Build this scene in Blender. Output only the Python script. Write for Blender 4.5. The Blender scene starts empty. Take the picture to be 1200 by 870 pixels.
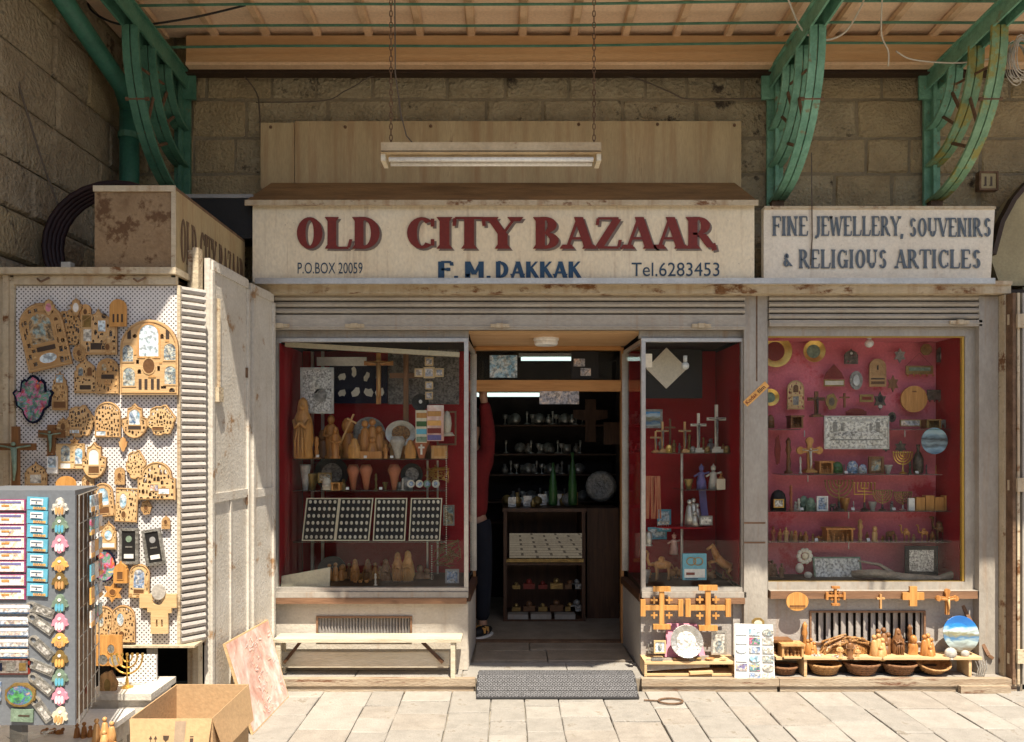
import bpy, math, random
from mathutils import Vector, Matrix
from mathutils.geometry import tessellate_polygon
R = random.Random(7)
sc = bpy.context.scene
COL = sc.collection
PI = math.pi

# ------------------------------------------------------------------ camera
CD, CF, CX, CY, CH = 5.2, 925.0, 595.0, 520.0, 1.6      # distance, focal (px of 1200), vanishing point, eye height
cam = bpy.data.cameras.new('camera'); camo = bpy.data.objects.new('camera', cam); COL.objects.link(camo)
camo.location = (0, -CD, CH); camo.rotation_euler = (PI/2, 0, 0)
cam.sensor_width = 36; cam.lens = 36*CF/1200; cam.shift_x = 5/1200; cam.shift_y = 85/1200
cam.clip_start = .05; cam.clip_end = 400
sc.camera = camo
# ------------------------------------------------------------------ light
SUN = Vector((.13, -.5, 1)).normalized()
EL = math.asin(SUN.z); AZ = math.atan2(SUN.x, SUN.y)
w = bpy.data.worlds.new('World'); sc.world = w; w.use_nodes = True
nt = w.node_tree; bg = nt.nodes['Background']
sky = nt.nodes.new('ShaderNodeTexSky'); sky.sky_type = 'NISHITA'; sky.sun_disc = False
sky.sun_elevation = EL; sky.sun_rotation = AZ; sky.air_density = 1.0; sky.dust_density = 2.0
nt.links.new(sky.outputs[0], bg.inputs[0]); bg.inputs[1].default_value = .08
sl = bpy.data.lights.new('sun', 'SUN'); sl.energy = 5.0; sl.angle = math.radians(.55); sl.color = (1, .9, .75)
so = bpy.data.objects.new('sun', sl); COL.objects.link(so); so.rotation_euler = (-SUN).to_track_quat('-Z', 'Y').to_euler()
so.location = (1, -6, 12)
sc.view_settings.view_transform = 'Standard'; sc.view_settings.look = 'None'
sc.view_settings.exposure = 1.0; sc.view_settings.gamma = 1.0
sc.cycles.max_bounces = 8; sc.cycles.diffuse_bounces = 5; sc.cycles.transparent_max_bounces = 24

def K(Y): return (CD+Y)/CF
def W(px, py, Y): k = K(Y); return Vector(((px-CX)*k, Y, CH-(py-CY)*k))
def X(px, Y): return (px-CX)*K(Y)
def Z(py, Y): return CH-(py-CY)*K(Y)

# ------------------------------------------------------------------ materials
MATS = {}
def _nodes(name):
    m = bpy.data.materials.new(name); m.use_nodes = True; MATS[name] = m
    t = m.node_tree; return m, t, t.nodes['Principled BSDF']
def _n(t, typ, **kw):
    n = t.nodes.new(typ)
    for k, v in kw.items():
        if k.startswith('i_'): n.inputs[k[2:].replace('_', ' ')].default_value = v
        else: setattr(n, k, v)
    return n
def mk(name, c1, c2=None, rough=.65, scale=6, metal=0, bump=.15, rust=None, rt=.58, rs=3, stretch=(1,1,1), fine=60, spec=.4, drip=None):
    m, t, b = _nodes(name)
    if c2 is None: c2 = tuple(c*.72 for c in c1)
    tc = _n(t, 'ShaderNodeNewGeometry'); mp = _n(t, 'ShaderNodeMapping'); mp.inputs['Scale'].default_value = stretch
    t.links.new(tc.outputs['Position'], mp.inputs[0])
    n1 = _n(t, 'ShaderNodeTexNoise', i_Scale=scale, i_Detail=6.0, i_Roughness=.65); t.links.new(mp.outputs[0], n1.inputs['Vector'])
    cr = _n(t, 'ShaderNodeValToRGB'); cr.color_ramp.elements[0].position = .33; cr.color_ramp.elements[1].position = .67
    cr.color_ramp.elements[0].color = (*c2, 1); cr.color_ramp.elements[1].color = (*c1, 1)
    t.links.new(n1.outputs[0], cr.inputs[0]); col = cr.outputs[0]
    nf = _n(t, 'ShaderNodeTexNoise', i_Scale=fine, i_Detail=5.0); t.links.new(mp.outputs[0], nf.inputs['Vector'])
    # fine grain multiplies colour a little
    mr = _n(t, 'ShaderNodeMapRange'); mr.inputs[1].default_value = .3; mr.inputs[2].default_value = .7
    mr.inputs[3].default_value = .9; mr.inputs[4].default_value = 1.07; t.links.new(nf.outputs[0], mr.inputs[0])
    mx = _n(t, 'ShaderNodeMix', data_type='RGBA', blend_type='MULTIPLY'); mx.inputs[0].default_value = 1
    t.links.new(col, mx.inputs[6]); t.links.new(mr.outputs[0], mx.inputs[7]); col = mx.outputs[2]
    ro = None
    if rust:
        n2 = _n(t, 'ShaderNodeTexNoise', i_Scale=rs, i_Detail=9.0, i_Roughness=.72); t.links.new(mp.outputs[0], n2.inputs['Vector'])
        r2 = _n(t, 'ShaderNodeValToRGB'); r2.color_ramp.elements[0].position = rt; r2.color_ramp.elements[1].position = rt+.07
        t.links.new(n2.outputs[0], r2.inputs[0])
        m2 = _n(t, 'ShaderNodeMix', data_type='RGBA'); t.links.new(r2.outputs[0], m2.inputs[0]); t.links.new(col, m2.inputs[6])
        m2.inputs[7].default_value = (*rust, 1); col = m2.outputs[2]
    if drip:
        m3 = _n(t, 'ShaderNodeMapping'); m3.inputs['Scale'].default_value = (17, 17, .9); t.links.new(tc.outputs['Position'], m3.inputs[0])
        n3 = _n(t, 'ShaderNodeTexNoise', i_Scale=1.0, i_Detail=7.0, i_Roughness=.6); t.links.new(m3.outputs[0], n3.inputs['Vector'])
        r3 = _n(t, 'ShaderNodeMapRange'); r3.inputs[1].default_value = drip[1]; r3.inputs[2].default_value = drip[1]+.2; r3.inputs[3].default_value = 0; r3.inputs[4].default_value = drip[2]
        t.links.new(n3.outputs[0], r3.inputs[0]); m4 = _n(t, 'ShaderNodeMix', data_type='RGBA'); t.links.new(r3.outputs[0], m4.inputs[0]); t.links.new(col, m4.inputs[6]); m4.inputs[7].default_value = (*drip[0], 1); col = m4.outputs[2]
        n5 = _n(t, 'ShaderNodeTexNoise', i_Scale=38.0, i_Detail=8.0, i_Roughness=.8); t.links.new(tc.outputs['Position'], n5.inputs['Vector'])
        r5 = _n(t, 'ShaderNodeMapRange'); r5.inputs[1].default_value = .64; r5.inputs[2].default_value = .67; r5.inputs[4].default_value = .75; t.links.new(n5.outputs[0], r5.inputs[0])
        m5 = _n(t, 'ShaderNodeMix', data_type='RGBA'); t.links.new(r5.outputs[0], m5.inputs[0]); t.links.new(col, m5.inputs[6]); m5.inputs[7].default_value = (.15, .085, .045, 1); col = m5.outputs[2]
    t.links.new(col, b.inputs['Base Color'])
    b.inputs['Roughness'].default_value = rough; b.inputs['Metallic'].default_value = metal
    b.inputs['Specular IOR Level'].default_value = spec
    if bump:
        add = _n(t, 'ShaderNodeMath', operation='ADD'); t.links.new(n1.outputs[0], add.inputs[0]); t.links.new(nf.outputs[0], add.inputs[1])
        bp = _n(t, 'ShaderNodeBump', i_Strength=min(bump, 1), i_Distance=.02 if bump < .6 else .035); t.links.new(add.outputs[0], bp.inputs['Height']); t.links.new(bp.outputs[0], b.inputs['Normal'])
    return m
def flat(name, c, rough=.5, metal=0, var=.12, scale=40):
    return mk(name, c, tuple(x*(1-var) for x in c), rough=rough, metal=metal, bump=.05, scale=scale)
def wood(name, c1, c2, rough=.55, axis=0, scale=5):
    st = [6, 6, 6]; st[axis] = .5
    return mk(name, c1, c2, rough=rough, scale=scale, stretch=st, bump=.12, fine=14)
def printm(name, cols, scale=30, rough=.4, metal=0, soft=False):
    """a flat printed or painted picture: broken patches of colour in object space"""
    m, t, b = _nodes(name)
    tc = _n(t, 'ShaderNodeTexCoord'); nz = _n(t, 'ShaderNodeTexNoise', i_Scale=scale*.55, i_Detail=7.0, i_Roughness=.72, i_Distortion=.6)
    oi = _n(t, 'ShaderNodeObjectInfo'); va = _n(t, 'ShaderNodeVectorMath', operation='ADD')
    mu = _n(t, 'ShaderNodeMath', operation='MULTIPLY'); mu.inputs[1].default_value = 37; t.links.new(oi.outputs['Random'], mu.inputs[0])
    t.links.new(tc.outputs['Object'], va.inputs[0]); t.links.new(mu.outputs[0], va.inputs[1]); t.links.new(va.outputs[0], nz.inputs['Vector'])
    cr = _n(t, 'ShaderNodeValToRGB'); cr.color_ramp.interpolation = 'LINEAR'
    el = cr.color_ramp.elements; n = len(cols)
    while len(el) < n: el.new(.5)
    for i, c in enumerate(cols): el[i].position = .32+.36*i/(n-1); el[i].color = (*c, 1)
    t.links.new(nz.outputs[0], cr.inputs[0]); col = cr.outputs[0]
    n2 = _n(t, 'ShaderNodeTexNoise', i_Scale=scale*1.6, i_Detail=4.0); t.links.new(va.outputs[0], n2.inputs['Vector'])
    mr = _n(t, 'ShaderNodeMapRange'); mr.inputs[1].default_value = .38; mr.inputs[2].default_value = .55; mr.inputs[3].default_value = .45 if not soft else .85; mr.inputs[4].default_value = 1.1
    t.links.new(n2.outputs[0], mr.inputs[0]); mx = _n(t, 'ShaderNodeMix', data_type='RGBA', blend_type='MULTIPLY'); mx.inputs[0].default_value = 1
    t.links.new(col, mx.inputs[6]); t.links.new(mr.outputs[0], mx.inputs[7]); t.links.new(mx.outputs[2], b.inputs['Base Color'])
    b.inputs['Roughness'].default_value = rough; b.inputs['Metallic'].default_value = metal
    bp = _n(t, 'ShaderNodeBump', i_Strength=.9 if metal else .15, i_Distance=.006); t.links.new(n2.outputs[0], bp.inputs['Height']); t.links.new(bp.outputs[0], b.inputs['Normal'])
    return m
def scenem(name, cols, size=.24, rough=.3):
    """painted landscape: colours laid from bottom to top of the object, broken by noise"""
    m, t, b = _nodes(name); tc = _n(t, 'ShaderNodeTexCoord'); s = _n(t, 'ShaderNodeSeparateXYZ'); t.links.new(tc.outputs['Object'], s.inputs[0])
    mp = _n(t, 'ShaderNodeMapping'); mp.inputs['Scale'].default_value = (1, 1, 3); t.links.new(tc.outputs['Object'], mp.inputs[0])
    nz = _n(t, 'ShaderNodeTexNoise', i_Scale=14.0, i_Detail=6.0); t.links.new(mp.outputs[0], nz.inputs['Vector'])
    a = _n(t, 'ShaderNodeMath', operation='MULTIPLY_ADD'); a.inputs[1].default_value = 1/size; a.inputs[2].default_value = .5-.17; t.links.new(s.outputs[2], a.inputs[0])
    c = _n(t, 'ShaderNodeMath', operation='MULTIPLY_ADD'); c.inputs[1].default_value = .34; t.links.new(nz.outputs[0], c.inputs[0]); t.links.new(a.outputs[0], c.inputs[2])
    cr = _n(t, 'ShaderNodeValToRGB'); el = cr.color_ramp.elements; n = len(cols)
    while len(el) < n: el.new(.5)
    for i, k in enumerate(cols): el[i].position = .08+.84*i/(n-1); el[i].color = (*k, 1)
    t.links.new(c.outputs[0], cr.inputs[0]); t.links.new(cr.outputs[0], b.inputs['Base Color']); b.inputs['Roughness'].default_value = rough
def emis(name, c, s):
    m, t, b = _nodes(name); b.inputs['Base Color'].default_value = (*c, 1)
    b.inputs['Emission Color'].default_value = (*c, 1); b.inputs['Emission Strength'].default_value = s; return m
def glassm(name, tint=(1, 1, 1), refl=.5, rough=.01, dirt=.03):
    m = bpy.data.materials.new(name); m.use_nodes = True; MATS[name] = m; t = m.node_tree; t.nodes.clear()
    o = _n(t, 'ShaderNodeOutputMaterial'); tr = _n(t, 'ShaderNodeBsdfTransparent'); tr.inputs[0].default_value = (*tint, 1)
    gl = _n(t, 'ShaderNodeBsdfGlossy'); gl.inputs['Roughness'].default_value = rough
    fr = _n(t, 'ShaderNodeFresnel', i_IOR=1.45); mu = _n(t, 'ShaderNodeMath', operation='MULTIPLY'); mu.inputs[1].default_value = refl*2
    t.links.new(fr.outputs[0], mu.inputs[0]); mx = _n(t, 'ShaderNodeMixShader'); t.links.new(mu.outputs[0], mx.inputs[0])
    t.links.new(tr.outputs[0], mx.inputs[1]); t.links.new(gl.outputs[0], mx.inputs[2])
    df = _n(t, 'ShaderNodeBsdfDiffuse'); df.inputs[0].default_value = (.7, .68, .62, 1)
    nz = _n(t, 'ShaderNodeTexNoise', i_Scale=5.0, i_Detail=6.0); mr = _n(t, 'ShaderNodeMapRange')
    mr.inputs[1].default_value = .35; mr.inputs[2].default_value = .8; mr.inputs[3].default_value = 0; mr.inputs[4].default_value = dirt*2
    t.links.new(nz.outputs[0], mr.inputs[0]); m3 = _n(t, 'ShaderNodeMixShader'); t.links.new(mr.outputs[0], m3.inputs[0])
    t.links.new(mx.outputs[0], m3.inputs[1]); t.links.new(df.outputs[0], m3.inputs[2]); t.links.new(m3.outputs[0], o.inputs[0])
    return m
def pegm():
    m, t, b = _nodes('pegboard')
    g = _n(t, 'ShaderNodeNewGeometry'); s = _n(t, 'ShaderNodeSeparateXYZ'); t.links.new(g.outputs['Position'], s.inputs[0])
    P = .0235
    def M(op, a, c=None, d=None):
        n = _n(t, 'ShaderNodeMath', operation=op)
        for i, q in enumerate((a, c, d)):
            if q is None: continue
            if isinstance(q, (int, float)): n.inputs[i].default_value = q
            else: t.links.new(q, n.inputs[i])
        return n.outputs[0]
    def dots(off):
        u = M('SUBTRACT', M('FRACT', M('ADD', M('DIVIDE', s.outputs[0], P), 100+off)), .5)
        v = M('SUBTRACT', M('FRACT', M('ADD', M('DIVIDE', s.outputs[2], P), 100+off)), .5)
        return M('LESS_THAN', M('SQRT', M('ADD', M('MULTIPLY', u, u), M('MULTIPLY', v, v))), .17)
    h = M('MAXIMUM', dots(0), dots(.5))
    nz = _n(t, 'ShaderNodeTexNoise', i_Scale=4.0, i_Detail=6.0); cr = _n(t, 'ShaderNodeValToRGB')
    cr.color_ramp.elements[0].color = (.6, .57, .55, 1); cr.color_ramp.elements[1].color = (.78, .76, .75, 1); t.links.new(nz.outputs[0], cr.inputs[0])
    mx = _n(t, 'ShaderNodeMix', data_type='RGBA'); t.links.new(h, mx.inputs[0]); t.links.new(cr.outputs[0], mx.inputs[6]); mx.inputs[7].default_value = (.05, .04, .035, 1)
    t.links.new(mx.outputs[2], b.inputs['Base Color']); b.inputs['Roughness'].default_value = .5
    return m

RUST = (.16, .065, .02)
mk('stone_block', (.42, .345, .235), (.3, .235, .155), rough=.9, scale=5, bump=.9, fine=45, rust=(.1, .075, .05), rt=.6, rs=4)
mk('stone_block_dark', (.43, .365, .24), (.31, .255, .16), rough=.9, scale=6, bump=1.0, fine=38, rust=(.07, .055, .04), rt=.57, rs=5)
mk('stone_block_tan', (.43, .345, .205), (.31, .24, .14), rough=.9, scale=4, bump=.8, fine=50, rust=(.12, .09, .06), rt=.62, rs=4)
mk('facing_stone', (.66, .53, .36), (.58, .45, .29), rough=.9)
mk('mortar', (.27, .225, .15), rough=.95, bump=.5)
mk('paving', (.325, .305, .275), (.25, .235, .21), rough=.75, scale=9, bump=.35, fine=120, rust=(.2, .175, .14), rt=.58, rs=9)
mk('paving_light', (.365, .345, .31), (.285, .265, .235), rough=.75, scale=7, bump=.3, fine=110, rust=(.24, .205, .16), rt=.6, rs=7)
mk('paving_warm', (.335, .305, .265), (.255, .23, .2), rough=.75, scale=8, bump=.35, fine=100, rust=(.2, .175, .13), rt=.6, rs=12)
mk('joint', (.3, .27, .22), rough=.95, bump=.4, scale=30)
mk('floor_tile', (.3, .25, .19), (.2, .165, .125), rough=.6, scale=8, bump=.2, fine=70)
mk('green_paint', (.1, .24, .165), (.045, .15, .1), rough=.55, scale=7, bump=.3, rust=(.16, .12, .04), rt=.61, rs=7)
mk('green_bounce_lit', (.2, .41, .29), (.1, .25, .17), rough=.6, scale=9, bump=.4, rust=(.2, .16, .08), rt=.6, rs=11)  # paler copy of green_paint with bounce light put into the colour, plus rust
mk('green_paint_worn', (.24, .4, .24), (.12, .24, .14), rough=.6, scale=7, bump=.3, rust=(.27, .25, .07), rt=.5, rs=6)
mk('canopy_sheet', (.88, .68, .49), (.8, .58, .4), rough=.6, scale=2.5, bump=.1, stretch=(1, 1, 1), rust=(.5, .27, .12), rt=.66, rs=3)
mk('canopy_rib', (.76, .54, .35), (.6, .4, .24), rough=.6, scale=4, bump=.1)
mk('fascia_wood', (.62, .4, .21), (.53, .31, .145), rough=.55, scale=4, stretch=(.3, 3, 3), bump=.1)
mk('sign_board', (.84, .75, .57), (.77, .65, .46), rough=.55, scale=2.6, bump=.1, rust=(.45, .3, .17), rt=.67, rs=2.6, stretch=(1, 1, .6), drip=((.3, .17, .08), 0.56, 0.55))
mk('sign_board_cool', (.8, .74, .63), (.72, .64, .52), rough=.55, scale=3, bump=.1, rust=(.5, .38, .25), rt=.7, rs=3, drip=((.3, .17, .08), 0.6, 0.4))
mk('sign_cap', (.3, .18, .08), (.14, .08, .035), rough=.7, scale=4, stretch=(.5, 2, 2), bump=.3)
mk('wall_panel', (.47, .37, .21), (.37, .28, .15), rough=.6, scale=3, stretch=(2.5, 1, .35), bump=.1, rust=(.17, .11, .055), rt=.64, rs=3, drip=((.3, .17, .08), 0.48, 0.6))
mk('rusty_cream', (.56, .475, .34), (.46, .375, .25), rough=.6, scale=5, bump=.3, rust=RUST, rt=.56, rs=7, stretch=(.6, 1, 1), drip=((.3, .17, .08), 0.5, 0.6))
mk('shutter_metal', (.44, .40, .34), (.34, .30, .245), rough=.5, scale=4, bump=.15, rust=(.2, .12, .06), rt=.67, rs=8, stretch=(.5, 1, 1), drip=((.3, .17, .08), 0.56, 0.4))
mk('grey_post', (.38, .35, .305), (.3, .27, .23), rough=.55, scale=5, bump=.15, rust=(.26, .15, .08), rt=.68, rs=5, stretch=(1, 1, .5), drip=((.3, .17, .08), 0.55, 0.5))
mk('door_paint', (.64, .61, .55), (.52, .48, .41), rough=.5, scale=4, bump=.15, rust=(.33, .2, .1), rt=.58, rs=5, drip=((.3, .17, .08), 0.58, 0.55))
mk('base_paint', (.56, .52, .45), (.46, .41, .34), rough=.65, scale=3, bump=.2, rust=(.36, .27, .17), rt=.69, rs=4, drip=((.3, .17, .08), 0.56, 0.4))
mk('base_paint_grey', (.42, .39, .36), (.34, .31, .28), rough=.65, scale=3, bump=.2, rust=(.26, .2, .15), rt=.69, rs=4, drip=((.3, .17, .08), 0.56, 0.4))
mk('aluminium', (.58, .55, .5), (.46, .43, .39), rough=.38, metal=.6, scale=9, bump=.05)
mk('rusty_iron', (.2, .12, .07), (.1, .055, .03), rough=.75, scale=14, bump=.4)
mk('step_wood', (.42, .35, .26), (.3, .22, .145), rough=.75, scale=6, stretch=(.5, 4, 4), bump=.4, rust=(.14, .06, .03), rt=.56, rs=5)
mk('brown_rail', (.26, .14, .075), (.15, .08, .045), rough=.6, scale=7, stretch=(.4, 3, 3), bump=.2)
mk('cream_bench', (.6, .54, .42), (.48, .41, .29), rough=.6, scale=6, stretch=(.5, 3, 3), bump=.2, rust=(.4, .26, .12), rt=.66, rs=7)
mk('red_felt', (.36, .02, .026), (.28, .014, .018), rough=.95, scale=3, bump=.1, spec=.1)
mk('magenta_felt', (.72, .22, .27), (.6, .16, .2), rough=.9, scale=2.2, bump=.1, rust=(.56, .06, .08), rt=.56, rs=2.2, spec=.1)
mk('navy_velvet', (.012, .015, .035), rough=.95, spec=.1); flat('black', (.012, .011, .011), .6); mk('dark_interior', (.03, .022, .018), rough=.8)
mk('dark_brown', (.05, .028, .016), rough=.6); wood('dark_wood', (.1, .045, .02), (.05, .022, .01), axis=2)
wood('honey_wood', (.56, .29, .1), (.42, .19, .055), axis=0); wood('honey_post', (.5, .25, .09), (.36, .16, .05), axis=2)
wood('olive_wood', (.56, .27, .08), (.32, .12, .03), rough=.4, axis=2, scale=9); wood('olive_light', (.62, .38, .16), (.44, .22, .08), rough=.45, axis=2, scale=9)
wood('olive_dark', (.24, .11, .04), (.13, .055, .02), rough=.45, axis=2, scale=9)
wood('orange_wood', (.58, .3, .09), (.44, .2, .05), rough=.45, axis=2, scale=7)
wood('ply_brown', (.5, .31, .14), (.38, .22, .09), rough=.55, axis=0, scale=4); flat('burnt_edge', (.2, .1, .04), .7)
wood('ply', (.6, .4, .2), (.48, .3, .14), rough=.55, axis=0, scale=4); wood('ply_pale', (.66, .47, .25), (.54, .36, .17), axis=0)
wood('pine', (.66, .47, .26), (.54, .35, .17), axis=0); mk('dark_inlay', (.06, .04, .03)); mk('walnut', (.16, .075, .03), rough=.5)
mk('cardboard', (.5, .33, .175), (.44, .28, .145), rough=.85, scale=3, bump=.1); mk('cardboard_in', (.46, .31, .18), (.4, .26, .15), rough=.9, scale=3, bump=.1)
flat('ink', (.07, .045, .03)); flat('tape', (.36, .27, .19), .25)
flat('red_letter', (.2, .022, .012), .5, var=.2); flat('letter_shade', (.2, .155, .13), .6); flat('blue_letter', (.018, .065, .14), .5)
flat('dark_letter', (.03, .065, .11), .5); flat('steel_letter', (.12, .15, .185), .55, var=.25); flat('ghost_letter', (.16, .1, .06), .7)
flat('white', (.78, .76, .72)); flat('cream', (.7, .62, .46)); flat('grey', (.3, .3, .3)); flat('rack_grey', (.16, .175, .195), .45, var=.1, scale=5)
mk('silver', (.62, .6, .55), (.4, .38, .34), rough=.35, metal=.7, scale=25, bump=.3); mk('brass', (.75, .5, .14), (.55, .33, .08), rough=.3, metal=.85, scale=9, bump=.05)
mk('brass_dull', (.38, .26, .09), (.22, .14, .05), rough=.45, metal=.6, scale=18, bump=.2); mk('bronze', (.16, .13, .1), (.06, .05, .04), rough=.45, metal=.5, scale=40, bump=.3)
mk('verdigris', (.22, .3, .22), (.12, .17, .12), rough=.6, scale=30); mk('pewter', (.36, .35, .32), (.18, .17, .15), rough=.4, metal=.5, scale=30, bump=.4)
mk('clay', (.45, .16, .08), (.34, .11, .05)); mk('bone', (.7, .66, .56), (.52, .47, .38)); mk('stone_fig', (.5, .47, .42), (.34, .31, .27), scale=30)
mk('wicker', (.5, .29, .12), (.3, .15, .05), scale=40, bump=.5); mk('wicker_dark', (.3, .15, .07), (.17, .08, .035), scale=40, bump=.5)
mk('driftwood', (.42, .35, .27), (.24, .19, .14), scale=12, bump=.5, stretch=(1, 1, 1)); flat('gold_edge', (.5, .31, .05), .4)
mk('mat_fibre', (.2, .2, .21), (.12, .12, .125), rough=.9, scale=60, bump=.4); flat('rubber', (.03, .03, .032), .8)
mk('plaster', (.4, .34, .2), (.3, .25, .145), rough=.8, scale=3, bump=.2); mk('dark_hose', (.03, .012, .014), rough=.6); mk('cable', (.13, .1, .075)); flat('cable_white', (.6, .56, .48)); flat('kodak_yellow', (.8, .42, .12), .4)
mk('red_cloth', (.18, .012, .012), (.12, .008, .008), rough=.95); mk('jeans', (.008, .01, .018), rough=.95); mk('skin', (.45, .25, .16), rough=.6); mk('hair', (.02, .014, .01), rough=.7)
mk('lampcase', (.56, .44, .27), (.4, .29, .16), rough=.5, rust=(.3, .17, .08), rt=.6, rs=9); emis('tube_off', (.95, .85, .68), .25); emis('tube_on', (.8, 1, .95), .6)
flat('lamp_white', (.85, .84, .8), .35); flat('blue_glass', (.13, .42, .56), .2); flat('pale_print', (.7, .78, .82), .3); flat('magenta_edge', (.3, .07, .16))
flat('pink_cloth', (.62, .25, .33), .8)
mk('leaf_green', (.05, .14, .04), (.03, .08, .02), rough=.3); mk('purple_cloth', (.16, .14, .34), rough=.8); mk('mirror_m', (.11, .108, .1), (.095, .092, .085), rough=.0, metal=1, bump=0)
mk('box_rust', (.36, .25, .14), (.2, .12, .06), rough=.7, scale=6, bump=.3, rust=(.12, .06, .025), rt=.52, rs=6)
mk('pipe_green', (.05, .2, .14), (.03, .12, .085), rough=.5, scale=7, bump=.2)
glassm('window_glass', (.98, .99, .98), .2, dirt=.003); glassm('shelf_glass', (.75, .88, .83), .9, dirt=.1); glassm('net_wrap', (.95, .95, .95), .6, rough=.25, dirt=.16)
pegm()
C_w, C_b, C_g, C_y, C_r, C_o, C_k, C_t = (.78,.78,.75), (.05,.22,.5), (.06,.3,.1), (.8,.6,.1), (.5,.03,.03), (.7,.3,.08), (.03,.03,.04), (.1,.5,.6)
printm('print_icon', [(.2,.3,.36), (.45,.5,.45), (.1,.15,.22), (.6,.55,.42), (.3,.45,.52), (.16,.1,.06)], 45)
printm('print_pale', [(.62,.74,.8), (.72,.8,.84), (.55,.68,.76), (.76,.82,.84)], 35)
printm('print_city', [C_b, C_o, C_r, (.5,.2,.4), C_g, (.2,.25,.5), C_y, (.3,.08,.05)], 26)
printm('print_jerusalem', [(.3,.12,.3), (.72,.7,.68), (.76,.74,.7), (.75,.5,.3), (.15,.15,.3)], 70, soft=True)
printm('print_skyline', [(.75,.8,.85), (.55,.6,.66), (.7,.52,.4), (.35,.42,.55)], 60)
printm('print_saint', [(.1,.16,.2), (.3,.42,.42), (.45,.3,.15), (.08,.07,.06), (.25,.3,.3)], 30)
scenem('print_sea', [(.12,.09,.05), (.2,.22,.2), (.35,.42,.4), (.06,.16,.3), (.22,.2,.1), (.5,.62,.68), (.03,.24,.55), (.02,.16,.5), (.02,.14,.45)])
scenem('print_harbour', [(.1,.18,.25), (.3,.45,.55), (.12,.16,.18), (.3,.4,.45), (.05,.06,.07), (.2,.32,.4), (.4,.55,.62), (.3,.5,.62)], .19)
printm('print_valley', [C_g, (.1,.35,.1), (.05,.1,.3), (.6,.4,.15), (.02,.05,.12)], 40)
printm('print_poster', [(.55,.28,.22), (.64,.36,.29), (.68,.44,.37), (.72,.56,.5), (.74,.7,.66)], 9, soft=True)
printm('print_relief', [(.62,.6,.55), (.3,.28,.25), (.72,.7,.66), (.45,.43,.4), (.15,.14,.13)], 45, metal=.3)
printm('print_relief_fine', [(.7,.68,.6), (.55,.52,.45), (.78,.76,.7), (.3,.28,.24)], 35, metal=.2)
printm('print_dark', [(.06,.06,.06), (.14,.12,.1), (.25,.22,.2), (.03,.03,.03)], 40)
printm('print_blue', [(.1,.3,.5), (.3,.5,.65), (.7,.75,.75), (.05,.12,.25)], 30)
printm('print_signs', [(.6,.25,.2), (.7,.6,.5), (.3,.3,.35), (.5,.5,.5)], 35)
printm('print_ceramic', [(.7,.72,.7), (.1,.2,.4), (.6,.6,.58), (.2,.15,.12)], 45)
printm('wicker_nest', [(.45,.24,.08), (.25,.11,.03), (.6,.36,.14)], 60)
printm('postcard', [(.3,.55,.7), (.7,.72,.7), (.5,.45,.35), (.15,.3,.45)], 60)
printm('stained', [(.5,.05,.04), (.65,.6,.5), (.1,.1,.3), (.4,.25,.1)], 50)

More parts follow.
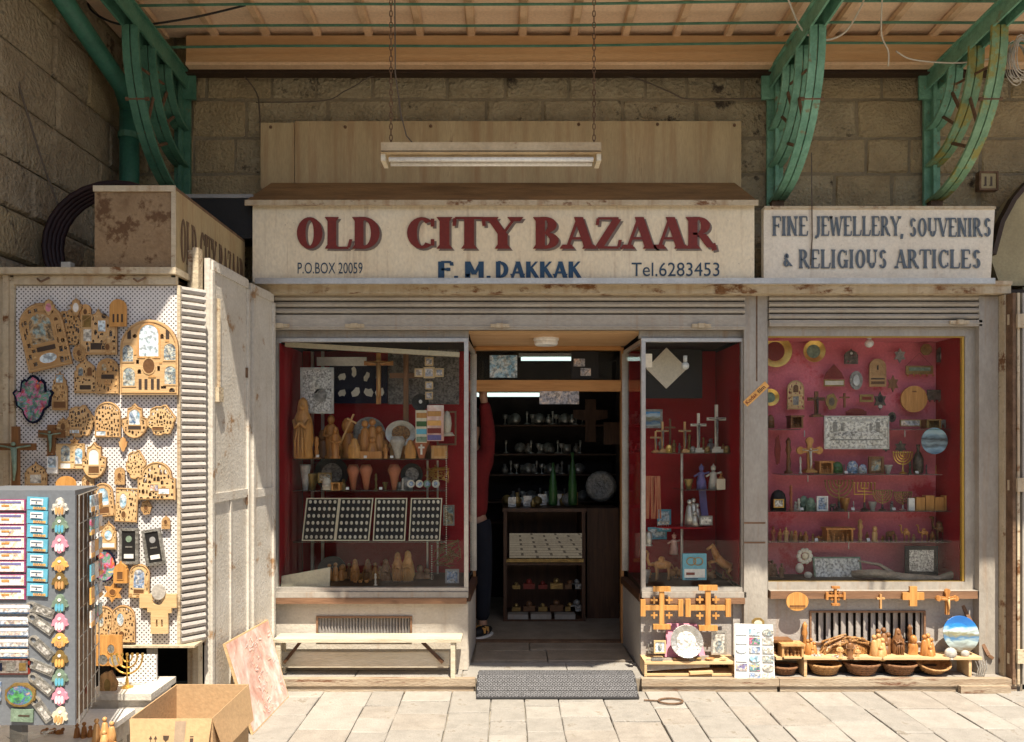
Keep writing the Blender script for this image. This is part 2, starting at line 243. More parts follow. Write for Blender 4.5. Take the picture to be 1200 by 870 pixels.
# ------------------------------------------------------------------ mesh builder
def ell(cx, cz, rx, rz, n=18, a0=0, a1=2*PI):
    return [(cx+rx*math.cos(a0+(a1-a0)*i/n), cz+rz*math.sin(a0+(a1-a0)*i/n)) for i in range(n)]
def rec(cx, cz, w, h): return [(cx-w/2, cz-h/2), (cx+w/2, cz-h/2), (cx+w/2, cz+h/2), (cx-w/2, cz+h/2)]
def arch(cx, cz, w, h, n=10):
    r = w/2; rz = min(r, h*.6); t = cz+h/2-rz
    return [(cx-w/2, cz-h/2), (cx+w/2, cz-h/2)] + [(cx+r*math.cos(PI*i/n), t+rz*math.sin(PI*i/n)) for i in range(n+1)]
class MB:
    def __init__(s): s.v = []; s.f = []; s.mi = []; s.c = 0; s.M = None
    def add(s, vs, fs):
        o = len(s.v)
        for p in vs:
            p = Vector(p)
            if s.M is not None: p = s.M @ p
            s.v.append(p)
        for f in fs: s.f.append([o+i for i in f]); s.mi.append(s.c)
        return s
    def box(s, x0, x1, y0, y1, z0, z1):
        if x0 > x1: x0, x1 = x1, x0
        if y0 > y1: y0, y1 = y1, y0
        if z0 > z1: z0, z1 = z1, z0
        return s.add([(x0,y0,z0),(x1,y0,z0),(x1,y1,z0),(x0,y1,z0),(x0,y0,z1),(x1,y0,z1),(x1,y1,z1),(x0,y1,z1)],
                     [(0,3,2,1),(4,5,6,7),(0,1,5,4),(1,2,6,5),(2,3,7,6),(3,0,4,7)])
    def bar(s, a, b, w, d, up=(0,-1,0)):
        """square bar from a to b; w across, d along up"""
        a, b = Vector(a), Vector(b); t = (b-a).normalized(); u = Vector(up); u = (u-t*u.dot(t)).normalized(); r = t.cross(u)
        vs = [p+r*i*w/2+u*j*d/2 for p in (a, b) for i, j in ((-1,-1),(1,-1),(1,1),(-1,1))]
        return s.add(vs, [(0,1,2,3),(7,6,5,4),(0,4,5,1),(1,5,6,2),(2,6,7,3),(3,7,4,0)])
    def strip(s, pts, w, d, side=(1,0,0)):
        """flat bar following pts; width w along side, thickness d"""
        sd = Vector(side).normalized(); pts = [Vector(p) for p in pts]; vs = []; n = len(pts)
        for i, p in enumerate(pts):
            t = (pts[min(i+1,n-1)]-pts[max(i-1,0)]).normalized(); nn = t.cross(sd).normalized()
            vs += [p-sd*w/2-nn*d/2, p+sd*w/2-nn*d/2, p+sd*w/2+nn*d/2, p-sd*w/2+nn*d/2]
        fs = [(3,2,1,0), tuple(4*(n-1)+k for k in range(4))]
        for i in range(n-1):
            for k in range(4): fs.append((4*i+k, 4*i+(k+1)%4, 4*i+4+(k+1)%4, 4*i+4+k))
        return s.add(vs, fs)
    def tube(s, pts, r, n=8, close=False):
        pts = [Vector(p) for p in pts]; m = len(pts); vs = []; rr = r if isinstance(r, (list, tuple)) else [r]*m
        pu = None
        for i, p in enumerate(pts):
            if close: t = (pts[(i+1) % m]-pts[i-1]).normalized()
            else: t = (pts[min(i+1,m-1)]-pts[max(i-1,0)]).normalized()
            if pu is None:
                pu = Vector((0,0,1)) if abs(t.z) < .9 else Vector((1,0,0))
            u = (pu-t*pu.dot(t)).normalized(); pu = u; q = t.cross(u)
            for k in range(n): a = 2*PI*k/n; vs.append(p+(u*math.cos(a)+q*math.sin(a))*rr[i])
        fs = []
        for i in range(m if close else m-1):
            j = (i+1) % m
            for k in range(n): fs.append((n*i+k, n*i+(k+1)%n, n*j+(k+1)%n, n*j+k))
        if not close: fs += [tuple(range(n))[::-1], tuple(n*(m-1)+k for k in range(n))]
        return s.add(vs, fs)
    def lathe(s, prof, c=(0,0,0), n=14, sx=1, sy=1, axis='z', wob=0):
        c = Vector(c); vs = []; m = len(prof)
        for r, h in prof:
            for k in range(n):
                a = 2*PI*k/n; q = r*(1+wob*R.uniform(-1, 1)) 
                x, y = q*sx*math.cos(a), q*sy*math.sin(a)
                vs.append(c+(Vector((x, y, h)) if axis == 'z' else Vector((x, -h, y))))
        fs = []
        for i in range(m-1):
            for k in range(n): fs.append((n*i+k, n*i+(k+1)%n, n*i+n+(k+1)%n, n*i+n+k))
        fs += [tuple(range(n))[::-1], tuple(n*(m-1)+k for k in range(n))]
        return s.add(vs, fs)
    def ball(s, c, rx, ry=None, rz=None, n=10, m=6):
        ry = rx if ry is None else ry; rz = rx if rz is None else rz; c = Vector(c); vs = [c+Vector((0,0,-rz))]
        for i in range(1, m):
            b = -PI/2+PI*i/m
            for k in range(n): a = 2*PI*k/n; vs.append(c+Vector((rx*math.cos(b)*math.cos(a), ry*math.cos(b)*math.sin(a), rz*math.sin(b))))
        vs.append(c+Vector((0,0,rz))); fs = []
        for k in range(n):
            fs.append((0, 1+(k+1)%n, 1+k)); fs.append((len(vs)-1, len(vs)-1-n+k, len(vs)-1-n+(k+1)%n))
            for i in range(m-2): o = 1+i*n; fs.append((o+k, o+(k+1)%n, o+n+(k+1)%n, o+n+k))
        return s.add(vs, fs)
    def plate(s, outer, y0, y1, holes=(), side=None):
        """polygon in XZ with holes, from y0 (front, toward -Y) to y1 (back)"""
        loops = [outer]+list(holes); flat_ = [p for l in loops for p in l]
        tri = tessellate_polygon([[Vector((p[0], p[1], 0)) for p in l] for l in loops]); n = len(flat_)
        vs = [(p[0], y0, p[1]) for p in flat_]+[(p[0], y1, p[1]) for p in flat_]
        fs = [tuple(t) for t in tri]+[tuple(n+i for i in reversed(t)) for t in tri]; o = 0; nf = len(fs)
        for l in loops:
            m = len(l)
            for i in range(m): fs.append((o+i, o+(i+1)%m, n+o+(i+1)%m, n+o+i))
            o += m
        if side is None: return s.add(vs, fs)
        c = s.c; s.add(vs, fs[:nf]); k0 = len(s.v)-len(vs)
        for f in fs[nf:]: s.f.append([k0+i for i in f]); s.mi.append(side)
        return s
    def build(s, name, mat, parent=None, loc=None, smooth=False, kind=None):
        me = bpy.data.meshes.new(name); me.from_pydata([tuple(p) for p in s.v], [], s.f)
        for mm in (mat if isinstance(mat, (list, tuple)) else [mat]): me.materials.append(MATS[mm])
        me.polygons.foreach_set('material_index', s.mi)
        if smooth: me.polygons.foreach_set('use_smooth', [True]*len(me.polygons))
        me.validate(); me.update()
        import bmesh
        b = bmesh.new(); b.from_mesh(me); bmesh.ops.recalc_face_normals(b, faces=b.faces); b.to_mesh(me); b.free()
        o = bpy.data.objects.new(name, me); COL.objects.link(o)
        if parent: o.parent = parent
        if loc is not None: o.location = loc
        if kind: o['kind'] = kind
        return o
def tag(o, label, cat, group=None):
    o['label'] = label; o['category'] = cat
    if group: o['group'] = group
    return o
def thing(name, label, cat, loc=(0,0,0), group=None, rz=0):
    o = bpy.data.objects.new(name, None); o.empty_display_size = .05; COL.objects.link(o); o.location = loc; o.rotation_euler = (0,0,rz)
    return tag(o, label, cat, group)
def inst(o, parent=None, loc=None, rot=None):
    c = o.copy(); COL.objects.link(c)
    if parent is not None: c.parent = parent
    if loc is not None: c.location = loc
    if rot is not None: c.rotation_euler = rot
    return c
def copy_tree(o, loc, label, rz=None):
    r = o.copy(); COL.objects.link(r); r.location = loc; r['label'] = label
    if rz is not None: r.rotation_euler.z = rz
    for ch in list(o.children):
        c = ch.copy(); COL.objects.link(c); c.parent = r
        for g in list(ch.children): d = g.copy(); COL.objects.link(d); d.parent = c
    return r
def simple(name, mb, mat, label, cat, loc, group=None, smooth=False, rot=None):
    o = mb.build(name, mat, None, loc, smooth); tag(o, label, cat, group)
    if rot: o.rotation_euler = rot
    return o

# ------------------------------------------------------------------ lettering (own serif strokes and plain strokes)
def glyph(ch):
    T, t = 'T', 't'; L = []
    def st(x, y0=0, y1=1, sb=1, se=1):
        L.append(('l', [(x,y0),(x,y1)], T))
        if sb: L.append(('s', x, y0))
        if se: L.append(('s', x, y1))
    A = lambda cx, cy, rx, ry, a0, a1: L.append(('a', cx, cy, rx, ry, a0, a1))
    l = lambda p, w: L.append(('l', p, w))
    w = .7
    if ch == 'O': A(.4,.5,.33,.5,0,360); w = .8
    elif ch == 'C': A(.42,.5,.34,.5,48,312); l([(.66,.7),(.66,.95)],t); l([(.66,.3),(.66,.1)],t); w = .76
    elif ch == 'G': A(.42,.5,.34,.5,48,320); l([(.66,.7),(.66,.95)],t); l([(.66,.03),(.66,.42)],T); l([(.5,.42),(.8,.42)],t); w = .84
    elif ch == 'L': st(.17); l([(.17,.03),(.6,.03),(.66,.3)],t); w = .7
    elif ch == 'D': st(.17); A(.3,.5,.4,.5,-90,90); l([(.17,.97),(.32,.97)],t); l([(.17,.03),(.32,.03)],t); w = .8
    elif ch == 'I': st(.17); w = .36
    elif ch == 'T': st(.37,0,1,1,0); l([(.03,.72),(.05,.97),(.69,.97),(.71,.72)],t); w = .76
    elif ch == 'Y': st(.37,0,.48,1,0); l([(.1,1),(.37,.45)],T); l([(.66,1),(.37,.45)],t); L.append(('s',.1,1)); L.append(('s',.66,1)); w = .76
    elif ch == 'V': l([(.1,1),(.38,0)],T); l([(.66,1),(.38,0)],t); L.append(('s',.1,1)); L.append(('s',.66,1)); w = .74
    elif ch == 'W':
        l([(.08,1),(.28,0)],T); l([(.48,.95),(.28,0)],t); l([(.48,.95),(.68,0)],T); l([(.9,1),(.68,0)],t); L.append(('s',.08,1)); L.append(('s',.9,1)); w = 1.0
    elif ch == 'B': st(.17); A(.3,.75,.27,.25,-90,90); A(.3,.26,.32,.26,-90,90); [l([(.17,y),(.32,y)],t) for y in (.97,.5,.03)]; w = .72
    elif ch == 'R': st(.17); A(.32,.73,.27,.27,-90,90); [l([(.17,y),(.34,y)],t) for y in (.97,.47)]; l([(.38,.47),(.62,.04),(.74,.08)],T); w = .78
    elif ch == 'A': l([(.1,0),(.38,1)],t); l([(.38,1),(.64,0)],T); l([(.2,.33),(.55,.33)],t); L.append(('s',.1,0)); L.append(('s',.65,0)); w = .76
    elif ch == 'Z': l([(.08,.75),(.1,.96),(.6,.96)],t); l([(.56,.93),(.13,.06)],T); l([(.08,.04),(.6,.04),(.64,.28)],t); w = .72
    elif ch == 'F': st(.17); l([(.17,.97),(.56,.97),(.58,.75)],t); l([(.17,.52),(.45,.52)],t); l([(.45,.62),(.45,.42)],t); w = .62
    elif ch == 'E': st(.17); l([(.17,.97),(.56,.97),(.58,.75)],t); l([(.17,.52),(.45,.52)],t); l([(.17,.03),(.58,.03),(.62,.25)],t); w = .68
    elif ch == 'N': st(.14,0,1,1,1); l([(.14,1),(.6,0)],T); l([(.6,0),(.6,1)],t); L.append(('s',.6,1)); w = .76
    elif ch == 'J': l([(.3,1),(.3,.12),(.2,-.08),(.04,-.04)],T); L.append(('s',.3,1)); w = .46
    elif ch == 'U': l([(.14,1),(.14,.3)],T); A(.37,.3,.23,.3,180,360); l([(.6,.3),(.6,1)],t); L.append(('s',.14,1)); L.append(('s',.6,1)); w = .76
    elif ch == 'S': A(.34,.74,.23,.25,20,250); A(.32,.27,.25,.27,-160,88); w = .62
    elif ch == 'M': l([(.12,0),(.12,1)],t if False else T); l([(.12,1),(.42,.2)],T); l([(.42,.2),(.72,1)],t); l([(.72,1),(.72,0)],T); [L.append(('s',q,0)) for q in (.12,.72)]; w = .9
    elif ch == 'K': st(.17); l([(.17,.42),(.6,1)],t); l([(.3,.6),(.62,0)],T); w = .72
    elif ch == '&': A(.3,.76,.15,.2,-60,240); l([(.2,.62),(.62,.03)],T); A(.3,.25,.22,.25,100,350); w = .74
    elif ch == ',': l([(.1,.1),(.05,-.15)],T); w = .25
    elif ch == '.': l([(.08,0),(.08,.12)],T); w = .24
    else: w = .38
    return L, w
def serif_text(mb, txt, h, width, y, T=.17, t=.06, ser=.13):
    """letters on plane y facing -Y, from (0,0) up to height h, squeezed to width"""
    tot = sum(glyph(c)[1] for c in txt)-.06; sx = width/tot; cur = 0; n = 0
    for c in txt:
        L, w = glyph(c); P = lambda x, z: ((cur+x)*sx, z*h)
        rx = sx
        for q in L:
            n += 1; yy = y-.0002*(n % 7)
            if q[0] == 'l':
                wd = (T if q[2] == 'T' else t); pts = [P(*p) for p in q[1]]
                for a, b in zip(pts, pts[1:]):
                    n += 1; yy = y-.0002*(n % 7); dx, dz = b[0]-a[0], b[1]-a[1]; ln = math.hypot(dx, dz) or 1
                    vert = abs(dz)/ln; hw = wd*(rx*vert+h*.9*(1-vert))/2
                    if vert > .55: off = (hw, 0)
                    else: off = (-dz/ln*hw, dx/ln*hw)
                    mb.plate([(a[0]-off[0],a[1]-off[1]),(a[0]+off[0],a[1]+off[1]),(b[0]+off[0],b[1]+off[1]),(b[0]-off[0],b[1]-off[1])], yy, y+.001)
            elif q[0] == 's':
                x, z = P(q[1], q[2]); s_ = (T/2+ser)*rx; d = t*h*.9*(1 if q[2] < .5 else -1)
                mb.plate([(x-s_, z), (x+s_, z), (x+T*rx/2, z+d*1.8), (x-T*rx/2, z+d*1.8)] if d > 0 else [(x-s_, z), (x-T*rx/2, z+d*1.8), (x+T*rx/2, z+d*1.8), (x+s_, z)], yy, y+.001)
            else:
                _, cx, cy, ax, ay, a0, a1 = q; N = max(6, int(abs(a1-a0)/14)); out = []; inn = []
                for i in range(N+1):
                    a = math.radians(a0+(a1-a0)*i/N); th = t+(T-t)*math.cos(a)**2
                    out.append(P(cx+ax*math.cos(a), cy+ay*math.sin(a))); r = 1
                    inn.append(P(cx+(ax-T)*math.cos(a)*1.0, cy+(ay-t*1.2)*math.sin(a)))
                for i in range(N): mb.plate([out[i], out[i+1], inn[i+1], inn[i]], yy, y+.001)
        cur += w
def sans(parent, name, txt, x, z, y, h, width, mat, bold=0.0, rot=0, label=None):
    cu = bpy.data.curves.new(name, 'FONT'); cu.body = txt; cu.size = 1; cu.extrude = .0; cu.offset = bold; cu.resolution_u = 3
    to = bpy.data.objects.new(name+'_tmp', cu); COL.objects.link(to); bpy.context.view_layer.update()
    dg = bpy.context.evaluated_depsgraph_get(); me = bpy.data.meshes.new_from_object(to.evaluated_get(dg)); bpy.data.objects.remove(to)
    xs = [v.co.x for v in me.vertices]; ys = [v.co.y for v in me.vertices]; x0, x1, y0, y1 = min(xs), max(xs), min(ys), max(ys)
    for v in me.vertices:
        a, b = (v.co.x-x0)/(x1-x0)*width, (v.co.y-y0)/(y1-y0)*h
        v.co = Vector((a, 0, b))
    me.materials.append(MATS[mat]); o = bpy.data.objects.new(name, me); COL.objects.link(o); o.parent = parent; o.location = (x, y, z); o.rotation_euler = (0, rot, 0)
    me.update()
    return o
ORD = ['topmost', 'second from the top', 'third from the top', 'fourth from the top', 'fifth from the top', 'sixth from the top', 'seventh from the top', 'eighth from the top']
# ================================================================== SETTING
# ground sheet and paving
g = MB(); g.box(-40, 40, -40, .0, -.25, -.02); ground = g.build('ground', 'joint', kind='structure')
def slab(x0, x1, y0, y1, z, skew=0):
    m = MB(); b = .004; j = lambda: R.uniform(-.003, .003)
    g_ = R.uniform(.0015, .004); x0 += g_; x1 -= g_; y0 += g_; y1 -= g_; dz = R.uniform(-.003, .002)
    lo = [(x0,y0,z-.03),(x1,y0,z-.03),(x1,y1,z-.03),(x0,y1,z-.03)]
    mid = [(x0+j(),y0+j(),z-b+dz),(x1+j(),y0+j(),z-b+dz),(x1+j(),y1+j(),z-b+dz),(x0+j(),y1+j(),z-b+dz)]
    tp = [(x0+b,y0+b,z+dz+j()*.5),(x1-b,y0+b,z+dz+j()*.5),(x1-b,y1-b,z+dz+j()*.5),(x0+b,y1-b,z+dz+j()*.5)]
    m.add(lo+mid+tp, [(8,9,10,11)]+[(k,(k+1)%4,4+(k+1)%4,4+k) for k in range(4)]+[(4+k,4+(k+1)%4,8+(k+1)%4,8+k) for k in range(4)])
    return m
x = -3.2; xs = [x]
while x < 3.9: x += R.choice((.21, .25, .27, .285, .31)); xs.append(x)
for a, b in zip(xs, xs[1:]):
    y = -.1-R.choice((.0, .12, .2, .28, .33)); yy = [-.1, y] if y < -.12 else [-.1]
    while yy[-1] > -1.5: yy.append(yy[-1]-R.choice((.22, .27, .33, .4)))
    for c, d in zip(yy, yy[1:]):
        slab(a, b, d, c, 0).build('paving_stone', R.choice(('paving', 'paving', 'paving_light', 'paving_warm')), ground)
# the street beyond the lens' view goes on as a sheet of the same slabs
g = MB(); g.box(-14, 14, -9.45, yy[-1] if False else -2.02, -.02, -.001); far = g.build('street_paving', 'paving', ground)
m, t, b = _nodes('paving_far'); br = _n(t, 'ShaderNodeTexBrick', i_Scale=1.0); ge = _n(t, 'ShaderNodeNewGeometry')
br.inputs['Color1'].default_value = (.36,.33,.28,1); br.inputs['Color2'].default_value = (.31,.28,.24,1); br.inputs['Mortar'].default_value = (.07,.06,.05,1)
br.inputs['Mortar Size'].default_value = .02; br.inputs['Brick Width'].default_value = .42; br.inputs['Row Height'].default_value = .28
t.links.new(ge.outputs['Position'], br.inputs['Vector']); t.links.new(br.outputs[0], b.inputs['Base Color']); b.inputs['Roughness'].default_value = .8
far.data.materials[0] = m
g = MB(); g.box(-3.2, 3.9, -2.03, -1.45, -.02, -.006); g.build('street_bedding', 'paving', ground)
# step platform along the shop front
g = MB(); g.box(-1.5, 3.35, -.062, .84, -.02, .066); step = tag(g.build('step', 'floor_tile'), 'x', 'x'); del step['label'], step['category']; step['kind'] = 'structure'
x = -1.5
while x < 3.3:
    x2 = min(x+R.choice((.5, .62, .7)), 3.35); m = slab(x, x2, -.058, .3, .078); m.build('step_stone', R.choice(('paving', 'paving_warm')), step); x = x2
for a, b, y0, y1 in ((-.24,.28,.305,.56),(.28,.87,.305,.6),(-.24,.16,.56,.8),(.16,.87,.6,.8)): slab(a, b, y0, y1, .09).build('floor_stone', 'floor_tile', step)
for a, b in ((-1.48, -.21), (.86, 1.75), (1.75, 3.3)):
    m = MB(); m.box(a+.004, b, -.112, -.064, .035, .082); m.box(a+.01, b-.01, -.1, -.066, -.012, .034); m.build('edge_board', 'step_wood', step)
m = MB(); m.box(2.9, 3.22, -.15, -.114, .0, .045); m.build('loose_board', 'step_wood', step)

# stone walls built block by block
def block(w, h, p, mat, parent, loc, rz=0):
    m = MB(); j = lambda q=.006: R.uniform(-q, q); nx, nz = 6, 5; us = (0, .035, .34, .66, .965, 1); ws = (0, .06, .5, .94, 1); vs = []; q = R.uniform(0, .014)
    for a in range(nz):
        for b in range(nx):
            e = a in (0, nz-1) or b in (0, nx-1)
            vs.append((-w/2+w*us[b]+(0 if e else j(.006)), -p+(.002 if e else -q*.6-.003-R.uniform(0, .011)), -h/2+h*ws[a]+(0 if e else j(.005))))
    r0 = [(-w/2,.02,-h/2),(w/2,.02,-h/2),(w/2,.02,h/2),(-w/2,.02,h/2)]
    fs = [(a*nx+b, a*nx+b+1, (a+1)*nx+b+1, (a+1)*nx+b) for a in range(nz-1) for b in range(nx-1)]; n = len(vs); c = [0, nx-1, nx*nz-1, nx*(nz-1)]
    fs += [(c[k], c[(k+1)%4], n+(k+1)%4, n+k) for k in range(4)]
    m.add(vs+r0, fs); o = m.build('stone_block', mat, parent, loc); o.rotation_euler = (0, 0, rz); return o
YB = .27
bw = thing('stone_wall', 'weathered limestone block wall above the shop signs under the canopy', 'wall', (0, YB, 0))
m = MB(); m.box(-2.75, 6.5, .026, .3, 2.55, 4.75); m.build('mortar_bed', 'mortar', bw)
z = 4.75; hs = (.27, .25, .235, .27, .25, .24, .26, .24, .25)
for i, h in enumerate(hs):
    z2 = z-h; x = -2.7-R.uniform(0, .2)
    while x < 6.4:
        wd = R.uniform(.36, .62) if i % 2 else R.uniform(.28, .6)
        mt = 'stone_block_tan' if x < -1.9 or (x > 1.7 and R.random() < .65) else 'stone_block_dark'
        if x+wd > -2.69: block(wd-.008, h-.008, .0, mt, bw, (x+wd/2, .03, (z+z2)/2))
        x += wd
    z = z2
    if z < 2.6: break
LW = -2.69
lw = thing('stone_wall', 'tall limestone block side wall at the far left beside the pegboard stall', 'wall', (LW, 0, 0))
m = MB(); m.box(-.4, -.061, -3.2, .3, 0, 6); m.build('mortar_bed', 'mortar', lw)
z = 5.3; i = 0
while z > 0:
    h = R.choice((.27, .3, .33)); y = -3.2-R.uniform(0, .3) if i % 2 else -3.2
    while y < .28:
        wd = min(R.uniform(.38, .7), .3-y)
        if wd > .08: block(wd-.008, h-.008, .035, R.choice(('stone_block', 'stone_block', 'stone_block_tan')), lw, (-.04, y+wd/2, z-h/2), PI/2)
        y += wd
    z -= h; i += 1
# facing side of the alley, behind the camera: closes the street and throws the light back
ow = MB(); ow.box(-14, 14, -9.9, -9.5, -.02, 3.6); o = ow.build('facing_wall', 'facing_stone'); tag(o, 'plain limestone wall along the far side of the alley, behind the viewer', 'wall')

for dx_, lb in ((-3.6, 'left'), (.9, 'middle'), (4.9, 'right')):
    t = thing('facing_door', f'dark shuttered doorway on the {lb} of the facing wall, behind the viewer', 'door', (dx_, -9.48, 0)); m = MB(); m.box(-.75, .75, -.01, .06, 0, 2.6); m.build('door_leaf', 'dark_wood', t)
    m = MB(); m.box(-.85, -.755, -.01, .1, 0, 2.7); m.box(.755, .85, -.01, .1, 0, 2.7); m.box(-.754, .754, -.01, .1, 2.61, 2.7); m.build('door_frame', 'cream', t)
# ---------------------------------------------------------------- canopy
cn = thing('canopy', 'peach coloured sheet canopy with narrow ribs over the shop front', 'canopy', (0, 0, 4.36))
def roofz(y): return .02-(y-.1)*.03
edges = []; x = -2.69; pitch = .345
def front(x):  # unseen front edge, its steps shaped to place the canopy shadow on the facade
    if x > 1.45: return -1.8
    if x > .2: return -2.0
    if x > -.9: return -1.93
    return -1.76
x = -2.66
while x < 4.5:
    x2 = x+pitch; a, b = front(x+.001), front(x2-.001)
    m = MB(); y1 = .2
    for (zo0, zo1) in ((0, .012),):
        m.add([(x+.006,a,roofz(a)),(x2-.006,b,roofz(b)),(x2-.006,y1,roofz(y1)),(x+.006,y1,roofz(y1)),
               (x+.006,a,roofz(a)+.02),(x2-.006,b,roofz(b)+.02),(x2-.006,y1,roofz(y1)+.02),(x+.006,y1,roofz(y1)+.02)],
              [(0,3,2,1),(4,5,6,7),(0,1,5,4),(1,2,6,5),(2,3,7,6),(3,0,4,7)])
    m.build('sheet', 'canopy_sheet', cn)
    m = MB(); m.add([(x2-.03,a,roofz(a)-.005),(x2+.03,b,roofz(b)-.005),(x2+.03,.1,-.0),(x2-.03,.1,-.0),(x2-.02,a,roofz(a)-.028),(x2+.02,b,roofz(b)-.028),(x2+.02,.1,-.026),(x2-.02,.1,-.026)],
                     [(3,2,1,0),(4,5,6,7),(0,1,5,4),(1,2,6,5),(2,3,7,6),(3,0,4,7)])
    m.box(x2-.026, x2+.026, .098, .14, -.024, .0)
    m.build('rib', 'canopy_rib', cn)
    x = x2
m = MB(); m.box(-2.68, 4.55, -1.76, .3, .1, .14); m.build('top_cover', 'rusty_iron', cn)
cq = [(-1.4,-1.781),(-1.45,-2.15),(-1.88,-2.62),(-2.3,-3.1),(-2.68,-3.1),(-2.68,-1.781)]  # unseen corner piece added, outline shaped to throw the diagonal shadow on the pegboard
m = MB(); m.add([(x_,y_,z_) for z_ in (.1,.14) for x_,y_ in cq], [(0,1,2,3,4,5),(11,10,9,8,7,6)]+[(k,(k+1)%6,6+(k+1)%6,6+k) for k in range(6)])
m.build('corner_shade_caster', 'rusty_iron', cn)
x = -2.1
m = MB(); m.box(-2.16, 4.5, .1, .16, -.2, -.02); m.build('fascia_board', 'fascia_wood', cn)
m = MB(); m.box(-2.16, 4.5, .09, .155, -.222, -.202); m.build('fascia_trim', 'canopy_rib', cn)
m = MB(); m.box(-2.6, 4.5, .17, .245, -.238, -.2); m.build('wall_plate', 'dark_brown', cn)
# thin green rods stretched below the canopy
for py, Y, lab in ((54, .02, 'thin green rod below the canopy nearest the stone wall'), (30, -.12, 'middle thin green rod stretched below the canopy'), (5, -.3, 'thin green rod below the canopy farthest from the wall')):
    m = MB(); z0 = Z(py, Y)+.0; pts = [(-2.3+i*.68, 0, .006*math.sin(i*1.3)+i*.004-.01) for i in range(11)]; m.tube(pts, .009, 6)
    simple('canopy_rod', m, 'green_paint', lab, 'rod', (0, Y, z0), 'green rods under the canopy')

# brackets ---------------------------------------------------------
def bracket(x, z, label, worn=0, arm_to=-1.7, s=1.0):
    mt = ('green_paint', 'green_bounce_lit', 'green_paint_worn')[worn]; mb_ = 'green_bounce_lit' if worn else 'green_paint'  # worn also picks the paler green that has bounce light in its colour
    t = thing('canopy_bracket', label, 'bracket', (x, YB-.01, z), 'green iron brackets carrying the canopy')
    Rs = (.3*s, .55*s, .8*s)
    m = MB(); m.box(-.055, .055, -.03, -.006, -.86*s, .12); m.box(-.012, .012, -.07, -.031, -.84*s, .1); m.build('wall_post', mb_, t)
    m = MB()
    for sx in (-.04, .04): m.bar((sx, -.03, .02), (sx, arm_to-YB, .13), .014, .1, up=(0, 0, 1))
    m.bar((0, -.04, .075), (0, arm_to-YB, .185), .13, .012, up=(0, 0, 1)); m.build('arm', mb_, t)
    m = MB(); m.box(-.1, .1, -.05, -.032, -.1, .1); m.build('wall_bracket_plate', mb_, t)
    for k, r in enumerate(Rs):
        m = MB(); n = 12
        for sx in (-.026, .026):
            pts = [(sx, -.03-r*math.sin(a)*.93, .0-r*math.cos(a)) for a in [PI/2*i/n*1.02 for i in range(n+1)]]
            m.strip(pts, .044, .02)
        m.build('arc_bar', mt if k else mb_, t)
    for k in range(2):
        for a in (28, 60):
            a = math.radians(a); r0, r1 = Rs[k], Rs[k+1]; da = .22*(1 if a < 1 else -1)
            m = MB(); m.tube([(0,-.03-r0*math.sin(a)*.93,-r0*math.cos(a)),(0,-.03-r1*math.sin(a+da)*.93,-r1*math.cos(a+da))], .011, 6)
            m.build('strut', 'rusty_iron', t)
    a = math.radians(62)
    m = MB(); m.tube([(-.07, -.03-.8*s*math.sin(a)*.93, -.8*s*math.cos(a)), (.07, -.03-.8*s*math.sin(a)*.93, -.8*s*math.cos(a))], .012, 6)
    m.tube([(0, -.06-.3*s*math.sin(a), -.12), (0, -.8*s*.9, -.18)], .009, 6); m.build('tie_rod', 'rusty_iron', t)
    m = MB(); m.box(-.04, .04, -.09, -.035, -.9*s, -.8*s); m.build('foot_clamp', 'rusty_iron', t)
bz = 4.06
bracket(-2.24, bz, 'dark green curved iron bracket in the left corner above the box sign')
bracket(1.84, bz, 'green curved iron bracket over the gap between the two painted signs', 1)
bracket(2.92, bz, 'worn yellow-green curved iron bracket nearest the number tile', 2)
# green pipe in left corner
t = thing('green_pipe', 'thick green pipe running down the left stone wall into the corner', 'pipe', (-2.55, .12, 2.6))
m = MB(); m.tube([(0,0,0),(0,0,1.28)], .062, 14); m.build('down_pipe', 'pipe_green', t, smooth=True)
m = MB(); m.tube([(0,.0,1.24),(0,-.1,1.36),(-.01,-1.9,1.86)], .058, 14); m.build('sloping_pipe', 'pipe_green', t, smooth=True)
for zz in (.5, 1.05): m = MB(); m.tube([(0,0,zz),(0,0,zz+.04)], .072, 12); m.build('collar', 'green_paint', t)

# ---------------------------------------------------------------- boards and signs
x0, x1 = X(306,.2), X(868,.2)
t = thing('wall_board', 'wide stained plywood board fixed to the wall above the main sign', 'board', (0, .2, Z(222,.2)))
m = MB(); m.box(x0, x0+.23, -.012, .02, 0, Z(145,.2)-Z(222,.2)); m.build('board_panel', 'wall_panel', t)
m = MB(); m.box(x0+.234, x1, -.012, .02, 0, Z(143,.2)-Z(222,.2)); m.build('board_panel', 'wall_panel', t)
for px, py in ((318,150),(405,150),(505,149),(678,147),(770,147),(860,148)):
    m = MB(); m.ball((X(px,.2), -.015, Z(py,.2)-t.location.z), .011); m.build('bolt', 'rusty_iron', t)
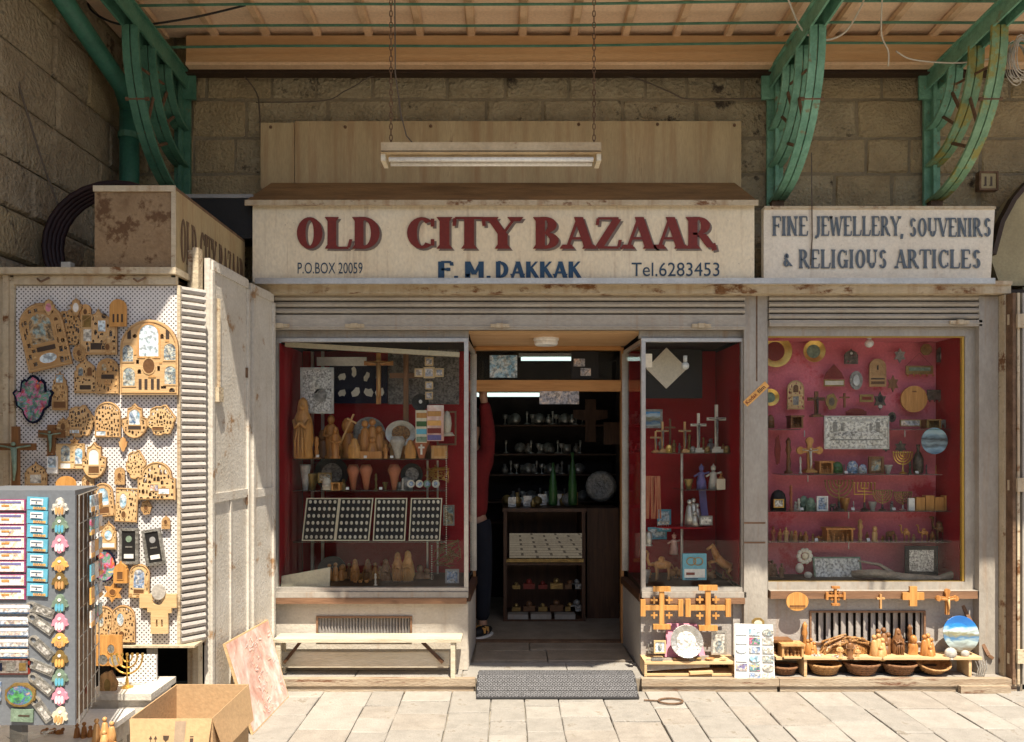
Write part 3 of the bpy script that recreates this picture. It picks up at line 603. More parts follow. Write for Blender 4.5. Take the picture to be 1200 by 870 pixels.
# main sign: tapering cap and lettered face
YS = -.12; xa, xb = X(296,YS), X(884,YS); zt, zb = Z(241,YS), Z(330,YS); H = zt-zb
ms = thing('shop_sign', 'large cream shop sign painted OLD CITY BAZAAR in dark red letters', 'sign', ((xa+xb)/2, YS, zb))
hw = (xb-xa)/2
m = MB(); m.box(-hw, hw, 0, .03, 0, H); m.box(-hw, -hw+.02, .03, .33, 0, H); m.box(hw-.02, hw, .03, .33, 0, H); m.build('sign_face', 'sign_board', ms)
m = MB(); zc = Z(219,.2)-zb
m.add([(-hw-.035,-.035,H+.0),(hw+.01,-.035,H+.0),(hw-.04,.3,zc),(-hw+.03,.3,zc),(-hw-.035,-.035,H+.02),(hw+.01,-.035,H+.02),(hw-.04,.3,zc+.02),(-hw+.03,.3,zc+.02)],
      [(0,1,2,3),(7,6,5,4),(0,4,5,1),(1,5,6,2),(2,6,7,3),(3,7,4,0)]); m.build('sloping_cap', 'sign_cap', ms)
m = MB(); m.box(-hw-.036, hw+.012, -.045, -.034, H-.012, H+.022); m.build('drip_edge', 'rusty_cream', ms)
def text_at(parent, txt, px0, px1, pyt, pyb, Y, base, mats, T=.2, tt=.06, shade=True, ser=.12):
    h = Z(pyt,Y)-Z(pyb,Y); wd = X(px1,Y)-X(px0,Y); lx, lz = X(px0,Y)-base.x, Z(pyb,Y)-base.z
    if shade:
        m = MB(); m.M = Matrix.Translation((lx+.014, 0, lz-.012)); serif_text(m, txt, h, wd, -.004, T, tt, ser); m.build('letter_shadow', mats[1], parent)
    m = MB(); m.M = Matrix.Translation((lx, 0, lz)); serif_text(m, txt, h, wd, -.008, T, tt, ser); m.build('lettering', mats[0], parent)
for w_, a, b in (('OLD',345,447), ('CITY',473,606), ('BAZAAR',625,838)):
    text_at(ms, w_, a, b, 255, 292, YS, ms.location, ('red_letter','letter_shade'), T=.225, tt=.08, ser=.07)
for tx, a, b, t0, t1, mt, bd in (('P.O.BOX 20059',349,425,308,321,'dark_letter',0), ('Tel.6283453',740,843,308,324,'dark_letter',0), ):
    sans(ms, 'lettering', tx, X(a,YS)-ms.location.x, Z(t1,YS)-zb, -.004, Z(t0,YS)-Z(t1,YS), X(b,YS)-X(a,YS), mt, bd)
for tx, a, b in (('F',512,529),('.',533,536.5),('M',545,567),('.',571,574.5),('DAKKAK',580,680)):
    m = MB(); m.M = Matrix.Translation((X(a,YS)-ms.location.x, 0, Z(326,YS)-zb)); serif_text(m, tx, Z(307,YS)-Z(326,YS), X(b,YS)-X(a,YS), -.006, .24, .15, -.12); m.build('lettering', 'blue_letter', ms)
YR = -.06; xa, xb = X(895,YR), X(1166,YR); zt2, zb2 = Z(243,YR), Z(333,YR)
rs = thing('shop_sign', 'cream sign painted FINE JEWELLERY, SOUVENIRS & RELIGIOUS ARTICLES in grey-blue letters', 'sign', (xa, YR, zb2))
m = MB(); m.plate([(0,0),(xb-xa-.03,0),(xb-xa,zt2-zb2),(0,zt2-zb2)], 0, .05); m.build('sign_face', 'sign_board_cool', rs)
m = MB(); m.box(0, xb-xa, -.012, .0, zt2-zb2-.014, zt2-zb2+.004); m.build('edge_strip', 'rusty_cream', rs)
for w_, a, b, t0, t1 in (('FINE',904,946,254,277),('JEWELLERY,',954,1058,254,277),('SOUVENIRS',1064,1160,256,278),('&',916,928,297,313),('RELIGIOUS',935,1038,293,315),('ARTICLES',1048,1148,293,315)):
    text_at(rs, w_, a, b, t0, t1, YR, rs.location, ('steel_letter',), T=.19, tt=.08, shade=False, ser=.05)
m = MB(); m.tube([(X(950,YR)-xa,-.012,zt2-zb2+.35),(X(951,YR)-xa,-.012,.3),(X(949,YR)-xa,-.012,.12)], .004, 5); m.build('hanging_wire', 'cable', rs)
# number tile
t = thing('number_tile', 'small square tile with the number 11 above the right sign', 'sign', W(1157,213,.2))
m = MB(); m.plate(rec(0,0,.13,.13), -.02, .03, [rec(0,0,.105,.105)]); m.build('frame', 'rusty_iron', t)
m = MB(); m.box(-.053,.053,-.012,.03,-.053,.053); m.build('tile', 'plaster', t)
m = MB(); [m.box(a-.006,a+.006,-.0145,-.0125,-.03,.03) for a in (-.02,.02)]; [m.box(a-.013,a+.007,-.0144,-.0126,z_-.004,z_+.004) for a in (-.02,.02) for z_ in (-.03,)]; m.build('lettering', 'ink', t)
# box sign on the left, projecting
ax0, ax1, ay0, ay1, az0, az1 = -2.13, -1.715, -1.13, -.05, 2.455, 2.91
bs = thing('box_sign', 'rusty projecting box sign at left with faded OLD CITY BAZAAR lettering on its side', 'sign', (ax1, ay0, az0))
W_, L_, H_ = ax1-ax0, ay1-ay0, az1-az0
m = MB(); m.box(-W_, 0, 0, .015, 0, H_); m.build('front_panel', 'box_rust', bs)
m = MB(); m.box(-.015, .0, .016, L_, 0, H_); m.build('side_panel', 'wall_panel', bs)
m = MB(); m.box(-W_, 0, 0, L_, H_+.001, H_+.016); m.box(-W_, 0, .016, L_, .0, .012); m.box(-W_, -W_+.012, .016, L_, .013, H_); m.build('housing', 'rusty_iron', bs)
m = MB(); m.box(-W_-.004, .004, -.01, -.001, H_-.012, H_+.018); m.box(-.016, .006, -.01, -.001, .0, H_-.013); m.build('edge_trim', 'rusty_cream', bs)
m = MB(); m.M = Matrix.Translation((.004, .06, .1)) @ Matrix.Rotation(PI/2, 4, 'Z'); serif_text(m, 'OLD CITY BAZAAR', .23, .98, 0, .2, .07, .08); m.build('lettering', 'ghost_letter', bs)
# dark crate and hose behind the box sign
m = MB()
for i in range(5): a0 = .02*i; m.tube([(math.cos(a)*(.4-i*.012), a0, math.sin(a)*(.36-i*.01)) for a in [2*PI*k/28 for k in range(28)]], .017, 7, close=True)
simple('hose_coil', m, 'dark_hose', 'coiled dark red hose resting behind the rusty box sign', 'hose', (-2.23, -.72, 2.72), smooth=True)
t = thing('plastic_crate', 'dark grey crate sitting behind the box sign against the back wall', 'crate', (-1.86, .02, 2.93))
m = MB(); m.box(-.24,.2,-.1,.1,0,.018); m.box(-.24,.2,-.1,-.085,.019,.26); m.box(-.24,.2,.085,.1,.019,.26); m.box(-.24,-.225,-.084,.084,.019,.26); m.box(.185,.2,-.084,.084,.019,.26); m.build('body', 'black', t)
m = MB(); m.box(-.25,.21,-.11,.11,.261,.285); m.build('rim', 'grey', t)
m = MB(); m.ball((0,0,.03),.05,.04,.03); m.box(-.09,-.02,-.04,.02,.0,.02); m.box(.03,.09,-.03,.03,.0,.05); m.box(-.03,.02,-.05,-.01,.05,.1)
simple('rubble_piece', m, 'bone', 'small broken white bits on the beam left of the box sign', 'rubble', (-2.33, -.98, 2.46))

# ---------------------------------------------------------------- beam and rolling shutters
t = thing('steel_beam', 'rusty cream steel beam running above both rolling shutters', 'beam', (0, -.02, 0))
m = MB(); m.box(X(300,0), X(1178,0), -.04, .1, Z(346,0), Z(333,0)); m.build('beam_body', 'rusty_cream', t)
m = MB(); m.box(X(300,0), X(1178,0), -.055, -.041, Z(336.5,0), Z(332,0)); m.build('lip', 'rusty_cream', t)
m = MB(); m.box(0, X(1160,-.12)-X(300,-.12), -.02, .0, -.018, .018); m.box(.0, 1.3, -.026, -.0205, -.02, .01)
simple('metal_rail', m, 'aluminium', 'long thin grey metal strip lying along the beam below the signs', 'rail', W(300,330,-.145))
def shutter(px0, px1, rows, pyb0, pyb1, label, latches):
    Y = .04; t = thing('rolling_shutter', label, 'shutter', (0, Y, Z(pyb1,Y)), 'rolled up metal shutters')
    zb = t.location.z; a, b = X(px0,Y), X(px1,Y); p = rows[0]; n = rows[1]; y = p
    for i in range(n):
        za, zc = Z(y+i*rows[2]+rows[2],Y)-zb, Z(y+i*rows[2],Y)-zb; h = zc-za; m = MB()
        prof = [(-.0,za),(-.022,za+h*.12),(-.03,za+h*.45),(-.022,za+h*.8),(-.004,za+h*.9),(.01,za+h*.9),(.01,za)]
        m.add([(a,q[0],q[1]) for q in prof]+[(b,q[0],q[1]) for q in prof], [(k,(k+1)%7,7+(k+1)%7,7+k) for k in range(7)]+[tuple(range(7))[::-1], tuple(range(7,14))])
        m.build('slat', 'shutter_metal', t)
    m = MB(); m.box(a, b, .01, .03, 0, Z(rows[0]-2,Y)-zb); m.build('backing', 'dark_interior', t)
    m = MB(); m.box(a, b, -.03, .008, .0, Z(pyb0,Y)-zb); m.box(a, b, -.036, -.0305, .012, .022); m.build('bottom_bar', 'shutter_metal', t)
    for px in latches:
        m = MB(); m.box(X(px-11,Y), X(px+11,Y), -.05, -.037, .012, .034); m.box(X(px-4,Y), X(px+4,Y), -.058, -.051, .008, .038); m.build('latch', 'rusty_cream', t)
shutter(320, 872, (346, 3, 7.5), 370, 387, 'wide rolled up shutter above the doorway and left display', (330, 417, 586, 820))
shutter(900, 1148, (346, 4, 7.2), 376, 383, 'narrow rolled up shutter above the right display window', (1120,))
# mullion and jambs
t = thing('shop_post', 'grey painted steel post between the centre and right display windows', 'post', (X(886,.03), .03, .08))
a, b = X(872,.03)-t.location.x, X(899.5,.03)-t.location.x; zt = Z(347,.03)-.08
m = MB(); m.box(a, b, 0, .1, 0, zt); m.build('post_body', 'grey_post', t)
m = MB(); m.box(X(886,.03)-t.location.x, X(887.5,.03)-t.location.x, -.003, -.0005, Z(447,.03)-.08, zt); m.build('cable_line', 'rusty_iron', t)
for py in (612, 635): m = MB(); m.box(a-.001, b*.8, -.002, -.0003, Z(py+2,.03)-.08, Z(py,.03)-.08); m.build('rust_line', 'brown_rail', t)
m = MB(); m.box(-.1,.1,-.0035,-.001,-.022,.022); st = m.build('sticker', 'kodak_yellow', t, (-.0,-.0, Z(462,.03)-.08)); st.rotation_euler = (0,-math.radians(43),0)
sans(st, 'lettering', 'Kodak', -.09, -.012, -.0045, .026, .095, 'red_letter', .01); sans(st, 'lettering', 'film', .015, -.012, -.0045, .026, .06, 'ink', .02)
t = thing('door_jamb', 'pale rust-streaked jamb at the right end of the shop front', 'post', (X(1163,.0), 0, .07))
xj = t.location.x; zt = Z(347,0)-.07
m = MB(); m.box(X(1148.5,0)-xj, X(1171,0)-xj, .01, .1, 0, zt); m.build('jamb_panel', 'grey_post', t)
m = MB(); m.box(X(1171.5,0)-xj, X(1176,0)-xj, -.05, .1, -.05, zt); m.box(X(1178,0)-xj, X(1183,0)-xj, -.07, .1, -.05, zt); m.box(X(1176.2,0)-xj, X(1177.8,0)-xj, .0, .1, -.05, zt); m.build('angle_iron', 'rusty_cream', t)
for py in (377, 568, 768): m = MB(); m.tube([(X(1175,0)-xj,-.075,Z(py+6,0)-.07),(X(1175,0)-xj,-.075,Z(py-6,0)-.07)], .016, 8); m.build('hinge', 'rusty_cream', t)
t = thing('folded_shutter_door', 'dark folded metal door with rusty hinges at the far right edge', 'door', (X(1192,-.1), -.1, .0))
xj = t.location.x
for a, b, mt in ((1184.5,1188,'rusty_iron'),(1190,1193,'rusty_cream'),(1196,1201,'grey_post')): m = MB(); m.box(X(a,-.1)-xj, X(b,-.1)-xj, -.02, .12, .05, Z(344,-.1)); m.build('door_leaf', mt, t)
m = MB(); m.box(X(1183.6,-.1)-xj, .9, .13, .16, .0, Z(335,-.1)); m.build('door_panel', 'dark_interior', t)
for py in (377, 568, 768): m = MB(); m.box(X(1188,-.1)-xj, X(1197,-.1)-xj, -.04, -.021, Z(py+8,-.1), Z(py-8,-.1)); m.build('hinge', 'rusty_cream', t)
# plastered arch at right
Y = .12; xo = X(1172,Y); t = thing('stone_arch', 'olive plastered arch of the neighbouring shop at the right edge', 'arch', (xo, Y, Z(335,Y)))
pts = [(0,0)]+[((X(px,Y)-xo), Z(py,Y)-Z(335,Y)) for px, py in ((1160,300),(1170,262),(1184,236),(1200,217),(1240,190),(1300,176),(1380,176))]+[(X(1380,Y)-xo,0)]
m = MB(); m.plate(pts, 0, .1); m.build('infill', 'plaster', t)
m = MB(); m.box(X(1201,Y)-xo, 2.9, .02, .08, -t.location.z, -.004); m.build('lower_infill', 'plaster', t)
m = MB(); m.box(X(1215,Y)-xo, X(1370,Y)-xo, -.01, .0195, -t.location.z, -.3); m.build('door_panel', 'dark_wood', t)
m = MB(); m.strip([(p[0],-.02,p[1]) for p in pts[1:-1]], .06, .03, side=(0,1,0)); m.build('arch_rim', 'dark_brown', t)

# ---------------------------------------------------------------- tall folding metal door at left
dx = X(319,0)
fd = thing('folding_door', 'cream painted steel folding door with rust stains, standing open at left', 'door', (dx, 0, .05))
zt = Z(345,0)-.05
def leaf(p0, p1, h0, h1, parts=True):
    a, b = Vector((p0[0],p0[1],0)), Vector((p1[0],p1[1],0)); d = (b-a); L = d.length; ang = math.atan2(d.y, d.x)
    m = MB(); m.M = Matrix.Translation(a) @ Matrix.Rotation(ang, 4, 'Z'); m.box(0, L, -.015, .015, h0, h1); o = m.build('leaf', 'door_paint', fd)
    for zz in (0, .49, 1.0):
        z0 = h0+zz*(h1-h0)
        m = MB(); m.M = Matrix.Translation(a) @ Matrix.Rotation(ang, 4, 'Z')
        z0 = min(max(z0, h0+.03), h1-.035); m.box(.02, L-.02, .0155, .026, z0-.025, z0+.025); m.build('rail', 'door_paint', o)
    m = MB(); m.M = Matrix.Translation(a) @ Matrix.Rotation(ang, 4, 'Z'); m.box(.002, .03, .016, .03, h0+.06, h1-.065); m.box(L-.03, L-.002, .016, .03, h0+.06, h1-.065); 
    if L > .4: m.box(L*.5-.012, L*.5+.012, .016, .024, h0+.06, h1*.48)
    m.build('stile', 'door_paint', o)
    return o
leaf((-.0,-.02), (-.035,-.36), .0, zt)
l2 = leaf((-.05,-.375), (-.075,-.93), .0, zt+.02)
m = MB(); m.box(-.125,-.095,-1.0,-.94,-.02,zt+.06); m.box(-.16,-.13,-.98,-.95,-.02,zt+.05); m.build('edge_post', 'rusty_cream', fd)
m = MB(); m.tube([(-.045,-.84,1.85),(-.045,-.84,2.35)], .01, 6); m.box(-.06,-.03,-.875,-.805,1.78,1.86); m.build('bolt', 'rusty_cream', fd)
for zz in (.7, 1.42, 2.2): m = MB(); m.tube([(-.11,-1.01,zz),(-.11,-1.01,zz+.07)], .018, 8); m.build('hinge', 'rusty_cream', fd)
for zz in (1.18, 1.95): m = MB(); m.box(-.045,-.025,-.42,-.36,zz,zz+.06); m.build('lock', 'rusty_iron', fd)

# ---------------------------------------------------------------- hanging fluorescent lamp
Y = -.9; xa, xb = X(447,Y), X(704,Y); zl = Z(190,Y)
t = thing('hanging_lamp', 'long unlit fluorescent lamp hanging on two chains before the wall', 'lamp', ((xa+xb)/2, Y, zl)); hw = (xb-xa)/2
m = MB(); m.box(-hw, hw, -.02, .1, .055, .1); m.build('housing', 'lampcase', t)
m = MB(); m.add([(-hw,-.035,.04),(hw,-.035,.04),(hw,.115,.04),(-hw,.115,.04),(-hw,-.01,.0545),(hw,-.01,.0545),(hw,.09,.0545),(-hw,.09,.0545)], [(0,3,2,1),(4,5,6,7),(0,1,5,4),(1,2,6,5),(2,3,7,6),(3,0,4,7)]); m.build('reflector', 'lampcase', t)
for y in (.005, .075): m = MB(); m.tube([(-hw+.04,y,.016),(hw-.04,y,.016)], .013, 10); m.build('tube', 'lamp_white', t, smooth=True)
for s in (-1, 1): m = MB(); m.box(s*hw-.012*s-.012, s*hw-.012*s+.012, -.02, .1, .0, .0395); m.build('end_cap', 'cream', t)
link = None
for cx in (X(457,Y)-t.location.x, X(697,Y)-t.location.x):
    m = MB(); z = .115; i = 0
    m.box(cx-.012, cx+.012, .03, .045, .1005, .12)
    while z < 4.36-zl:
        pts = [(math.cos(a)*.008, math.sin(a)*.019) for a in [2*PI*k/8 for k in range(8)]]
        m.tube([(cx+(p[0] if i % 2 else 0), .037+(0 if i % 2 else p[0]), z+p[1]) for p in pts], .0028, 4, close=True); z += .031; i += 1
    m.build('chain', 'rusty_iron', t)
m = MB(); cx = X(462,Y)-t.location.x; m.tube([(cx+.11,.04,.1),(cx+.06,.04,.16),(cx+.03,.04,.28),(cx,.04,.5),(cx-.005,.04,1.2)], .004, 5); m.build('power_cable', 'cable', t)

# cables ----------------------------------------------------------
def cable(pts, r, mat, label, nm='cable', grp=None):
    P = [W(*p) for p in pts]; out = []
    for i in range(len(P)-1):
        p0, p1, p2, p3 = P[max(i-1,0)], P[i], P[i+1], P[min(i+2,len(P)-1)]
        for k in range(5):
            u = k/5; out.append(.5*((2*p1)+(p2-p0)*u+(2*p0-5*p1+4*p2-p3)*u*u+(-p0+3*p1-3*p2+p3)*u**3))
    out.append(P[-1]); o0 = out[0].copy(); m = MB(); m.tube([p-o0 for p in out], r, 5)
    simple(nm, m, mat, label, 'cable', o0, grp, smooth=True)
cable([(922,-5,-.5),(940,35,-.4),(965,47,-.4),(990,38,-.4),(1008,10,-.4),(1015,-8,-.4)], .006, 'cable_white', 'pale cable looping down below the canopy near the middle bracket')
cable([(1034,-5,-.4),(1033,40,-.3),(1041,60,-.25),(1041,78,-.2)], .005, 'cable_white', 'short pale cable hanging straight down between the right brackets')
cable([(1050,60,-.2),(1070,70,-.2),(1120,74,-.2),(1160,69,-.3),(1190,60,-.5)], .005, 'cable_white', 'pale cable sagging from the canopy to the coil of wire at right')
cable([(700,84,.22),(745,92,.22),(785,108,.22),(805,116,.22),(850,116,.22),(910,115,.22)], .005, 'cable', 'thin cable running along the wall above the board, right part')
cable([(285,88,.22),(300,108,.22),(304,130,.22),(307,200,.22),(306,235,.22)], .005, 'cable', 'thin dark cable running down the wall left of the plywood board')
cable([(300,120,.22),(380,118,.22),(410,104,.22),(470,84,.22),(700,83,.22)], .004, 'cable', 'thin cable running along the wall above the board, left part')
cable([(0,35,-1.0),(12,65,-.9),(28,120,-.85),(48,185,-.8),(66,235,-.7),(72,250,-.7)], .006, 'cable', 'thin loose cable hanging down the left side wall')
cable([(100,-6,-.1),(110,15,-.2),(150,30,-.2),(220,22,-.2),(290,6,-.2)], .007, 'rubber', 'black cable drooping under the canopy at upper left')
m = MB()
for i in range(9): r = .05+.006*(i % 3); m.tube([(math.cos(a)*r, .012*i-.05, math.sin(a)*r*2.1+.01*math.sin(3*a+i)) for a in [2*PI*k/18 for k in range(18)]], .0035, 5, close=True)
simple('wire_coil', m, 'silver', 'bundle of shiny coiled wire hanging at the right edge below the canopy', 'wire', W(1195,70,-.5))
# ================================================================== DISPLAY CASES
FY = .08
def rail(parent, nm, a, b, w, d, mat, up=(0,-1,0)):
    m = MB(); m.bar(a, b, w, d, up); return m.build(nm, mat, parent)
def panel(parent, nm, q, mat, th=.012):
    """quad panel with thickness"""
    q = [Vector(p) for p in q]; n = (q[1]-q[0]).cross(q[3]-q[0]).normalized()*th; m = MB()
    m.add(q+[p+n for p in q], [(0,1,2,3),(7,6,5,4),(0,4,5,1),(1,5,6,2),(2,6,7,3),(3,7,4,0)]); return m.build(nm, mat, parent)
def showcase(side):
    if side == 'L':
        x0, x1, xi = X(322,FY), X(549,FY), X(549,FY)+.02; lab = 'left glazed display case with red lining and aluminium frame'
        inn = x1; out = x0; s = 1
    else:
        x0, x1 = X(751,FY), X(872,FY); lab = 'centre glazed display case with red lining beside the doorway'; inn = x0; out = x1; s = -1
    zt, zg, zs = Z(397,FY), Z(688,FY), Z(699,FY); BK = .78
    t = thing('display_case', lab, 'display case', ((x0+x1)/2, FY, .08)); ox, oz = t.location.x, .08
    A = lambda x, y, z: (x-ox, y-FY, z-oz)
    bi = inn-s*.0+ (.03*s if side == 'L' else .03)
    bi = inn+(.022 if side == 'L' else -.022)   # the side towards the door narrows the recess a little
    # frame
    rail(t, 'frame_bar', A(x0,FY,zt-.012), A(x1,FY,zt-.012), .024, .04, 'aluminium', (0,-1,0))
    rail(t, 'frame_bar', A(out+s*.012,FY,zg), A(out+s*.012,FY,zt-.025), .024, .04, 'aluminium')
    rail(t, 'frame_bar', A(inn-s*.014,FY,zg), A(inn-s*.014,FY,zt-.025), .028, .045, 'aluminium')
    rail(t, 'frame_bar', A(x0,FY-.005,zg-.012), A(x1,FY-.005,zg-.012), .024, .05, 'aluminium')
    rail(t, 'frame_bar', A(inn-s*.02,FY+.03,zt-.012), A(bi-s*.02,BK,zt-.012), .024, .03, 'aluminium', (1,0,0))
    rail(t, 'frame_bar', A(bi-s*.02,BK-.0,zg), A(bi-s*.02,BK-.0,zt-.025), .05, .05, 'aluminium')
    m = MB(); m.box(x0+.024-ox, x1-.03-ox, -.004, .002, zg-oz, zt-.025-oz); m.build('front_glass', 'window_glass', t)
    q = MB(); q.bar(A(inn-s*.015,FY+.04,(zg+zt)/2), A(bi-s*.015,BK-.03,(zg+zt)/2), .005, zt-zg-.03, (0,0,1)); q.build('side_glass', 'window_glass', t)
    # lining
    bx0, bx1 = x0+.02, x1-.02
    panel(t, 'back_lining', [A(bx0,.74,zg-.01), A(bx1,.74,zg-.01), A(bx1,.74,zt-.01), A(bx0,.74,zt-.01)], 'red_felt')
    if side == 'L': panel(t, 'side_lining', [A(x0+.005,FY+.04,zg), A(x0+.005,.73,zg), A(x0+.005,.73,zt-.02), A(x0+.005,FY+.04,zt-.02)], 'red_felt', .01)
    else: panel(t, 'side_lining', [A(x1-.005,.73,zg), A(x1-.005,FY+.04,zg), A(x1-.005,FY+.04,zt-.02), A(x1-.005,.73,zt-.02)], 'red_felt', .01)
    m = MB(); m.box(x0+.02-ox, x1-.03-ox, .03, .72, zg-.06-oz, zg-.012-oz); m.build('display_floor', 'dark_brown', t)
    m = MB(); m.box(x0+.02-ox, x1-.03-ox, .03, .72, zt+.0-oz, zt+.02-oz); m.build('ceiling_board', 'dark_interior', t)
    # sill, rail and base
    m = MB(); m.box(x0-ox, x1-ox+(.0), -.05, .03, zs-oz, zg-.026-oz); m.build('sill', 'grey_post', t)
    m = MB(); m.box(x0-ox+.01, x1-ox-.01, -.055, -.001, Z(706,FY)-oz, zs-.002-oz); m.build('wood_rail', 'brown_rail', t)
    dk = MB(); dk.bar(A(inn-s*.01,FY+.0,zs-.01), A(bi-s*.01,BK,zs-.01), .05, .045, (1,0,0)); dk.build('side_rail', 'dark_wood', t)
    return t, A, x0, x1, zt, zg, inn, bi, s, BK
def base(t, A, x0, x1, inn, bi, s, BK, mat, grille=None):
    Yb = FY+.02; zt = Z(707,FY) if bi is not None else Z(701,FY)
    hole = None
    if grille:
        a, b, c, d = grille; gx0, gx1, gz1, gz0 = X(a,Yb), X(b,Yb), Z(c,Yb), Z(d,Yb); o = t.location
        hole = [(gx0-o.x,gz0-o.z),(gx1-o.x,gz0-o.z),(gx1-o.x,gz1-o.z),(gx0-o.x,gz1-o.z)]
    m = MB(); o = t.location
    m.plate([(x0-o.x,.0),(x1-o.x,.0),(x1-o.x,zt-o.z),(x0-o.x,zt-o.z)], .02, .045, [hole] if hole else []); m.build('base_panel', mat, t)
    if bi is not None:
        q = MB(); q.bar(A(inn-s*.012,Yb+.03,(zt+o.z)/2), A(bi-s*.012,BK,(zt+o.z)/2), .02, zt-o.z, (0,0,1)); q.build('base_panel', mat, t)
    if hole:
        m = MB(); m.plate([(hole[0][0]-.012,hole[0][1]-.012),(hole[1][0]+.012,hole[1][1]-.012),(hole[2][0]+.012,hole[2][1]+.012),(hole[3][0]-.012,hole[3][1]+.012)], .008, .019, [hole]); m.build('grille_frame', 'brown_rail', t)
        m = MB(); m.box(hole[0][0], hole[1][0], .07, .09, hole[0][1], hole[2][1]); m.build('grille_back', 'dark_interior', t)
        n = 30 if (gx1-gx0) < .7 else 15; first = None; wd = (gx1-gx0)/n
        for i in range(n):
            if first is None:
                m = MB(); m.add([(0,.0,0),(wd*.75,.022,0),(wd*.8,.018,0),(.004,-.004,0)]+[(0,.0,gz1-gz0),(wd*.75,.022,gz1-gz0),(wd*.8,.018,gz1-gz0),(.004,-.004,gz1-gz0)], [(0,1,5,4),(1,2,6,5),(2,3,7,6),(3,0,4,7)])
                first = m.build('grille_slat', 'base_paint_grey', t); first.location = (hole[0][0]+.004, .03, hole[0][1])
            else: inst(first, t, (hole[0][0]+.004+i*wd, .03, hole[0][1]))
caseL = showcase('L'); tL, A, x0, x1, zt, zg, inn, bi, s, BK = caseL
base(tL, A, x0, x1-.006, inn, bi, s, BK, 'base_paint', (373, 481, 724, 749))
caseC = showcase('R'); tC, A2, a0, a1, _, _, inn2, bi2, s2, _ = caseC
base(tC, A2, a0+.004, a1, inn2, bi2, s2, BK, 'base_paint_grey')
for (t_, a_, b_) in ((tL, x0, x1), (tC, a0, a1)):
    m = MB(); m.box(a_-t_.location.x-.01, b_-t_.location.x+(.0 if t_ is tL else .01), -.0, .05, Z(396.5,FY)-.08, Z(386,FY)-.08); m.build('head_board', 'grey_post', t_)
# shelves with brackets
def shelf(t, px0, px1, py, Y0, Y1, mt='shelf_glass', th=.006):
    z = Z(py, Y0)-t.location.z; m = MB(); m.box(X(px0,Y0)-t.location.x, X(px1,Y0)-t.location.x, Y0-t.location.y, Y1-t.location.y, z-th, z); return m.build('shelf', mt, t)
SL1, SL2, SL3 = .36, .36, .36
shelf(tL, 343, 523, 538, SL1, .7); shelf(tL, 343, 523, 575, SL2, .7); shelf(tL, 343, 523, 635, .3, .7)
for px in (365, 377): m = MB(); m.box(X(px,.66)-tL.location.x, X(px,.66)-tL.location.x+.02, .56, .58, zg-.08, zt-.1); m.build('shelf_upright', 'aluminium', tL)
for px in (500, 512): m = MB(); m.box(X(px,.62)-tL.location.x, X(px,.62)-tL.location.x+.012, .53, .55, zg-.08, Z(540,.6)-.08); m.build('shelf_upright', 'aluminium', tL)
# white blind box under the case's ceiling, and back window strip
m = MB(); m.bar(A(X(335,.2),.2,Z(404,.2)), A(X(538,.2),.24,Z(416,.24)), .03, .05); m.build('roller_tube', 'cream', tL)
m = MB(); m.box(X(372,.6)-tL.location.x, X(430,.6)-tL.location.x, .5, .52, Z(429,.6)-.08, Z(419,.6)-.08); m.build('white_strip', 'white', tL)
m = MB(); m.box(X(455,.72)-tL.location.x, X(538,.72)-tL.location.x, .628, .64, Z(474,.72)-.08, Z(408,.72)-.08); m.build('back_window', 'print_dark', tL)
for (a, b, c, d) in ((512,535,482,484),(512,514,484,520),(533,535,484,520),(512,535,520,522)):
    m = MB(); m.box(X(a,.7)-tL.location.x, X(b,.7)-tL.location.x, .6, .612, Z(d,.7)-.08, Z(c,.7)-.08); m.build('lining_frame', 'brown_rail', tL)
# centre case inner
m = MB(); m.tube([(X(799,.4)-tC.location.x,.32,zg-.08),(X(799,.4)-tC.location.x,.32,Z(531,.4)-.08)], .01, 8); m.build('shelf_upright', 'silver', tC)
shelf(tC, 770, 857, 531, .33, .6); shelf(tC, 797, 846, 574, .33, .6)
m = MB(); m.lathe([(.0,0),(.2,0),(.2,.008),(.0,.008)], (X(801,.42)-tC.location.x,.34,Z(618,.42)-.08), 24, 1, .55); m.build('shelf', 'red_felt', tC)
m = MB(); m.box(X(752,.5)-tC.location.x, X(823,.5)-tC.location.x, .42, .44, Z(467,.5)-.08, Z(410,.5)-.08); m.build('back_window', 'black', tC)
m = MB(); cx_, cz_ = X(781,.48)-tC.location.x, Z(432,.48)-.08; m.plate([(cx_-.145,cz_),(cx_,cz_-.145),(cx_+.15,cz_),(cx_,cz_+.15)], .4, .415); m.build('diamond_card', 'sign_board_cool', tC)
m = MB(); m.ball((X(803,.2)-tC.location.x,.12,Z(429,.2)-.08), .028); m.tube([(X(803,.2)-tC.location.x,.12,Z(424,.2)-.08),(X(803,.2)-tC.location.x,.12,Z(417,.2)-.08)], .014, 8); m.build('light_bulb', 'lamp_white', tC, smooth=True)
m = MB(); m.box(X(754,FY)-tC.location.x, X(764,FY)-tC.location.x, -.008, -.005, Z(431,FY)-.08, Z(415,FY)-.08); m.build('paper_notice', 'cream', tC)

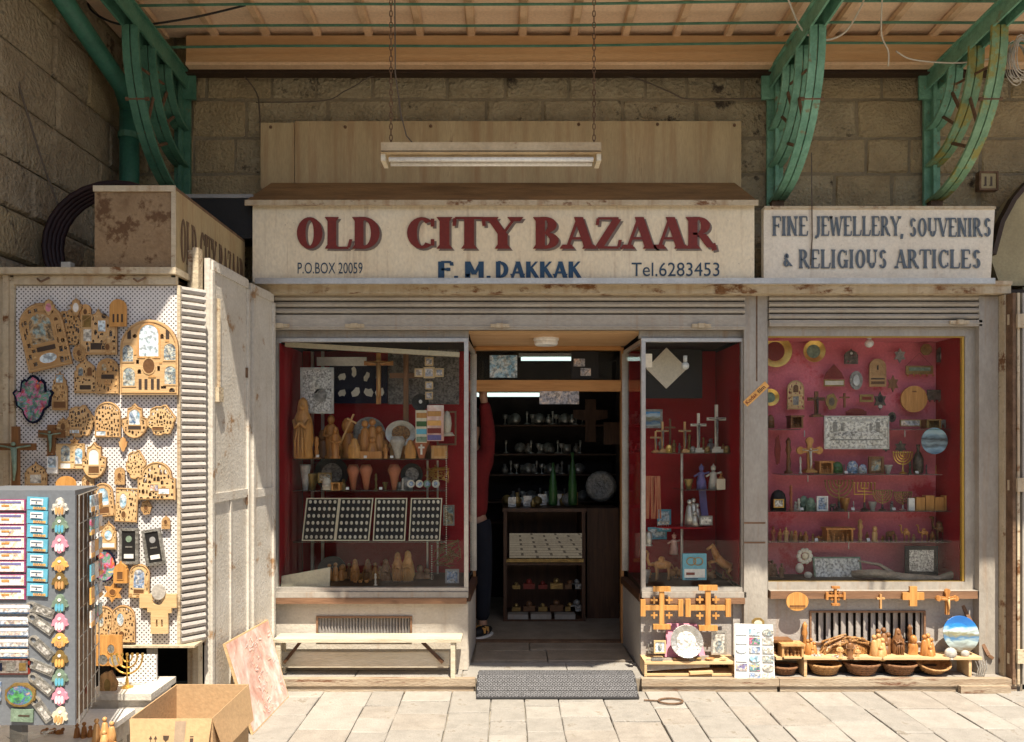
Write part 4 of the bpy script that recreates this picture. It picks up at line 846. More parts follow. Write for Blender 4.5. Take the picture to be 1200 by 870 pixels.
# right display window ---------------------------------------------
RY = .06
zt, zg = Z(394,RY), Z(682,RY); x0, x1 = X(900,RY), X(1131,RY)
tR = thing('display_case', 'wide shallow right display window lined in magenta felt with glass shelves', 'display case', (x0, RY, .08))
m = MB(); m.plate([(0,zg-.08-.05),(X(1147,RY)-x0,zg-.08-.05),(X(1147,RY)-x0,Z(382,RY)-.08),(0,Z(382,RY)-.08)], -.0, .04, [[(.001,zg-.08),(x1-x0,zg-.08),(x1-x0,zt-.08),(.001,zt-.08)]]); m.build('frame', 'grey_post', tR)
m = MB(); m.plate([(.0015,zg-.0785),(x1-x0-.0015,zg-.0785),(x1-x0-.0015,zt-.0815),(.0015,zt-.0815)], .008, .035, [[(.002,zg-.078),(x1-x0-.014,zg-.078),(x1-x0-.014,zt-.088),(.002,zt-.088)]]); m.build('gold_strip', 'gold_edge', tR)
m = MB(); m.box(.003, x1-x0-.015, .02, .025, zg-.077, zt-.09); m.build('front_glass', 'window_glass', tR)
RB = .4
m = MB(); m.box(-.02, x1-x0+.0, RB-RY, RB-RY+.02, zg-.14, zt+.05); m.build('back_lining', 'magenta_felt', tR)
m = MB(); m.box(x1-x0-.012, x1-x0-.0, .045, RB-RY-.002, zg-.14, zt+.05); m.box(-.016, -.004, .045, RB-RY-.002, zg-.14, zt+.05); m.build('side_lining', 'red_felt', tR)
m = MB(); m.box(-.0, x1-x0-.014, .045, RB-RY-.002, zg-.14, zg-.085); m.build('display_floor', 'dark_brown', tR)
m = MB(); m.box(-.0, x1-x0-.014, .045, RB-RY-.002, zt-.078, zt-.06); m.build('ceiling_board', 'magenta_felt', tR)
RS = .2
for a, b, py in ((900,938,503),(1050,1124,503),(916,1104,556),(900,1124,599),(900,1122,635)):
    shelf(tR, a, b, py, RS, RB-.01)
for px, py in ((944,503),(1062,503),(948,556),(996,599),(996,635)):
    m = MB(); m.tube([(X(px,RS)-x0, RS-RY+.02, Z(py,RS)-.08-.008), (X(px,RS)-x0, RS-RY+.02, Z(py+9,RS)-.08)], .004, 6); m.build('shelf_clip', 'silver', tR)
m = MB(); m.ball((X(1017,.2)-x0,.12,Z(403,.2)-.08), .03); m.tube([(X(1017,.2)-x0,.12,Z(398,.2)-.08),(X(1017,.2)-x0,.12,Z(393,.2)-.08)], .015, 8); m.build('light_bulb', 'lamp_white', tR, smooth=True)
m = MB(); m.box(0, X(1147,RY)-x0, -.05, .03, Z(691,RY)-.08, zg-.132); m.build('sill', 'grey_post', tR)
m = MB(); m.box(0, X(1140,RY)-x0, -.055, -.002, Z(700,RY)-.08, Z(691,RY)-.082); m.build('wood_rail', 'brown_rail', tR)
AR = lambda x, y, z: (x-x0, y-RY, z-.08)
base(tR, AR, X(860,RY), X(1147,RY), None, None, 1, 0, 'base_paint_grey', (949, 1080, 717, 752))
for i, py in enumerate((470, 500, 530, 563, 598, 632)):
    m = MB(); m.box(X(1143,RY)-x0, X(1149,RY)-x0, -.004, -.0005, Z(py+1.5,RY)-.08, Z(py,RY)-.08); m.build('nail', 'rusty_iron', tR)

# ---------------------------------------------------------------- doorway
DY = .8; dx0, dx1 = X(556,DY), X(729,DY)
t = thing('doorway', 'open shop doorway with honey coloured wooden lintel, transom and ceiling', 'doorway', ((dx0+dx1)/2, DY, .09)); ox, oz = t.location.x, .09
m = MB(); m.box(X(549,.1)-ox+.002, X(751,.1)-ox-.002, .1-DY, .05, Z(390,.06)-oz, Z(390,.06)-oz+.03); m.build('ceiling_panel', 'fascia_wood', t)
zl0, zl1, ztt = Z(459,DY)-oz, Z(446,DY)-oz, Z(411,DY)-oz
m = MB(); m.box(dx0-ox+.012, dx1-ox-.012, -.03, .04, zl0, zl1); m.build('lintel', 'honey_wood', t)
m = MB(); m.box(dx0-ox+.012, dx1-ox-.012, -.02, .04, ztt, Z(390,.06)-oz-.002); m.build('top_board', 'honey_wood', t)
for x in (dx0-ox, dx1-ox): m = MB(); m.box(x-.01, x+.01, -.026, .05, 0, Z(392,.06)-oz); m.build('door_post', 'honey_post', t)
m = MB(); m.box(dx0-ox+.012, dx1-ox-.012, .0, .005, zl1, ztt); m.build('transom_glass', 'window_glass', t)
m = MB(); m.lathe([(.0,0),(.075,0),(.083,.01),(.083,.03),(.09,.035),(.09,.05),(0,.05)], (X(640,.35)-ox,.35-DY,Z(403,.35)-oz-.012), 20); m.build('ceiling_lamp', 'lamp_white', t, smooth=False)
m = MB(); m.box(X(574,DY)-ox, X(606,DY)-ox, -.026, -.02, Z(443,DY)-oz, Z(417,DY)-oz); o = m.build('sticker', 'print_blue', t)
m = MB(); m.box(X(669,DY)-ox, X(701,DY)-ox, -.026, -.02, Z(444,DY)-oz, Z(413,DY)-oz); o = m.build('sticker', 'black', t)
m = MB(); m.box(X(672,DY)-ox, X(685,DY)-ox, -.029, -.0265, Z(430,DY)-oz, Z(421,DY)-oz); m.box(X(680,DY)-ox, X(692,DY)-ox, -.029, -.0265, Z(441,DY)-oz, Z(432,DY)-oz); m.build('sticker_print', 'print_signs', o)
m = MB(); m.box(X(632,DY)-ox, X(678,DY)-ox, -.034, -.031, Z(474,DY)-oz, Z(459,DY)-oz); m.build('hanging_notice', 'print_signs', t)
m = MB(); m.box(dx0-ox, dx1-ox, -.02, .05, -.01, .012); m.build('threshold', 'rusty_iron', t)

# interior room ------------------------------------------------------
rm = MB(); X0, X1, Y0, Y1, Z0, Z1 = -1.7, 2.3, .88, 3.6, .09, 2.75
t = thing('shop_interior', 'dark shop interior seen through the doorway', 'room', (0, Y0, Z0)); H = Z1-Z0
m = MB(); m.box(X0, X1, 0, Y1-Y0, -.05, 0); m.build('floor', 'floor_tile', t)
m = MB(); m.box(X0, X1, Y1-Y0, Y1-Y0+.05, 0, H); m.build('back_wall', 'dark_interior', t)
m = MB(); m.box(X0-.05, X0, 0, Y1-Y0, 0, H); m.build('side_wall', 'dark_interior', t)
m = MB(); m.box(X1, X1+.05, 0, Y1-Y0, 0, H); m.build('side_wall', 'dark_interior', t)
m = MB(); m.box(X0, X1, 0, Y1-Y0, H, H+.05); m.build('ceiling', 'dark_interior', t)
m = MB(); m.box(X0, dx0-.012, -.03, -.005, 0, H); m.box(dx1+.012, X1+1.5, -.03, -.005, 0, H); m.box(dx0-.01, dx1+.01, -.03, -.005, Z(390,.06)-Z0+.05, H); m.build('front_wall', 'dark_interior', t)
for px0, px1, py, Y, lab in ((553,642,463,1.7,'lit fluorescent tube just under the lintel inside the dark shop'), (608,676,421,2.0,'lit fluorescent tube seen through the transom glass above the door')):
    u = thing('ceiling_light', lab, 'lamp', (X(px0,Y), Y, Z(py,Y)), 'lit tubes inside the shop'); L = X(px1,Y)-X(px0,Y)
    m = MB(); m.box(0, L, -.03, .03, .02, .05); m.build('housing', 'white', u); m = MB(); m.tube([(.02,0,0),(L-.02,0,0)], .016, 8); m.build('tube', 'tube_on', u)
# counter with mirror front
Y = 1.5; cx0, cx1 = X(590,Y), X(686,Y)
t = thing('counter', 'dark shop counter with a mirror strip reflecting the sunlit street', 'counter', (cx0, Y, .09)); wc = cx1-cx0
m = MB(); m.box(0, wc, .0, .5, 0, .02); m.box(0, wc, .48, .5, .02, .93); m.box(0, .03, 0, .479, .02, .93); m.box(wc-.03, wc, 0, .479, .02, .93); m.box(.031, wc-.031, .01, .479, Z(660,Y)-.09-.02, Z(660,Y)-.09); m.build('carcass', 'dark_wood', t)
m = MB(); m.box(-.01, wc+.01, -.01, .51, .931, .96); m.build('counter_top', 'dark_wood', t)
m = MB(); m.box(X(597,Y)-cx0, X(682,Y)-cx0, -.002, .02, Z(654,Y)-.09, Z(625,Y)-.09); m.build('mirror', 'mirror_m', t)
m = MB(); m.box(X(593,Y)-cx0, X(684,Y)-cx0, -.006, .03, Z(659,Y)-.09, Z(655,Y)-.09); m.build('mirror_rail', 'brass_dull', t)
for a in (595, 622, 650): m = MB(); m.box(X(a,Y)-cx0, X(a+24,Y)-cx0, -.01, .1, .021, .06); m.build('plinth_tile', 'grey_post', t)
Y = 1.62; m = MB(); m.box(0, X(725,Y)-X(688,Y), 0, .4, 0, .95); m.box(.03, X(725,Y)-X(688,Y)-.03, -.006, -.001, .1, .6)
simple('cabinet', m, 'dark_wood', 'dark wooden cabinet right of the shop counter', 'cabinet', (X(688,Y), Y, .09))
# shelving behind the counter and its silverware
Y = 2.25; sx0, sx1 = X(566,Y), X(722,Y)
t = thing('wall_shelving', 'tall dark shelving full of silverware behind the counter', 'shelving', (sx0, Y, .09)); ws = sx1-sx0
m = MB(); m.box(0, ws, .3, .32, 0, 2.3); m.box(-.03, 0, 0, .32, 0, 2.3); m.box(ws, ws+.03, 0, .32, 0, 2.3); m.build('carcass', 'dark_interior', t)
SY = (498, 532, 556, 588, 612)
for py in SY: m = MB(); m.box(.001, ws-.001, .0, .299, Z(py,Y)-.09-.014, Z(py,Y)-.09); m.build('shelf', 'dark_wood', t)
protos = []
for k in range(5):
    m = MB()
    if k == 0: m.lathe([(.02,0),(.022,.004),(.005,.02),(.005,.05),(.022,.065),(.026,.1),(.024,.1)], (0,0,0), 10)
    elif k == 1: m.lathe([(.02,0),(.035,.03),(.03,.06),(.012,.08),(.014,.1)], (0,0,0), 10)
    elif k == 2: m.box(-.035,.035,-.01,.005,0,.09); m.box(-.025,.025,-.014,-.0105,.012,.078)
    elif k == 3: m.lathe([(.03,0),(.034,.01),(.008,.02),(.006,.09),(.012,.1),(.01,.13)], (0,0,0), 10)
    else: m.lathe([(.0,0),(.05,.002),(.055,.006),(.0,.004)], (0,-.02,.055), 14, axis='y')
    protos.append(m)
names = ('silver_goblet','silver_vase','photo_frame','candlestick','silver_plate'); cats = ('goblet','vase','frame','candlestick','plate')
kk = 0
for si, py in enumerate(SY):
    first = {}
    for i in range(16):
        k = (i*2+si*3) % 5; px = 594+i*5.8+R.uniform(-3, 3)
        if R.random() < .15: continue
        if k not in first:
            o = protos[k].build(names[k], R.choice(('silver','pewter')), None, W(px, py, Y+.08), True); first[k] = o
            tag(o, f'small {cats[k]} in dull silver standing on the {["top","second","middle","fourth","lowest"][si]} shelf behind the counter', cats[k], f'{cats[k]}s on the {["top","second","middle","fourth","lowest"][si]} dark shelf')
        else: inst(first[k], None, W(px, py, Y+.08))
for px, h, lab in ((648, 50, 'tall green glass bottle-shaped figure left of its twin on the counter'), (671, 62, 'tallest green glass bottle-shaped figure on the counter')):
    k = K(1.7); hh = h*k; m = MB(); m.lathe([(.035,0),(.04,.02),(.038,hh*.4),(.025,hh*.7),(.012,hh*.85),(.014,hh)], n=12); simple('glass_figure', m, 'leaf_green', lab, 'figure', (X(px,1.7), 1.7, 1.06), 'green glass figures', smooth=True)
m = MB(); m.plate([(-.05,-.2),(.05,-.2),(.05,.0),(.16,.02),(.16,.1),(.05,.1),(.05,.2),(-.05,.2),(-.05,.1),(-.16,.1),(-.16,.02),(-.05,.0)], 0, .03)
simple('wall_cross', m, 'dark_wood', 'large dark carved cross hanging deep inside the shop', 'cross', W(692, 493, 2.2))
m = MB(); m.plate(rec(0,0,.16,.2), 0, .02, [rec(0,0,.13,.17)]); m.box(-.065,.065,.005,.018,-.085,.085)
simple('framed_picture', m, 'dark_wood', 'dim square picture frame on the right wall inside the shop', 'frame', W(718, 508, 1.9))
m = MB(); m.lathe([(.0,0),(.13,0),(.14,.02),(.1,.012),(0,.01)], (0,0,0), 20, axis='y'); simple('wall_plate', m, 'pewter', 'large dim round metal plate inside the shop at right', 'plate', W(704, 570, 1.9), smooth=True)

# ---------------------------------------------------------------- person in the doorway
def skin_obj(name, verts, edges, rad, mat, parent, sub=2):
    me = bpy.data.meshes.new(name); me.from_pydata(verts, edges, []); me.materials.append(MATS[mat])
    o = bpy.data.objects.new(name, me); COL.objects.link(o); o.parent = parent
    sm = o.modifiers.new('skin', 'SKIN'); sm.use_smooth_shade = True
    for i, r in enumerate(rad):
        sv = me.skin_vertices[0].data[i]; sv.radius = (r, r) if not isinstance(r, tuple) else r
    me.skin_vertices[0].data[0].use_root = True
    ss = o.modifiers.new('sub', 'SUBSURF'); ss.levels = sub; ss.render_levels = sub; return o
pe = thing('person', 'person in a dark red sweater and dark trousers reaching up inside the doorway, left side', 'person', (X(559,1.05), 1.05, .09))
# joints: pelvis at origin x; body half hidden behind the left post
V = [(-.06,0,.92),(-.06,0,1.1),(-.06,-.01,1.3),(-.05,0,1.44),(-.05,-.02,1.52),(-.04,-.05,1.6),(-.04,-.04,1.68),   # 0-6 pelvis..head
     (.03,-.01,.86),(.05,.0,.48),(.04,.02,.09),(.07,-.06,.04),(.09,-.1,.035),                                     # 7-11 right leg
     (-.15,.02,.86),(-.17,.04,.48),(-.17,.08,.09),(-.13,-.03,.035),(-.11,-.09,.03),                               # 12-16
     (.08,-.02,1.4),(.09,-.1,1.62),(.06,-.14,1.84),(.06,-.15,1.89),(.055,-.16,1.93),                              # 17-21 raised arm, wrist, palm
     (-.22,0,1.38),(-.26,.0,1.12),(-.24,-.1,.9),(-.24,-.13,.84)]
E = [(0,1),(1,2),(2,3),(3,4),(4,5),(5,6),(0,7),(7,8),(8,9),(9,10),(10,11),(0,12),(12,13),(13,14),(14,15),(15,16),(3,17),(17,18),(18,19),(19,20),(20,21),(3,22),(22,23),(23,24),(24,25)]
rd = [(.1,.07),(.1,.07),(.12,.08),.07,.05,.075,.085,.085,.06,.04,.028,.02,.085,.06,.04,.035,.025,.055,.042,.028,.03,.028,.055,.042,.028,.03]
fb = len(V)
for q in range(4):
    x = .03+.018*q; V += [(x,-.16,1.95),(x+.002,-.165,1.975+.006*(q in (1,2))),(x+.003,-.175,1.992+.008*(q in (1,2)))]; E += [(21,fb),(fb,fb+1),(fb+1,fb+2)]; rd += [.009,.008,.007]; fb += 3
V += [(.03,-.14,1.9),(.012,-.145,1.925)]; E += [(20,fb),(fb,fb+1)]; rd += [.011,.009]
skin_obj('body', V, E, rd, 'skin', pe)
sw = [V[i] for i in (0,1,2,3,17,18,19,22,23,24)]
skin_obj('sweater', [(-.06,0,.86)]+sw[1:], [(0,1),(1,2),(2,3),(3,4),(4,5),(5,6),(3,7),(7,8),(8,9)], [(.16,.13),(.16,.13),(.18,.13),.09,.075,.06,.045,.075,.06,.045], 'red_cloth', pe)
skin_obj('trousers', [(-.06,0,.98)]+[V[i] for i in (7,8,9,12,13,14)], [(0,1),(1,2),(2,3),(0,4),(4,5),(5,6)], [(.145,.115),.1,.078,.062,.1,.078,.062], 'jeans', pe)
m = MB(); m.ball((-.04,-.03,1.7), .1, .11, .1); m.build('hair', 'hair', pe, smooth=True)
m = MB(); m.M = Matrix.Translation((.075,-.04,0)) @ Matrix.Rotation(-.6, 4, 'Z'); m.ball((0,-.06,.045), .045, .13, .042); sh = m.build('shoe', 'black', pe, smooth=True)
m = MB(); m.M = Matrix.Translation((.075,-.04,0)) @ Matrix.Rotation(-.6, 4, 'Z'); m.lathe([(.05,0),(.054,.006),(.052,.018)], (0,-.06,0), 16, 1, 2.55); m.build('sole', 'white', sh)
m = MB(); m.M = Matrix.Translation((.075,-.04,0)) @ Matrix.Rotation(-.6, 4, 'Z'); m.box(-.05,.05,-.05,-.035,.05,.083); m.box(-.05,.05,-.09,-.075,.04,.08); m.build('stripe', 'kodak_yellow', sh)
m = MB(); m.M = Matrix.Translation((-.16,.04,0)); m.ball((0,-.05,.045), .045, .13, .042); m.build('shoe', 'black', pe, smooth=True)
# ================================================================== MERCHANDISE: builders
def cross_mb(w, h, t=.02, bar=.16, at=.3, tips=False):
    m = MB(); b = w*bar if bar < 1 else bar; b = w*bar; zc = h*(1-at)
    m.plate([(-b/2,0),(b/2,0),(b/2,zc-b/2),(w/2,zc-b/2),(w/2,zc+b/2),(b/2,zc+b/2),(b/2,h),(-b/2,h),(-b/2,zc+b/2),(-w/2,zc+b/2),(-w/2,zc-b/2),(-b/2,zc-b/2)], -t, 0)
    if tips:
        for x, z in ((-w/2,zc),(w/2,zc),(0,h)):
            m.plate(ell(x, z, b*.85, b*.85, 8), -t*.95, -.001)
    return m
def cross(px, py, w, h, Y, mat, label, corpus=None, stand=False, tips=False, bar=.16, at=.3, tilt=0, group=None, name='wall_cross'):
    k = K(Y); w *= k; h *= k; t = thing(name, label, 'cross', W(px, py, Y), group); t.rotation_euler = (0, tilt, 0)
    cross_mb(w, h, .018, bar, at, tips).build('cross_body', mat, t)
    if stand: m = MB(); m.box(-w*.3, w*.3, -.045, .03, 0, h*.07); m.box(-w*.2, w*.2, -.035, .02, h*.071, h*.12); m.build('stand', mat, t)
    if corpus:
        m = MB(); zc = h*(1-at); m.tube([(0,-.028,h*.12),(w*.03,-.03,h*.3),(0,-.028,zc-w*.02)], [w*.025,w*.05,w*.08], 6); m.ball((0,-.032,zc+w*.07), w*.055)
        m.tube([(-w*.42,-.026,zc+w*.03),(-w*.2,-.027,zc),(0,-.028,zc-w*.04),(w*.2,-.027,zc),(w*.42,-.026,zc+w*.03)], w*.025, 5); m.build('figure', corpus, t, smooth=True)
    return t
def jcross(px, py, s, Y, mat, label, th=.02):
    """Jerusalem cross: four T ends and four small crosses"""
    k = K(Y); s *= k; t = thing('jerusalem_cross', label, 'cross', W(px, py, Y)); a = s/2; b = s*.064
    m = MB(); m.box(-b, b, -th, 0, -a, a); m.box(-a, -b-.0005, -th*.9, -.001, -b, b); m.box(b+.0005, a, -th*.9, -.001, -b, b)
    for sg in (-1, 1): m.box(-a*.46, a*.46, -th*1.3, -.002, sg*a-b, sg*a+b); m.box(sg*a-b, sg*a+b, -th*1.2, -.003, -a*.44, a*.44)
    m.build('cross_body', mat, t); f = None
    for x in (-1, 1):
        for z in (-1, 1):
            if f is None:
                m = MB(); c = s*.09; e = s*.022; m.box(-e, e, -th*.7, 0, -c, c); m.box(-c, -e-.0003, -th*.68, 0, -e, e); m.box(e+.0003, c, -th*.68, 0, -e, e)
                f = m.build('small_cross', mat, t); f.location = (x*s*.2, 0, z*s*.2)
            else: inst(f, t, (x*s*.2, 0, z*s*.2))
    return t
def outline(shape, w, h):
    if shape == 'arch': return arch(0, 0, w, h, 14)
    if shape == 'round': return ell(0, 0, w/2, h/2, 26)
    if shape == 'rect': return rec(0, 0, w, h)
    if shape == 'dome':
        return [(-w/2,-h*.5),(w/2,-h*.5),(w/2,-h*.02),(w*.4,0)]+[(w*.4*math.cos(a),h*.02+h*.34*math.sin(a)) for a in [PI*i/10 for i in range(1,10)]]+[(-w*.4,0),(-w/2,-h*.02)]
    if shape == 'scroll':
        p = []
        for i in range(36): a = 2*PI*i/36; r = 1+.07*math.sin(6*a+.6)+.04*math.sin(11*a); p.append((w/2*r*math.cos(a)*.94, h/2*r*math.sin(a)*.94))
        return p
    if shape == 'house':
        return [(-w*.5,-h*.5),(w*.5,-h*.5),(w*.5,h*.12),(w*.42,h*.14),(w*.42,h*.24),(w*.2,h*.36),(w*.08,h*.4),(0,h*.5),(-w*.08,h*.4),(-w*.2,h*.36),(-w*.42,h*.24),(-w*.42,h*.14),(-w*.5,h*.12)]
    if shape == 'cup':   # round at the bottom with stepped shoulders
        return [(w*.5*math.cos(a), -h*.06+h*.42*math.sin(a)) for a in [PI+PI*i/14 for i in range(15)]]+[(w*.5,h*.08),(w*.3,h*.12),(w*.28,h*.36),(w*.12,h*.4),(0,h*.5),(-w*.12,h*.4),(-w*.28,h*.36),(-w*.3,h*.12),(-w*.5,h*.08)]
    if shape == 'hamsa':
        return [(w*.3*math.cos(a), -h*.05+h*.42*math.sin(a)) for a in [PI*1.12+PI*.76*i/8 for i in range(9)]]+[(w*.42,-h*.12),(w*.46,h*.06),(w*.52,h*.14),(w*.45,h*.2),(w*.33,h*.16),(w*.3,h*.36),(w*.22,h*.42),(w*.17,h*.38),(w*.1,h*.46),(0,h*.5),(-w*.1,h*.46),(-w*.17,h*.38),(-w*.22,h*.42),(-w*.3,h*.36),(-w*.33,h*.16),(-w*.45,h*.2),(-w*.52,h*.14),(-w*.46,h*.06),(-w*.42,-h*.12)]
    if shape == 'star': return [((w/2 if i % 2 == 0 else w*.29)*math.sin(PI*i/6), (h/2 if i % 2 == 0 else h*.29)*math.cos(PI*i/6)) for i in range(12)]
    if shape == 'oct': return ell(0, 0, w/2, h/2, 8, PI/8, 2*PI+PI/8)
def inside(p, poly):
    c = False; n = len(poly)
    for i in range(n):
        a, b = poly[i], poly[i-1]
        if (a[1] > p[1]) != (b[1] > p[1]) and p[0] < (b[0]-a[0])*(p[1]-a[1])/(b[1]-a[1])+a[0]: c = not c
    return c
def plaque(px, py, w, h, Y, shape, mat, label, cat='plaque', feats=(), nh=14, tilt=0, th=.008, hook=True, edge=None, name='wood_plaque', group=None, seed=None):
    """cut-out hanging plaque; feats are (shape,x,z,w,h,material) in fractions of the plaque; nh random fretwork holes"""
    k = K(Y); w *= k; h *= k; rr = random.Random(seed if seed is not None else int(px*7+py))
    t = thing(name, label, cat, W(px, py, Y), group); t.rotation_euler = (0, tilt, 0)
    out = outline(shape, w, h); holes = []; boxes = []; nh = int(nh*1.7)
    for f in feats: boxes.append((f[1]*w-f[3]*w*.56, f[1]*w+f[3]*w*.56, f[2]*h-f[4]*h*.55, f[2]*h+f[4]*h*.55))
    tries = 0
    while len(holes) < nh and tries < nh*30:
        tries += 1; x, z = rr.uniform(-.47, .47)*w, rr.uniform(-.47, .47)*h; a, b = rr.uniform(.024, .06)*w, rr.uniform(.026, .075)*h
        bb = (x-a, x+a, z-b, z+b)
        if any(not (bb[1] < q[0] or bb[0] > q[1] or bb[3] < q[2] or bb[2] > q[3]) for q in boxes): continue
        if not all(inside((x+i*a*1.45, z+j*b*1.45), out) for i in (-1, 1) for j in (-1, 1)): continue
        kind = rr.random(); p = arch(x, z, 1.7*a, 1.7*b, 4) if kind < .45 else (rec(x, z, 1.6*a, 1.3*b) if kind < .7 else ell(x, z, a*.85, b*.85, 7))
        holes.append(p); boxes.append(bb)
    m = MB(); wd = mat.startswith('ply') or mat == 'olive_light'
    if mat in ('ply', 'ply_pale') and rr.random() < .4: mat = 'ply' if mat == 'ply_pale' else 'ply_brown'
    m.plate(out, -th, 0, holes, side=1 if wd else None)
    if edge:
        m.c = 1; q = [(p[0]*1.05, p[1]*1.05) for p in out]; m.plate(q, -th*1.3, -.001, [[(p[0]*.955, p[1]*.955) for p in out]])
        m.build('board', (mat, edge), t)
    else: m.build('board', (mat, 'burnt_edge') if wd else mat, t)
    if wd and w > .06:
        q = MB(); q.c = 0; o2 = [(p_[0]*.955, p_[1]*.955) for p_ in out]; o3 = [(p_[0]*.925, p_[1]*.93) for p_ in out]; q.plate(o2, -th-.0035, -th-.0002, [o3]); q.build('raised_border', 'ply_brown' if mat != 'ply_brown' else 'ply', t)
        q = MB(); n_ = 0
        for _ in range(90):
            if n_ > 16: break
            x, z = rr.uniform(-.44, .44)*w, rr.uniform(-.44, .44)*h; a, b = rr.uniform(.02, .07)*w, rr.uniform(.012, .06)*h; bb = (x-a, x+a, z-b, z+b)
            if any(not (bb[1] < u[0] or bb[0] > u[1] or bb[3] < u[2] or bb[2] > u[3]) for u in boxes) or not all(inside((x+i*a*1.2, z+j*b*1.2), out) for i in (-1, 1) for j in (-1, 1)): continue
            boxes.append(bb); n_ += 1; q.plate(arch(x, z, 2*a, 2*b, 4) if rr.random() < .6 else rec(x, z, 2*a, 1.4*b), -th-.0025-.0001*n_, -th-.0002)
        if n_: q.build('carved_relief', rr.choice(('ply_brown', 'olive_light', 'ply_pale')), t, kind='stuff')
    for f in feats:
        fw, fh = f[3]*w, f[4]*h; cx, cz = f[1]*w, f[2]*h; e = min(fw, fh)*.1
        fn = {'arch': lambda a, b: arch(cx, cz, a, b, 8), 'oval': lambda a, b: ell(cx, cz, a/2, b/2, 16), 'rect': lambda a, b: rec(cx, cz, a, b)}[f[0]]
        m = MB(); m.plate(fn(fw, fh), -th-.0015, -th+.0002); o = m.build('picture', f[5], t)
        if fw > .012 and f[5] != 'dark_inlay': m = MB(); m.plate(fn(fw+2*e, fh+2*e), -th-.003, -th-.0005, [fn(fw, fh)]); m.build('picture_rim', mat if f[5] != 'print_pale' else 'olive_light', o)
    if hook: m = MB(); m.tube([(0,-.004,h*.5-.004),(0,-.008,h*.5+.014),(0,.004,h*.5+.022)], .0016, 4); m.build('hook', 'silver', t)
    return t
